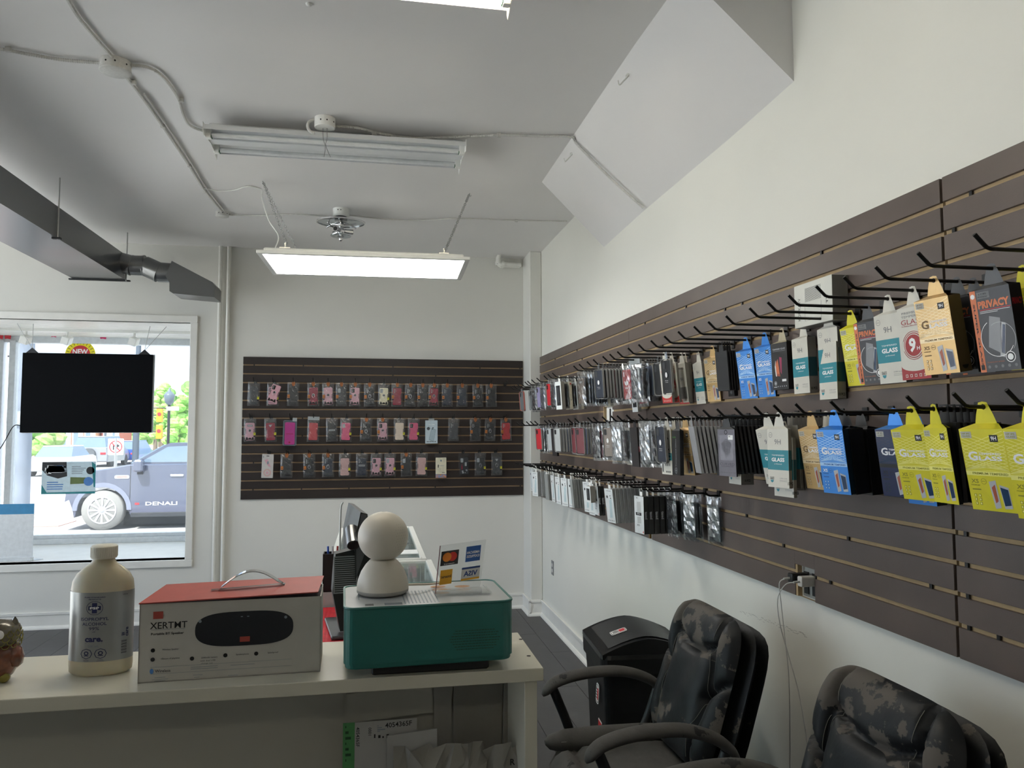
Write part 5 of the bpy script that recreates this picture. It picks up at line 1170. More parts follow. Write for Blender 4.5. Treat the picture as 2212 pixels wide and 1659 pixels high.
def front_glass(m, st, w, h, z, y0):
    X, Y, q, tx, poly, disc, rng = printer(m, w, h, z, y0)
    if st in ('yellow', 'gold', 'blue', 'navy'):
        ln = {'yellow': mat('pale yellow print', 'f0eb84', .3), 'gold': mat('pale gold print', 'ead6ae', .3, metal=.3), 'blue': mat('pale blue print', 'a5cdf2', .3, metal=.2), 'navy': pch}[st]
        dk = {'yellow': mat('olive print', '8d8a20', .5), 'gold': mat('brown print', '7d6138', .5), 'blue': mat('deep blue print', '1f58a8', .5), 'navy': blk}[st]
        n = 11
        for k in range(n):          # diagonal lattice on the upper half
            f0 = .02 + k * .042
            poly([(.02, f0), (.02, f0 + .008), (.98, min(.5, f0 + .008 + .20)), (.98, min(.49, f0 + .20))], ln, 1)
            poly([(.98, f0), (.98, f0 + .008), (.02, min(.5, f0 + .008 + .20)), (.02, min(.49, f0 + .20))], ln, 1)
        q(.0, .50, 1, .505, ln); q(0, .515, 1, .57, ln if st != 'navy' else blk); tx('PREMIUM TEMPERED', .55, .543, .028, dk, wf=.8)
        q(.03, .03, .28, .11, mat('price sticker', 'b9b9b0', .5), 2); tx('HP IPS', .155, .055, .02, dk, wf=.18, k=3); tx('GLASS', .155, .085, .02, dk, wf=.18, k=3)
        q(.68, .07, .86, .155, blk, 2); tx('9H', .77, .112, .05, wht, wf=.12, k=3)
        tx('G', .23, .33, .115, sil if st != 'gold' else dk, wf=.22, bold=.03); tx('TEMPERED', .62, .30, .026, sil, wf=.5); tx('LASS', .62, .355, .055, sil, wf=.52, bold=.03)
        tx('XS', .17, .64, .05, dk if st != 'blue' else wht, wf=.17); rng(.37, .64, .055, .062, dk); tx('MAX', .37, .64, .012, dk, wf=.08); tx('PREMIUM', .17, .69, .014, dk, wf=.2); q(.08, .735, .28, .75, dk, 2)
        for k in range(6): q(.10 + .1 * (k % 2), .80 + .05 * (k // 2), .155 + .1 * (k % 2), .835 + .05 * (k // 2), dk, 2); q(.112 + .1 * (k % 2), .806 + .05 * (k // 2), .143 + .1 * (k % 2), .829 + .05 * (k // 2), ln, 3)
        phones(poly, q, .48, .62)
    elif st == 'teal':
        q(0, .36, 1, .70, tl); tx('TEMPERED', .5, .45, .022, wht, wf=.6, bold=0); tx('GLASS', .5, .525, .068, wht, wf=.62, bold=.04); tx('professional', .5, .60, .026, wht, wf=.35, bold=-.0)
        rng(.16, .10, .075, .085, grey_m); tx('ORIGINAL', .16, .10, .012, grey_m, wf=.12); tx('9H', .5, .22, .085, grey_m, wf=.3, bold=-.0)
        tx('GLASS', .2, .83, .018, blk, wf=.2); tx('SHIELD', .2, .855, .018, blk, wf=.2); poly([(.12, .875), (.28, .875), (.26, .905), (.2, .925), (.14, .905)], tl); tx('SUPER GLASS', .74, .84, .018, grey_m, wf=.34, bold=0)
        for k in range(2): q(.56, .87 + k * .02, .92, .874 + k * .02, grey_m)
    elif st in ('red9', 'red9b'):
        mm = rd9 if st == 'red9' else rdb
        tx('PREMIUM', .5, .075, .03, grey_m if st == 'red9' else pho, wf=.66, bold=0); tx('TEMPERED', .5, .125, .03, grey_m if st == 'red9' else pho, wf=.72, bold=0); tx('GLASS', .5, .20, .07, mm, wf=.76, bold=.0); tx('SCREEN PROTECTOR', .5, .255, .018, mm, wf=.74, bold=0)
        disc(.5, .53, .34, mm); disc(.5, .53, .315, cw_m, 3); disc(.5, .53, .29, mm, 4); rng(.5, .53, .37, .385, mm, 3, a0=20, a1=160); rng(.5, .53, .37, .385, mm, 3, a0=200, a1=340)
        tx('9', .46, .525, .20, wht, wf=.24, k=5, bold=.04); tx('H', .66, .575, .05, wht, wf=.1, k=5)
        P = [(0, .80)] + [(.5 - .5 * math.cos(PI * k / 12), .80 + .085 * math.sin(PI * k / 12)) for k in range(13)] + [(1, .80), (1, 1), (0, 1)]
        m.add([(X(a), Y(b), z + .0004) for a, b in P[:-2]] + [(X(P[k][0]), Y(1), z + .0004) for k in range(len(P) - 2)], [(k, k + len(P) - 2, k + len(P) - 1, k + 1) for k in range(len(P) - 3)], mm)
        for k in range(5): q(.13 + k * .16, .925, .21 + k * .16, .965, cw_m, 3); q(.145 + k * .16, .932, .195 + k * .16, .958, mm, 4)
    elif st == 'privacy':
        q(0, 0, .15, 1, org); tx('SUPER GLASS', .075, .55, .045 * .55, blk, wf=.78, rot=-90, bold=.03); disc(.075, .07, .055, wht, 3)
        q(.18, .03, .40 + .1, .11, grey_m); tx('S Y IPS', .33, .055, .02, blk, wf=.2, k=3); tx('Privacy', .33, .09, .02, blk, wf=.24, k=3)
        tx('PRIVACY', .57, .185, .095, org, wf=.78, bold=.05); q(.20, .245, .98, .253, redp, 3)
        for k in range(2): q(.2, .265 + k * .018, .95 - k * .3, .27 + k * .018, wht)
        poly([(.42, .33), (.68, .37), (.62, .80), (.30, .70)], mat('print silver grey', '8a8c90', .3)); poly([(.70, .42), (.80, .44), (.66, .84), (.55, .82)], phs); poly([(.72, .45), (.78, .46), (.665, .80), (.60, .78)], pch, 3)
        rng(.55, .60, .40, .415, wht, 4, n=24, a0=120, a1=330); rng(.62, .62, .36, .37, phs, 4, a0=-40, a1=120)
        disc(.80, .84, .12, wht, 4); disc(.80, .84, .10, blk, 5); disc(.80, .84, .07, wht, 6); tx('Protect your privacy', .42, .885, .018, org, wf=.42, bold=0)
        for k in range(5): disc(.24 + k * .165, .94, .035, grey_m)
        q(.03, .91, .12, .97, blk, 3)
    elif st == 'black':
        tx('TEMPERED GLASS', .5, .13, .035, phs, wf=.8); q(.1, .17, .9, .174, phs)
        poly([(.22, .42), (.42, .34), (.52, .72), (.30, .70)], pho); poly([(.26, .46), (.40, .38), (.47, .66), (.33, .66)], org, 3); poly([(.50, .30), (.66, .32), (.62, .68), (.54, .62)], mat('magenta print', '9c2f55', .4)); poly([(.2, .5), (.26, .36), (.3, .72), (.24, .7)], wht)
        q(.62, .78, .88, .83, wht); 
        disc(.2, .86, .05, phs); rng(.2, .86, .07, .085, phs)
        for k in range(5): disc(.35 + k * .13, .93, .025, phs)
        q(.08, .93, .28, .95, phs); 
    elif st == 'gator':
        poly([(.3, .16), (.6, .13), (.75, .2), (.55, .24), (.7, .32), (.6, .40), (.35, .37), (.45, .3), (.3, .25)], blk); tx('GATOR', .5, .44, .04, blk, wf=.6, bold=.04); q(0, .52, 1, .68, tl); tx('AND-QUARTZ', .5, .56, .03, wht, wf=.85); tx('ANTI-GLASS', .5, .63, .03, wht, wf=.8)
        for k in range(8): q(.35 + k * .065, .75, .35 + k * .065 + (.02 if k % 3 else .04), .81, blk)
        q(.06, .76, .16, .95, blk); 
        for k in range(6): q(.4 + k * .08, .92, .45 + k * .08, .96, blk)
    elif st == 'curved':
        q(0, 0, 1, 1, mat('lilac silver', '9a97a2', .3, metal=.3), 0); rng(.5, .06, .06, .09, blk)
        q(.12, .12, .88, .66, mat('engraved grey', '7d7b84', .4, metal=.3)); 
        for k in range(7): rng(.5, .38, .06 + k * .035, .072 + k * .035, mat('engraved line', '55545c', .4), 2 + k * 0, n=18, a0=30 * (k % 2), a1=330)
        for s in (-1, 1): poly([(.5, .2), (.5 + s * .3, .3), (.5 + s * .15, .5), (.5, .62)], mat('engraved light', 'b3b1ba', .3, metal=.4), 1)
        q(.62, .12, .9, .22, wht, 3); tx('35', .7, .15, .03, blk, wf=.1, k=4); tx('CURVED', .5, .74, .055, mat('engraved line', '55545c', .4), wf=.84, bold=.0); tx('GLASS PROTECTOR', .5, .79, .018, blk, wf=.7, bold=0)
        for k in range(9): poly([(.08 + k * .1, .93), (.13 + k * .1, .90), (.15 + k * .1, .93)], grey_m)
    elif st == 'blackT':
        tx('Tempered Glass', .5, .50, .13 * .35, phs, wf=.62, rot=90, bold=.01); rng(.5, .9, .12, .14, phs); tx('10', .5, .9, .035, phs, wf=.14); tx('RIFE', .3, .15, .03, mat('green print', '4d8f3a', .4), wf=.4)
    elif st == 'glass5d':
        tx('glass 5D', .5, .52, .10 * .35, org, wf=.42, rot=90, bold=.02); poly([(.5, .04), (.68, .09), (.5, .16), (.32, .09)], gld); rng(.5, .90, .10, .13, gld)
    elif st == 'wave':
        tx('OPTI-FULL', .5, .12, .05, blk, wf=.7); tx('9H', .5, .4, .1, grey_m, wf=.3); q(.1, .6, .9, .9, wtg)
STY = {  # front body, side material, tab material, short description
 'yellow': (fy, side_k, fy, 'yellow glass protector carton'), 'gold': (fg, side_g, fg, 'gold glass protector carton'), 'blue': (fbz, side_n, fbz, 'bright blue glass protector carton'),
 'navy': (mat('navy foil', '10204a', .3, metal=.2), side_k, fbz, 'dark navy glass protector carton'), 'teal': (cw_m, cg_m, cw_m, 'white carton with teal band'), 'red9': (cw_m, cg_m, cw_m, 'white and dark red glass protector carton'),
 'red9b': (cw_m, cg_m, cw_m, 'narrow white and bright red carton'), 'privacy': (mat('privacy charcoal', '3a3b40', .35), side_k, mat('clear grey tab', '4a4b4d', .3), 'black carton with orange strip and lettering'),
 'black': (mat('soft black', '1b1a1c', .4), side_k, mat('cream tab', 'b5ab90', .4), 'black tempered glass carton'), 'gator': (cw_m, mat('cream card edge', 'b8b295', .5), cw_m, 'white card box with teal label'),
 'curved': (mat('lilac silver', '9a97a2', .3, metal=.3), side_k, side_k, 'lilac silver engraved carton'), 'blackT': (side_k, side_k, mat('clear grey tab', '4a4b4d', .3), 'black carton with vertical lettering'),
 'glass5d': (side_k, side_k, side_k, 'narrow black carton with orange lettering'), 'wave': (cw_m, cg_m, cw_m, 'grey and white carton')}
def carton_parts(st, w=BWd, h=BHt, d=BDp):
    k = ('carton', st, w, h, d)
    if k in part_cache: return part_cache[k]
    fm, sm_, tm, _ = STY[st]; y0 = -.042; z1 = d / 2
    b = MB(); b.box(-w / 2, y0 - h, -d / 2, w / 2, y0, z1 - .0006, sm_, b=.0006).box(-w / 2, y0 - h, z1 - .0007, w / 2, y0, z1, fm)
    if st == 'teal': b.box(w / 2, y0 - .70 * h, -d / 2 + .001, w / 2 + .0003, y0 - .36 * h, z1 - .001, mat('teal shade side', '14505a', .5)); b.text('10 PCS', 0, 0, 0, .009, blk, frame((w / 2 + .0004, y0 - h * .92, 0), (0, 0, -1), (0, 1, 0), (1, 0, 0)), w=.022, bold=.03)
    if st in ('gold', 'blue', 'navy'): b.flat([(.009 * math.cos(a), .009 * math.sin(a)) for a in [PI + i * PI / 10 for i in range(11)]], 0, gld if st == 'blue' else side_k, frame((w / 2 + .0004, y0 - h * .91, 0), (0, 0, -1), (0, 1, 0), (1, 0, 0)))
    if st == 'privacy': b.text('PRIVACY', 0, 0, 0, .014, redp, frame((w / 2 + .0004, y0 - h * .2, 0), (0, 0, -1), (0, 1, 0), (1, 0, 0)), w=.026, bold=.03)
    t_ = MB(); tw = w * .27
    P = [(-tw, y0), (tw, y0), (tw * .75, y0 + .022), (tw * .42, -.001 + .012), (-tw * .42, .011), (-tw * .75, y0 + .022)]
    # tab with a hole: two halves around the hook hole
    hole = [(.006 * math.cos(a), .006 * math.sin(a) - .0) for a in [PI / 2 + i * PI / 6 for i in range(13)]]
    for s in (-1, 1):
        hh = [(s * abs(x), y) for x, y in hole[:7]]
        out = [(0, .013), (s * tw * .42, .011), (s * tw * .75, y0 + .022), (s * tw, y0), (0, y0)]
        seq = [(0, y0)] + [(0, -.006)] + [(s * .0042, -.0042), (s * .006, 0), (s * .0042, .0042), (0, .006)] + [(0, .011), (s * tw * .36, .009), (s * tw * .72, y0 + .026), (s * tw, y0)]
        t_.add([(x, y, -.0006) for x, y in seq], [(0, 1, 2, 9), (2, 3, 8, 9), (3, 4, 7, 8), (4, 5, 6, 7)], tm)
    t_.add([(-w / 2, y0, -d / 2), (w / 2, y0, -d / 2), (tw, y0 + .008, -.0006), (-tw, y0 + .008, -.0006), (-w / 2, y0, z1), (w / 2, y0, z1)], [(0, 1, 2, 3), (4, 5, 2, 3)], tm)
    p = MB(); front_glass(p, st, w, h, z1, y0)
    part_cache[k] = [('carton', b.mesh('carton')), ('hang_tab', t_.mesh('hang_tab')), ('front_print', p.mesh('front_print'))]
    return part_cache[k]

# ---- slim hanging phone cases
clr = film('clear clamshell', (.86, .87, .88), gloss=.06, rough=.08, haze=.14, hazecol=(.5, .5, .5)); clm = film('crinkled pouch', (.93, .94, .95), gloss=.0, rough=.16, haze=.012, hazecol=(.6, .62, .64), bump=.25, bscale=24)
PAL = {'black': '15171a', 'darkgrey': '33363a', 'grey': '6c7072', 'navy': '1c2536', 'bluegrey': '5a6478', 'lightblue': '8fa0c4', 'lavender': '8d87ab', 'red': 'b3202a', 'rosered': '8a3c46', 'wine': '6d2f36', 'pink': 'c99aa5', 'hotpink': 'd0587c',
       'rose': 'c4a09c', 'maroon': '8e1a36', 'cream': 'e0d8b8', 'satin': 'd9c7b4', 'magenta': 'a83a80', 'taupe': '847a72', 'olive': '4a463c', 'redbook': 'b83c44', 'brown': '6a5a4c', 'silver': 'a9adad', 'palegrey': 'a7adaf', 'deepgreen': '1d241f'}
def pm(c): return mat('case ' + PAL[c], PAL[c], .38, var=.04, scale=50)
def slim_parts(c, oval=False, salmon=False):
    k = ('slim', c, oval, salmon)
    if k in part_cache: return part_cache[k]
    rim = mat('clear rim', '9a9c9c', .25) if not salmon else mat('salmon rim', 'c87a70', .4)
    a = MB(); a.prism(rrect(.072, .146, .010, 4, 0, -.103), -.0035, .0035, pm(c), c=.0015).prism(rrect(.022, .030, .006, 3, -.02, -.052), .0035, .0042, black_m if c not in ('black', 'navy') else pm('darkgrey'))
    r = MB(); o = rrect(.082, .158, .013, 5, 0, -.103); i = rrect(.078, .154, .011, 5, 0, -.103)
    r.loft([[(x, y, -.006) for x, y in o], [(x, y, .006) for x, y in o], [(x, y, .006) for x, y in i], [(x, y, -.006) for x, y in i], [(x, y, -.006) for x, y in o]], rim, cap=False)
    r.box(-.010, -.026, -.0006, .010, .010, .0006, clr); r.tube([(.006 * math.cos(t), .006 * math.sin(t), 0) for t in [i * PI / 5 for i in range(10)]], .0012, rim, 4, closed=True)
    P = [('phone_case', a.mesh('phone_case')), ('clamshell', r.mesh('clamshell'))]
    if oval:
        l = MB(); l.flat(circ(.009, 20, 0, -.095, ry=.012), .0066, wht).text('Silicone', 0, -.120, .0066, .004, wht, w=.026).text('COVER CASE', 0, -.128, .0066, .003, wht, w=.024); P.append(('label_print', l.mesh('label_print')))
    part_cache[k] = P; return P
def trefoil_parts():
    k = 'tref'
    if k in part_cache: return part_cache[k]
    a = MB(); a.prism(rrect(.074, .15, .010, 4, 0, -.115), -.004, .004, pm('red'), c=.0015)
    l = MB(); z = .0046
    for an in (-38, 0, 38):
        M = T(0, -.122, 0) @ RZ(-an)
        l.add([(x, y, z) for x, y in ((0, 0), (-.0065, .012), (-.006, .022), (0, .032), (.006, .022), (.0065, .012))], [(0, 5, 4, 3, 2, 1)], wht, M)
    for i in range(3): l.box(-.022 + i * .003, -.130 - i * .004, z, .022 - i * .003, -.128 - i * .004, z + .0003, wht if i < 3 else pm('red'))
    l.text('adidas', 0, -.148, z, .005, wht, w=.016)
    for i in range(3):
        x0 = -.020 + i * .016; k = (.034 - x0 - .007) / .034
        l.add([(x0, -.188, z), (x0 + .008, -.188, z), (.035, -.188 + (.035 - x0 - .008) * 1.15, z), (.035, -.188 + (.035 - x0) * 1.15, z)], [(0, 1, 2, 3)], wht)
    l.prism(rrect(.010, .028, .005, 4, -.022, -.062), .004, .0046, wht)
    part_cache[k] = [('phone_case', a.mesh('phone_case')), ('pouch', pouch_mesh(0)), ('print', l.mesh('print'))]
    return part_cache[k]
clm2 = film('crinkled pouch with glints', (.93, .94, .95), gloss=.05, rough=.12, haze=.05, hazecol=(.7, .72, .74), bump=.6, bscale=40)
pm_cache = {}
def pouch_mesh(v, w=.100, h=.205):
    if (v, w) in pm_cache: return pm_cache[(v, w)]
    rg = random.Random(v + 20); m = MB(); nx, ny = 7, 12; zz = {}
    def fn(u, q):
        k = (round(u * nx), round(q * ny)); e = min(u, 1 - u, q, 1 - q)
        if k not in zz: zz[k] = rg.uniform(-.0018, .0018)
        return ((u - .5) * w + (rg.uniform(-.001, .001) if e <= 0 else 0), -.012 - q * h + .010, (.0 if e <= 0 else .0075 * min(1, e * 6) + zz[k]))
    m.grid(fn, nx, ny, clm if v < 4 else clm2, sm=False)
    m.grid(lambda u, q: ((.5 - u) * w, -.002 - q * h, -.0062 if min(u, 1 - u, q, 1 - q) > 0 else 0), 3, 4, clm)
    pm_cache[(v, w)] = m.mesh('pouch'); return pm_cache[(v, w)]
odr = mat('header orange', '94582c', .5, var=.15, scale=90); osk = mat('orange sticker', 'b06a2c', .5, var=.1, scale=200); ysk = mat('yellow sticker', 'b9b52a', .5, var=.1, scale=200)
gunm = mat('gunmetal ring', '55585c', .3, metal=.7); cutm = mat('camera cut out', '9aa0a2', .4)
def pouch_parts(c, hdr='o', cut='dots', ring=True, v=0):
    """bagged phone case: list of (name, mesh, [sub parts])"""
    k = ('pouch', c, hdr, cut, ring, v)
    if k in part_cache: return part_cache[k]
    a = MB(); y0 = -.118; a.prism(rrect(.074, .148, .010, 4, 0, y0), -.004, .004, pm(c), c=.0018)
    dk = black_m if c not in ('black', 'navy', 'darkgrey') else pm('darkgrey')
    for s in (-1, 1):
        a.box(s * .030, y0 - .02, .0038, s * .0345, y0 + .022, .0046, dk)
        a.prism([(s * .012, y0 - .07), (s * .034, y0 - .072), (s * .030, y0 - .045), (s * .018, y0 - .048)][::s], .004, .0048, dk if ring else pm(c))
    if ring: a.prism([(-.014, y0 - .068), (.014, y0 - .068), (.009, y0 - .052), (-.009, y0 - .052)], .004, .0055, dk)
    sub = []
    cm = MB()
    if cut == 'dots':
        for i in range(3): cm.flat(circ(.0048, 12, -.023, y0 + .062 - i * .0125), .0052, cutm)
        for i in range(2): cm.flat(circ(.003, 10, -.011, y0 + .057 - i * .0125), .0052, cutm)
    elif cut == 'box': cm.prism(rrect(.024, .036, .006, 4, -.020, y0 + .048), .004, .0052, cutm)
    elif cut == 'dark': cm.prism(rrect(.026, .036, .006, 4, -.018, y0 + .048), .004, .0058, black_m); cm.flat(circ(.0045, 12, -.023, y0 + .056), .006, cutm).flat(circ(.0045, 12, -.023, y0 + .042), .006, cutm)
    elif cut == 'bar': cm.prism(rrect(.046, .016, .007, 4, 0, y0 + .050), .004, .0052, gunm).prism(rrect(.040, .010, .005, 4, 0, y0 + .050), .0052, .0056, cutm)
    elif cut == 'tee': cm.prism([(-.014, y0 + .058), (.014, y0 + .058), (.010, y0 + .050), (.006, y0 + .050), (.006, y0 + .040), (-.006, y0 + .040), (-.006, y0 + .050), (-.010, y0 + .050)], .004, .005, cutm)
    if cm.v: sub.append(('camera_cutout', cm.mesh('camera_cutout')))
    if ring:
        rm = MB(); rm.flat(circ(.010, 18, 0, y0 + .010), .0056, gunm).tube([(.011 * math.cos(t), y0 + .003 + .017 * math.sin(t), .0066) for t in [i * PI / 9 for i in range(18)]], .0016, chrome_m, 5, closed=True); sub.append(('ring_stand', rm.mesh('ring_stand')))
    P = [('phone_case', a.mesh('phone_case'), sub), ('pouch', pouch_mesh(v % 8), [])]
    if hdr == 'o': 
        hm = MB(); hm.prism([(-.015, -.012), (-.010, .002), (0, .008), (.010, .002), (.015, -.012), (.009, -.030), (0, -.036), (-.009, -.030)], -.0005, .0095, odr, M=T(0, 0, 0)); P.append(('header_card', hm.mesh('header_card'), []))
        st = MB(); st.box(-.046, y0 - .018, .0105, -.026, y0 + .010, .0112, osk).box(-.044, y0 - .030, .0105, -.028, y0 - .022, .0112, black_m).box(-.044, y0 - .006, .0112, -.028, y0 - .004, .0114, blk).box(-.044, y0 - .012, .0112, -.028, y0 - .010, .0114, blk); P.append(('sticker', st.mesh('sticker'), []))
    elif hdr == 'y':
        st = MB(); st.box(.030, y0 - .030, .0105, .047, y0 - .008, .0112, ysk).box(.030, y0 - .044, .0105, .045, y0 - .034, .0112, black_m).box(.032, y0 - .015, .0112, .045, y0 - .013, .0114, blk); P.append(('sticker', st.mesh('sticker'), []))
    elif hdr == 'w':
        hm = MB(); hm.box(-.048, -.020, -.001, .048, .010, .010, cutm); P.append(('header_card', hm.mesh('header_card'), []))
    elif hdr == 'l':
        st = MB(); st.box(-.026, y0 + .004, .0085, .026, y0 + .018, .009, cutm).box(-.022, y0 + .009, .009, .022, y0 + .013, .0093, blk); P.append(('sticker', st.mesh('sticker'), []))
    part_cache[k] = P; return P
def whitebox_parts(kind, w=.085, h=.18, d=.020):
    k = ('wb', kind, w, h, d)
    if k in part_cache: return part_cache[k]
    y0 = -.030; a = MB(); p = MB(); z = d / 2
    F = {'white': mat('accessory box white', 'd8dcdc', .4), 'big': mat('accessory box white', 'd8dcdc', .4), 'window': mat('accessory box white', 'd8dcdc', .4), 'cream': mat('cream box', 'bdb7a4', .5), 'xo': mat('accessory box white', 'd8dcdc', .4), 'darkbox': mat('dark box', '2b2c2c', .4), 'book': mat('dark book', '1c1718', .5), 'clearbox': mat('frosted box', '8e918f', .4), 'greycard': mat('grey brown card', '7c766c', .5), 'blackcard': side_k, 'paper': cw_m, 'silvercard': mat('silver card', '9c9da0', .4)}[kind]
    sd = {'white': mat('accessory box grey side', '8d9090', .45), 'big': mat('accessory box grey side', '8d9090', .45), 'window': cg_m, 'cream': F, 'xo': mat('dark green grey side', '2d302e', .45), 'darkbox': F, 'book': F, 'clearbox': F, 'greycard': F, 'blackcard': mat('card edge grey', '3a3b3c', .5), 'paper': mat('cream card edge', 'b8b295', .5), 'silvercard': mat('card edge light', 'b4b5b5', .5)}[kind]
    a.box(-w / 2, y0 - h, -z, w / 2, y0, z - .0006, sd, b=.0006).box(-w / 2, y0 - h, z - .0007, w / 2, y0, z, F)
    X, Y, q, tx, poly, disc, rng = printer(p, w, h, z, y0)
    if kind in ('white', 'big'):
        tx('SUPCASE', .5, .06, .03, grey_m, wf=.6); disc(.28, .24, .09, black_m); disc(.66, .20, .045, blk, 2); disc(.70, .27, .05, blk, 2); poly([(.5, .34), (.8, .28), (.7, .84), (.36, .86)], mat('pale blue print2', 'b3c6ca', .4), 1)
        for i in range(4): q(.15 + i * .2, .92, .22 + i * .2, .95, blk)
    elif kind == 'window': q(.16, .14, .84, .86, blk); q(.24, .2, .6, .75, pm('darkgrey'), 2)
    elif kind == 'xo':
        tx('XO', .3, .05, .04, blk, wf=.2); poly([(.3, .16), (.7, .14), (.72, .44), (.3, .46)], mat('print pale', 'b7bab9', .4)); poly([(.3, .56), (.7, .54), (.72, .72), (.3, .74)], mat('print pale', 'b7bab9', .4)); q(.15, .44, .75, .52, blk, 2); tx('3.7A', .45, .48, .025, wht, wf=.3, k=3); tx('XO', .4, .78, .05, blk, wf=.3); poly([(.85, .97), (.92, .90), (.97, .97)], rdb)
    if kind in ('xo', 'darkbox'):
        p.text('tased', 0, 0, 0, .013, phs, frame((w / 2 + .0004, y0 - h * .5, 0), (0, -1, 0), (0, 0, -1), (1, 0, 0)), w=.035, bold=.02)
    if kind == 'cream': p.box(w / 2, y0 - .020, -.005, w / 2 + .0005, y0 - .012, .005, rdb)
    if kind == 'book': p.box(w / 2, y0 - h * .62, -z * .8, w / 2 + .0006, y0 - h * .48, z * .8, pm('rosered'))
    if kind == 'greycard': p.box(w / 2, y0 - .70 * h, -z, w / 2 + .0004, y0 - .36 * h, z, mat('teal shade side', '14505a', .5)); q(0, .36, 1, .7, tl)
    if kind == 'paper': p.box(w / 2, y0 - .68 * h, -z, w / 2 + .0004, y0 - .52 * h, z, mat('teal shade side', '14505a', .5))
    P = [('box_body', a.mesh('box_body'), [])]
    if p.v: P.append(('printing', p.mesh('printing'), []))
    g = MB(); hm_ = white_m if kind in ('white', 'big', 'clearbox', 'xo', 'darkbox', 'cream', 'window') else F
    if hm_ is white_m: g.box(-.012, y0, -.0006, .012, -.010, .0006, hm_).tube([(-.010, -.012, 0), (-.010, .0, 0), (-.004, .007, 0), (.006, .006, 0), (.010, -.001, 0)], .0022, hm_, 5)
    else: g.box(-.014, y0, -.0006, .014, -.007, .0006, hm_).box(-.014, -.007, -.0006, -.006, .008, .0006, hm_).box(.006, -.007, -.0006, .014, .008, .0006, hm_).box(-.014, .006, -.0006, .014, .010, .0006, hm_)
    P.append(('hang_tab', g.mesh('hang_tab'), []))
    part_cache[k] = P; return P
def place(parts, name, label, cat, M, group):
    t = thing(name, label, cat, M=M, group=group)
    for p in parts:
        o = inst(p[1], p[0], t)
        for s in (p[2] if len(p) > 2 else []): inst(s[1], s[0], o)
    return t

scf = mat('scuff grey', 'a9a8a2', .8); m = MB(); rs = random.Random(12)
for k in range(46):
    f = k / 45; p = at(1600 + 140 * f, 1322 + 50 * f + rs.uniform(-4, 4), X=XR - .0006); l = rs.uniform(.002, .010)
    m.box(XR - .0007, p.y - l, p.z - .0006 + 0 * l, XR + .001, p.y + l, p.z + rs.uniform(.0002, .0012), scf)
m.build('scuff_marks', None, 'faint grey scuff marks on the right wall above the first chair', 'wall mark', kind='stuff')

# ---------------------------------------------------------------- stock the right wall
used = {}
def onhook(row, idx, px=None, X=None, yaw=6, tilt=5, dz=0, roll_=0):
    hy = (HY1, HY2, HY3)[row][idx]; z = HZ[row]
    if X is None: X = at(px, 900, Y=hy).x
    X = min(max(X, 1.172), 1.432)
    return RW(X, hy, z + dz) @ RY(yaw) @ RX(tilt) @ RZ(roll_), hy, X
rg = random.Random(21)
WHERE = {}
def depthword(row, idx):
    k = (row, idx); WHERE[k] = WHERE.get(k, 0) + 1; return WHERE[k]
def lab(desc, row, idx):
    n = depthword(row, idx)
    pos = 'front' if n == 1 else nth(n)
    return f'{desc}, {pos} on {nth(idx + 1)} {ROWN[row]} hook from camera'
def carton(row, idx, st, px=None, X=None, yaw=6, tilt=6, dz=0, w=BWd, h=BHt, d=BDp, roll_=0):
    M, hy, X = onhook(row, idx, px, X, yaw, tilt, dz, roll_); M = RW(min(X + d / 2, 1.42), hy, HZ[row] + dz) @ RY(yaw) @ RX(tilt) @ RZ(roll_)
    place(carton_parts(st, w, h, d), 'glass_carton', lab(STY[st][3], row, idx), 'carton', M, 'screen protector cartons on the right wall')
def slim(row, idx, c, px=None, X=None, yaw=9, oval=False, salmon=False, tilt=4, dz=0):
    M, hy, X = onhook(row, idx, px, X, yaw, tilt, dz)
    nm = {'rosered': 'dusty red', 'bluegrey': 'blue grey', 'lightblue': 'light blue', 'palegrey': 'pale grey', 'darkgrey': 'dark grey', 'deepgreen': 'deep green'}.get(c, c)
    place(slim_parts(c, oval, salmon), 'phone_case', lab(nm + (' phone case with white oval label' if oval else ' phone case in a clear shell'), row, idx), 'phone case', M, 'shell packed phone cases on the right wall')
def bag(row, idx, c, px=None, X=None, yaw=9, hdr='n', cut='dots', ring=False, tilt=3, dz=0):
    M, hy, X = onhook(row, idx, px, X, yaw, tilt, dz)
    nm = {'rosered': 'dusty red', 'darkgrey': 'dark grey'}.get(c, c)
    place(pouch_parts(c, hdr, cut, ring, rg.randrange(4)), 'bagged_phone_case', lab(nm + ' phone case in crinkled bag', row, idx), 'phone case', M, 'bagged phone cases on the right wall')
BN = {'white': 'white accessory box with grey sides', 'big': 'large white accessory box with grey sides', 'window': 'white box with dark window', 'cream': 'thin cream box with red square', 'xo': 'white cable box with dark side', 'darkbox': 'dark sided slim box', 'book': 'dark wallet box', 'clearbox': 'frosted slim box', 'greycard': 'grey brown card pack with teal band', 'blackcard': 'thin black card pack', 'paper': 'thin white card pack with scalloped top', 'silvercard': 'thin silver card pack'}
def wbx(row, idx, kind, px=None, X=None, yaw=7, tilt=4, dz=0, w=.085, h=.18, d=.020):
    M, hy, X = onhook(row, idx, px, X, yaw, tilt, dz)
    place(whitebox_parts(kind, w, h, d), 'accessory_box', lab(BN[kind], row, idx), 'box', M, 'slim accessory boxes on the right wall')
def stack(fn, row, idx, X0, step, seq, **k):
    for i, c in enumerate(seq): fn(row, idx, c, X=X0 + step * i, **k)

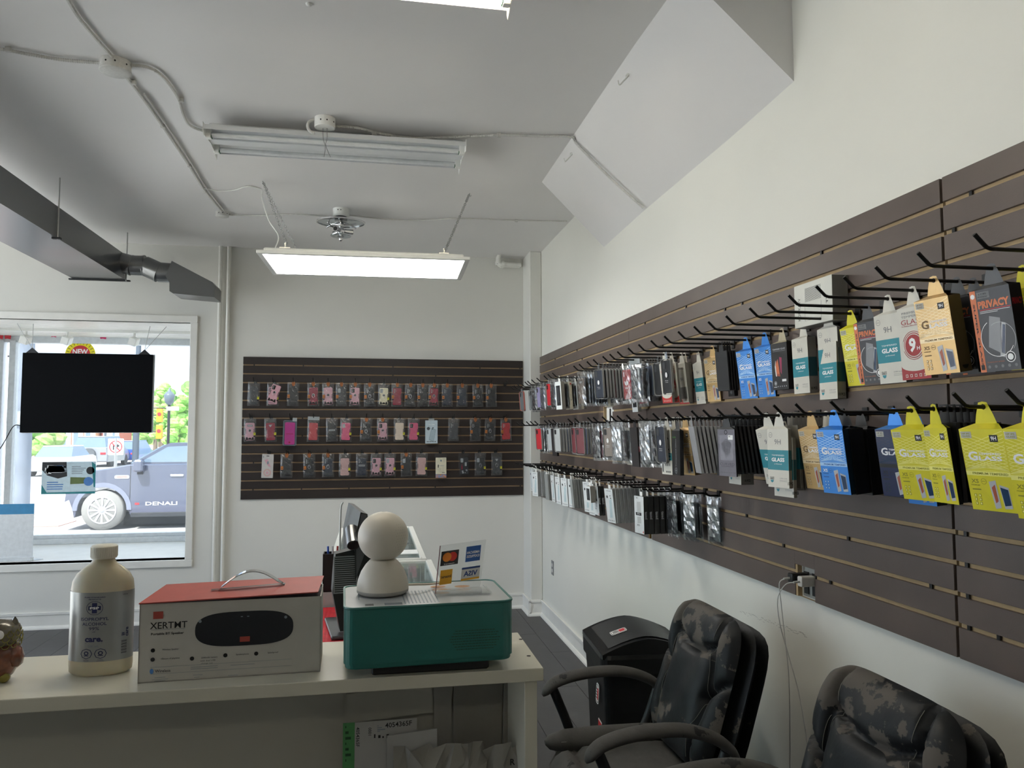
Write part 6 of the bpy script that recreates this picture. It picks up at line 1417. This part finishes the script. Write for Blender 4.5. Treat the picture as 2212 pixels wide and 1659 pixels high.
# top row, near to far
carton(0, 0, 'yellow', X=1.30, yaw=4); carton(0, 1, 'privacy', px=2140, yaw=4, w=.10, h=.182, tilt=8); carton(0, 1, 'yellow', X=1.385, yaw=0)
carton(0, 2, 'gold', px=2012, yaw=5, w=.10, h=.178, tilt=9, d=.036); carton(0, 2, 'privacy', X=1.34, yaw=3); carton(0, 2, 'privacy', X=1.385, yaw=2)
carton(0, 3, 'red9', px=1972, yaw=4, h=.182, tilt=4, d=.02); carton(0, 4, 'teal', px=1918, yaw=4, h=.184, tilt=5, d=.02); carton(0, 5, 'privacy', px=1872, yaw=6, w=.098, tilt=7, d=.02)
carton(0, 6, 'yellow', px=1838, yaw=6, tilt=9, d=.016, X=None); carton(0, 7, 'teal', px=1790, yaw=5, h=.18, tilt=2, d=.012, dz=.012); carton(0, 7, 'teal', X=1.405, yaw=0, h=.178, d=.03, dz=-.034, tilt=0)
carton(0, 8, 'teal', px=1736, yaw=0, h=.185, tilt=2, d=.032); carton(0, 9, 'black', px=1697, yaw=4, h=.165, tilt=2, d=.03); carton(0, 10, 'blue', px=1652, yaw=9, tilt=6, h=.185); carton(0, 11, 'blue', px=1606, yaw=12, tilt=8, h=.185)
carton(0, 12, 'blackT', px=1572, yaw=-2, tilt=5, w=.055, h=.17, d=.02); stack(wbx, 0, 12, 1.385, .011, ['blackcard'] * 4, d=.006, h=.16)
carton(0, 13, 'gold', px=1533, yaw=9, tilt=6, h=.185); carton(0, 14, 'teal', px=1510, yaw=0, h=.18, d=.02, dz=-.01)
carton(0, 15, 'red9b', px=1476, yaw=8, tilt=2, w=.085, h=.185, d=.02); carton(0, 15, 'red9b', X=1.31, yaw=8, w=.085, h=.182, d=.012); carton(0, 15, 'red9b', X=1.345, yaw=8, w=.085, h=.18, d=.012); carton(0, 15, 'wave', X=1.39, yaw=3, h=.18, d=.02)
slim(0, 16, 'navy', px=1436, oval=True, yaw=12); stack(slim, 0, 16, 1.345, .016, ['black', 'rosered', 'darkgrey', 'black']); 
slim(0, 14, 'black', X=1.27, oval=True, yaw=8, dz=-.01)
bag(0, 17, 'darkgrey', px=1375, cut='dots', yaw=14, hdr='w'); bag(0, 17, 'black', X=1.315); stack(slim, 0, 17, 1.345, .015, ['bluegrey', 'black', 'black', 'rosered'])
t_ = onhook(0, 18, px=1353, yaw=10, tilt=4)[0]
place(trefoil_parts(), 'phone_case', 'bright red phone case with white leaf emblem and three stripes', 'phone case', t_, 'bagged phone cases on the right wall'); depthword(0, 18)
bag(0, 18, 'black', X=1.32); bag(0, 18, 'rosered', X=1.35, dz=-.02); stack(slim, 0, 18, 1.375, .014, ['black', 'palegrey', 'bluegrey'], dz=-.02)
slim(0, 19, 'navy', px=1293, oval=True, yaw=16); stack(slim, 0, 19, 1.196, .0172, ['black', 'olive', 'deepgreen', 'rosered', 'navy', 'deepgreen']); bag(0, 19, 'black', X=1.315); bag(0, 19, 'darkgrey', X=1.335); wbx(0, 19, 'window', X=1.37, dz=-.04, yaw=0)
bag(0, 20, 'black', X=1.33); bag(0, 20, 'darkgrey', X=1.36)
bag(0, 22, 'brown', px=1255, cut='bar', yaw=12); stack(bag, 0, 22, 1.215, .017, ['black', 'black', 'darkgrey', 'black', 'black', 'darkgrey', 'black']); wbx(0, 22, 'cream', X=1.345, d=.016)
bag(0, 21, 'black', X=1.34)
wbx(0, 23, 'window', px=1208, yaw=12, d=.026); bag(0, 23, 'black', X=1.225); wbx(0, 23, 'cream', X=1.245, d=.016); bag(0, 23, 'black', X=1.268); wbx(0, 23, 'window', X=1.295, d=.02); wbx(0, 23, 'cream', X=1.318, d=.016); bag(0, 23, 'black', X=1.345)
stack(bag, 0, 24, 1.175, .02, ['black', 'black', 'darkgrey', 'black', 'black'])
stack(slim, 0, 25, 1.175, .018, ['red', 'palegrey', 'black', 'bluegrey', 'black'])
bag(0, 26, 'navy', px=1171); stack(slim, 0, 26, 1.235, .018, ['navy', 'bluegrey', 'black', 'black'])
stack(slim, 0, 27, 1.195, .018, ['lavender', 'lavender', 'palegrey', 'black'])
bag(0, 28, 'black', X=1.19, cut='bar'); bag(0, 28, 'darkgrey', X=1.22); slim(0, 29, 'grey', X=1.22)
slim(0, 30, 'grey', X=1.23); slim(0, 31, 'palegrey', X=1.25); slim(0, 32, 'grey', X=1.205, salmon=True, yaw=14); slim(0, 33, 'grey', X=1.24)

# middle row
carton(1, 0, 'yellow', px=2206, yaw=6, w=.10, h=.172, tilt=11, d=.04); carton(1, 0, 'yellow', X=1.30, yaw=4)
carton(1, 1, 'yellow', px=2106, yaw=8, w=.098, h=.168, tilt=11, d=.038); carton(1, 1, 'privacy', X=1.36, yaw=0, dz=-.02, tilt=2)
carton(1, 2, 'yellow', px=2012, yaw=-4, w=.078, h=.165, tilt=8, d=.010); stack(wbx, 1, 2, 1.235, .017, ['blackcard'] * 7, d=.010, h=.172, w=.078, yaw=-4)
carton(1, 3, 'yellow', px=1950, yaw=8, w=.10, h=.17, tilt=12, d=.045)
carton(1, 4, 'navy', px=1915, yaw=10, w=.098, h=.175, tilt=8, d=.04); carton(1, 4, 'blue', X=1.375, yaw=4, dz=-.02)
carton(1, 5, 'blue', px=1783, yaw=10, w=.10, h=.178, tilt=8, d=.05); carton(1, 5, 'blackT', X=1.262, yaw=6, w=.098, h=.178, d=.045, tilt=6); carton(1, 5, 'blackT', X=1.318, yaw=4, w=.098, h=.18, d=.045, tilt=4)
carton(1, 6, 'gold', px=1740, yaw=4, w=.098, h=.176, tilt=9, d=.03); carton(1, 6, 'teal', X=1.30, yaw=0, d=.02); carton(1, 6, 'blackT', X=1.36, yaw=0)
carton(1, 7, 'teal', px=1678, yaw=10, h=.178, tilt=0, d=.012); carton(1, 7, 'teal', X=1.236, yaw=6, h=.178, tilt=0, d=.012, dz=-.028); stack(wbx, 1, 7, 1.262, .015, ['greycard'] * 9, d=.009, h=.19, w=.09, yaw=2, tilt=2)
carton(1, 8, 'teal', px=1646, yaw=12, h=.182, tilt=13, d=.03); stack(wbx, 1, 8, 1.30, .013, ['blackcard'] * 4, d=.008)
carton(1, 10, 'curved', px=1566, yaw=12, h=.165, tilt=2, d=.006); stack(wbx, 1, 10, 1.235, .0155, ['blackcard'] * 12, d=.009, h=.17, w=.088, tilt=9)
carton(1, 9, 'teal', X=1.40, yaw=0, dz=-.03, tilt=0)
carton(1, 11, 'glass5d', X=1.27, yaw=4, h=.17, w=.085, d=.03, tilt=-2); carton(1, 11, 'teal', X=1.31, yaw=0, h=.188, d=.05, tilt=0, dz=-.012)
stack(wbx, 1, 12, 1.20, .0165, ['silvercard'] * 9, d=.010, h=.18, w=.08, tilt=9, yaw=-9)
carton(1, 13, 'gold', px=1470, yaw=10, h=.18, tilt=8, d=.034); carton(1, 13, 'blackT', X=1.19, w=.08, yaw=0, tilt=0, d=.016, dz=-.004)
carton(1, 14, 'gator', px=1436, yaw=8, w=.084, h=.185, tilt=2, d=.012); stack(wbx, 1, 14, 1.235, .019, ['paper'] * 5, d=.010, h=.18, yaw=3, tilt=3)
bag(1, 15, 'darkgrey', px=1391, yaw=14, cut='dots'); stack(bag, 1, 15, 1.215, .018, ['black', 'black', 'darkgrey', 'black', 'black']); 
slim(1, 14, 'navy', X=1.175, oval=True, yaw=6, dz=-.0)
wbx(1, 16, 'book', px=1370, d=.018, yaw=3); wbx(1, 16, 'book', X=1.225, d=.016, yaw=3); bag(1, 16, 'black', X=1.25); bag(1, 16, 'black', X=1.275)
bag(1, 18, 'grey', px=1326, yaw=18, cut='bar'); bag(1, 18, 'black', X=1.215); wbx(1, 18, 'cream', X=1.235, d=.02, yaw=0, h=.182); wbx(1, 18, 'cream', X=1.262, d=.02, yaw=0, h=.182); wbx(1, 18, 'cream', X=1.289, d=.02, yaw=0, h=.182)
wbx(1, 17, 'book', X=1.33, d=.016)
slim(1, 19, 'taupe', px=1294, oval=True, yaw=18); stack(slim, 1, 19, 1.205, .019, ['bluegrey', 'bluegrey', 'bluegrey'])
stack(bag, 1, 21, 1.185, .019, ['black', 'rosered', 'black', 'black', 'black', 'darkgrey', 'black', 'black'])
slim(1, 22, 'wine', px=1234, yaw=22); stack(slim, 1, 22, 1.195, .0185, ['lightblue', 'palegrey', 'darkgrey', 'black'], yaw=14)
wbx(1, 22, 'book', X=1.275, d=.016); bag(1, 22, 'black', X=1.30); bag(1, 22, 'black', X=1.32)
slim(1, 23, 'wine', X=1.18); slim(1, 23, 'lightblue', X=1.20)
slim(1, 24, 'silver', px=1202, yaw=16); stack(slim, 1, 24, 1.195, .018, ['silver', 'palegrey', 'lightblue', 'bluegrey'])
wbx(1, 25, 'book', X=1.18, d=.014); stack(slim, 1, 25, 1.20, .018, ['grey', 'darkgrey'])
stack(slim, 1, 26, 1.175, .018, ['palegrey', 'rosered', 'darkgrey'])
slim(1, 27, 'red', px=1158, yaw=18); stack(bag, 1, 27, 1.195, .017, ['black', 'black', 'black']); slim(1, 27, 'red', X=1.25); stack(slim, 1, 27, 1.265, .017, ['black', 'palegrey', 'black'])
bag(1, 28, 'black', X=1.25); bag(1, 29, 'darkgrey', X=1.27); slim(1, 30, 'palegrey', X=1.3)

# lowest row
bag(2, 0, 'darkgrey', X=1.415, cut='box', yaw=14, hdr='n'); 
bag(2, 1, 'darkgrey', X=1.365, cut='box', yaw=16, hdr='n'); bag(2, 1, 'black', X=1.392)
bag(2, 2, 'black', X=1.36); bag(2, 2, 'darkgrey', X=1.33, yaw=4); bag(2, 2, 'black', X=1.385)
wbx(2, 3, 'xo', X=1.235, d=.026, h=.172, yaw=10, tilt=1); stack(wbx, 2, 3, 1.265, .028, ['darkbox'] * 5, d=.023, h=.172, yaw=2, tilt=1)
bag(2, 4, 'darkgrey', X=1.40)
wbx(2, 6, 'big', px=1314, d=.02, h=.18, yaw=12, tilt=7, dz=-.002); stack(wbx, 2, 6, 1.262, .0215, ['white'] * 8, d=.018, h=.18, yaw=2, tilt=4)
wbx(2, 7, 'window', X=1.185, d=.03, h=.09, w=.06, yaw=8); stack(wbx, 2, 7, 1.22, .02, ['xo', 'darkbox'], d=.015, h=.16, yaw=2)
wbx(2, 8, 'white', px=1279, d=.022, yaw=12, tilt=6); wbx(2, 9, 'white', px=1266, d=.018, yaw=12, tilt=5); stack(wbx, 2, 8, 1.245, .02, ['white', 'darkbox'], d=.016)
wbx(2, 10, 'white', px=1234, d=.02, yaw=14, tilt=4); stack(wbx, 2, 10, 1.235, .017, ['clearbox'] * 7, d=.013, yaw=2, tilt=5)
wbx(2, 11, 'white', px=1218, d=.016, yaw=14, tilt=4); wbx(2, 11, 'white', X=1.225, d=.016, yaw=12, tilt=4)
wbx(2, 13, 'white', px=1198, d=.02, yaw=12); stack(wbx, 2, 13, 1.225, .024, ['white'] * 3, d=.018, yaw=2)
stack(wbx, 2, 14, 1.21, .016, ['clearbox'] * 4, d=.012, yaw=3); wbx(2, 12, 'white', X=1.22, yaw=8)
wbx(2, 16, 'white', X=1.205, d=.024, yaw=16, tilt=2); stack(wbx, 2, 16, 1.24, .03, ['white'] * 4, d=.024, yaw=2)
wbx(2, 15, 'white', X=1.26); wbx(2, 17, 'clearbox', X=1.24); wbx(2, 18, 'white', X=1.26); wbx(2, 19, 'white', X=1.28)

# ---------------------------------------------------------------- stock the back wall
BKZ = (2.010, 1.705, 1.400)
def BW_(x, z, y=YB - .065): return frame((x, y, z), (1, 0, 0), (0, 0, 1), (0, -1, 0))
CN = {'darkgrey': 'dark grey', 'pink': 'pink', 'black': 'black', 'maroon': 'maroon', 'cream': 'cream', 'navy': 'navy', 'hotpink': 'bright pink', 'satin': 'satin beige', 'rose': 'rose beige', 'red': 'red', 'magenta': 'magenta', 'redbook': 'red'}
HD = {'o': 'with orange header', 'y': 'with yellow sticker', 'w': 'with white header', 'l': 'with white label', 'n': 'without header'}
rows_b = [
 [(547.6, 'darkgrey', 'y', 'none', False), (589, 'pink', 'y', 'dark', False), (633, 'black', 'o', 'none', False), (676, 'maroon', 'o', 'none', True), (708, 'pink', 'o', 'none', True), (737, 'darkgrey', 'o', 'box', False), (767, 'pink', 'o', 'dark', True), (798, 'black', 'o', 'dots', True), (829, 'cream', 'y', 'box', True), (858, 'maroon', 'o', 'dots', False), (887, 'black', 'o', 'dots', True), (913, 'black', 'o', 'dots', False), (938, 'maroon', 'o', 'dots', True), (966, 'navy', 'o', 'dots', False), (998.6, 'navy', 'o', 'dots', False), (1032, 'black', 'o', 'dots', True), (1061, 'black', 'o', 'dots', False)],
 [(540, 'pink', 'y', 'bar', True), (583.6, 'maroon', 'y', 'tee', False), (627, 'magenta', 'S', '', False), (677.7, 'redbook', 'w', 'none', False), (716.7, 'black', 'l', 'none', False), (748.4, 'hotpink', 'y', 'box', False), (792, 'black', 'o', 'dots', True), (826.8, 'pink', 'o', 'dark', True), (863.4, 'satin', 'y', 'none', False), (894, 'hotpink', 'y', 'dark', False), (932, 'W1', '', '', False), (981, 'darkgrey', 'n', 'dots', False), (1027, 'black', 'o', 'dots', False), (1060, 'black', 'o', 'dots', True), (1092.7, 'red', 'o', 'dots', False)],
 [(580.5, 'W2', '', '', False), (621, 'black', 'o', 'none', False), (669, 'black', 'o', 'dots', True), (709.7, 'navy', 'o', 'dots', True), (746, 'rose', 'y', 'none', False), (783, 'navy', 'l', 'dots', False), (814.5, 'pink', 'y', 'dark', True), (843.7, 'pink', 'y', 'box', True), (878, 'black', 'o', 'box', False), (912, 'rose', 'y', 'none', False), (953, 'W3', '', '', False), (1002.6, 'W4', '', '', False), (1038, 'black', 'y', 'box', True), (1073, 'darkgrey', 'y', 'tee', True)]]
for r_i, row in enumerate(rows_b):
    for i, (px, c, hdr, cut, ring) in enumerate(row):
        x = at(px, 900, Y=YB - .10).x; z = BKZ[r_i]; pos = f'{nth(i + 1)} from left, {("top", "middle", "bottom")[r_i]} row of back wall'
        hook(BW_(x, z, YB - .0195), .10, f'black peg hook, {pos}', f'peg hooks in the {("top", "middle", "bottom")[r_i]} row of the back wall', r=.003, up=.045)
        M = BW_(x, z, YB - .092) @ RZ(rg.uniform(-2, 2)) @ RX(3)
        G = f'phone cases in the {("top", "middle", "bottom")[r_i]} row of the back wall'
        if c == 'W1':
            m = MB(); m.box(-.054, -.225, -.012, .054, -.022, .012, mat('pale blue box', 'b4c3cb', .4), b=.002).box(-.025, -.022, -.001, .025, -.004, .001, cutm)
            p = MB(); X, Y, q, tx, poly, disc, rng = printer(p, .108, .203, .012, -.022); disc(.25, .35, .13, mat('poster paper2', '41484e', .5)); poly([(.5, .33), (.86, .40), (.68, .93), (.28, .84)], mat('case drawing', '8395a0', .4)); poly([(.52, .36), (.83, .42), (.67, .9), (.32, .82)], mat('case drawing2', '9fb0ba', .4), 3); disc(.62, .32, .05, blk, 3); disc(.58, .38, .04, blk, 3); tx('TPU CASE', .5, .18, .03, wht, wf=.5)
            for k in range(6): q(.12 + k * .13, .90, .19 + k * .13, .94, blk)
            place([('box_body', m.mesh('box_body')), ('printing', p.mesh('printing'))], 'boxed_phone_case', 'pale blue retail box with case drawing, ' + pos, 'box', M, G); continue
        if c == 'W2':
            m = MB(); m.box(-.047, -.205, -.010, .047, -.003, .010, mat('retail white', 'bcb9b6', .4), b=.002)
            p = MB(); X, Y, q, tx, poly, disc, rng = printer(p, .094, .2, .010, -.004); q(.38, .06, .62, .09, blk); disc(.5, .78, .34, pm('rose')); disc(.5, .78, .22, mat('retail white', 'bcb9b6', .4), 3); disc(.5, .78, .12, pm('pink'), 4); poly([(.2, .25), (.5, .2), (.8, .55), (.55, .5)], pm('pink')); poly([(.45, .3), (.6, .3), (.6, .42), (.45, .42)], gr_, 3); poly([(.05, .06), (.2, .12), (.1, .16)], gr_)
            place([('box_body', m.mesh('box_body')), ('printing', p.mesh('printing'))], 'boxed_phone_case', 'white retail box with pink ring picture, ' + pos, 'box', M, G); continue
        if c == 'W3':
            m = MB(); m.box(-.047, -.19, -.006, .047, -.045, .008, mat('cream wallet', 'd2cdb6', .5), b=.002).box(-.047, -.222, -.006, .047, -.192, .006, mat('colour strip', '7a86a8', .4, two='c98a5a', thr=(.45, .55), tscale=60))
            p = MB(); X, Y, q, tx, poly, disc, rng = printer(p, .094, .145, .008, -.045); rng(.5, .17, .07, .085, gr_); q(.44, .12, .56, .24, gr_); q(.2, .42, .28, .6, blk); tx('leather', .55, .48, .05, gr_, wf=.5); tx('case', .72, .9, .05, blk, wf=.25)
            place([('wallet_case', m.mesh('wallet_case')), ('printing', p.mesh('printing')), ('pouch', pouch_mesh(1, .105))], 'bagged_phone_case', 'cream wallet case with colourful strip below, ' + pos, 'phone case', M, G); continue
        if c == 'W4':
            p = MB(); rr = random.Random(4)
            for k in range(9): p.flat(circ(rr.uniform(.004, .008), 8, rr.uniform(-.02, .03), rr.uniform(-.19, -.15)), .0085, cutm)
            for (x0, y0, x1, y1, mm) in ((-.025, -.12, -.012, -.09, pm('darkgrey')), (-.024, -.15, -.016, -.10, pm('maroon')), (.005, -.12, .022, -.088, cutm), (.022, -.13, .034, -.09, pm('black')), (.009, -.10, .014, -.09, pm('red'))): p.box(x0, y0, .004, x1, y1, .0082, mm)
            place(pouch_parts('darkgrey', 'n', 'box', False, 2) + [('trinkets', p.mesh('trinkets'))], 'bagged_phone_case', 'black phone case with red and white trinkets, ' + pos, 'phone case', M, G); continue
        if hdr == 'S':
            m = MB(); m.prism(rrect(.085, .19, .012, 4, 0, -.135), -.004, .004, pm(c), c=.002).box(-.03, -.14, .004, .03, -.136, .0046, pm('maroon')).flat(circ(.008, 14, 0, -.21), .0046, pm('maroon'))
            s_ = MB(); o = rrect(.112, .215, .01, 4, 0, -.13); ii = rrect(.106, .209, .008, 4, 0, -.13); s_.loft([[(a, b, -.008) for a, b in o], [(a, b, .010) for a, b in o], [(a, b, .010) for a, b in ii], [(a, b, -.008) for a, b in ii], [(a, b, -.008) for a, b in o]], mat('clear shell blue grey', '77818c', .3), cap=False).prism(o, -.0085, -.0075, mat('clear shell blue grey', '77818c', .3))
            h_m = MB().box(.02, -.03, .008, .056, .0, .012, cutm)
            place([('phone_case', m.mesh('phone_case')), ('clamshell', s_.mesh('clamshell')), ('price_tag', h_m.mesh('price_tag'))], 'boxed_phone_case', 'magenta phone case in a clear box, ' + pos, 'phone case', M, G); continue
        place(pouch_parts(c, hdr, cut, ring, 4 + rg.randrange(4)), 'bagged_phone_case', f'{CN[c]} bagged phone case {HD[hdr]}, {pos}', 'phone case', M, G)
# the loose pink case leaning over the second bag of the top row
x = at(592, 900, Y=6.66).x
a_ = [p for p in pouch_parts('pink', 'n', 'dark', True, 0) if p[0] != 'pouch']
place(a_, 'phone_case', 'tilted loose pink phone case with ring, top row of the back wall', 'phone case', BW_(x - .004, 2.028, YB - .125) @ T(0, -.11, 0) @ RZ(-18) @ T(0, .11, 0), 'phone cases in the top row of the back wall')
hook(BW_(at(1090, 900, Y=YB).x, 2.010, YB - .0195), .10, 'empty black peg hook at the right end of the top row of the back wall', 'peg hooks in the top row of the back wall', r=.003)
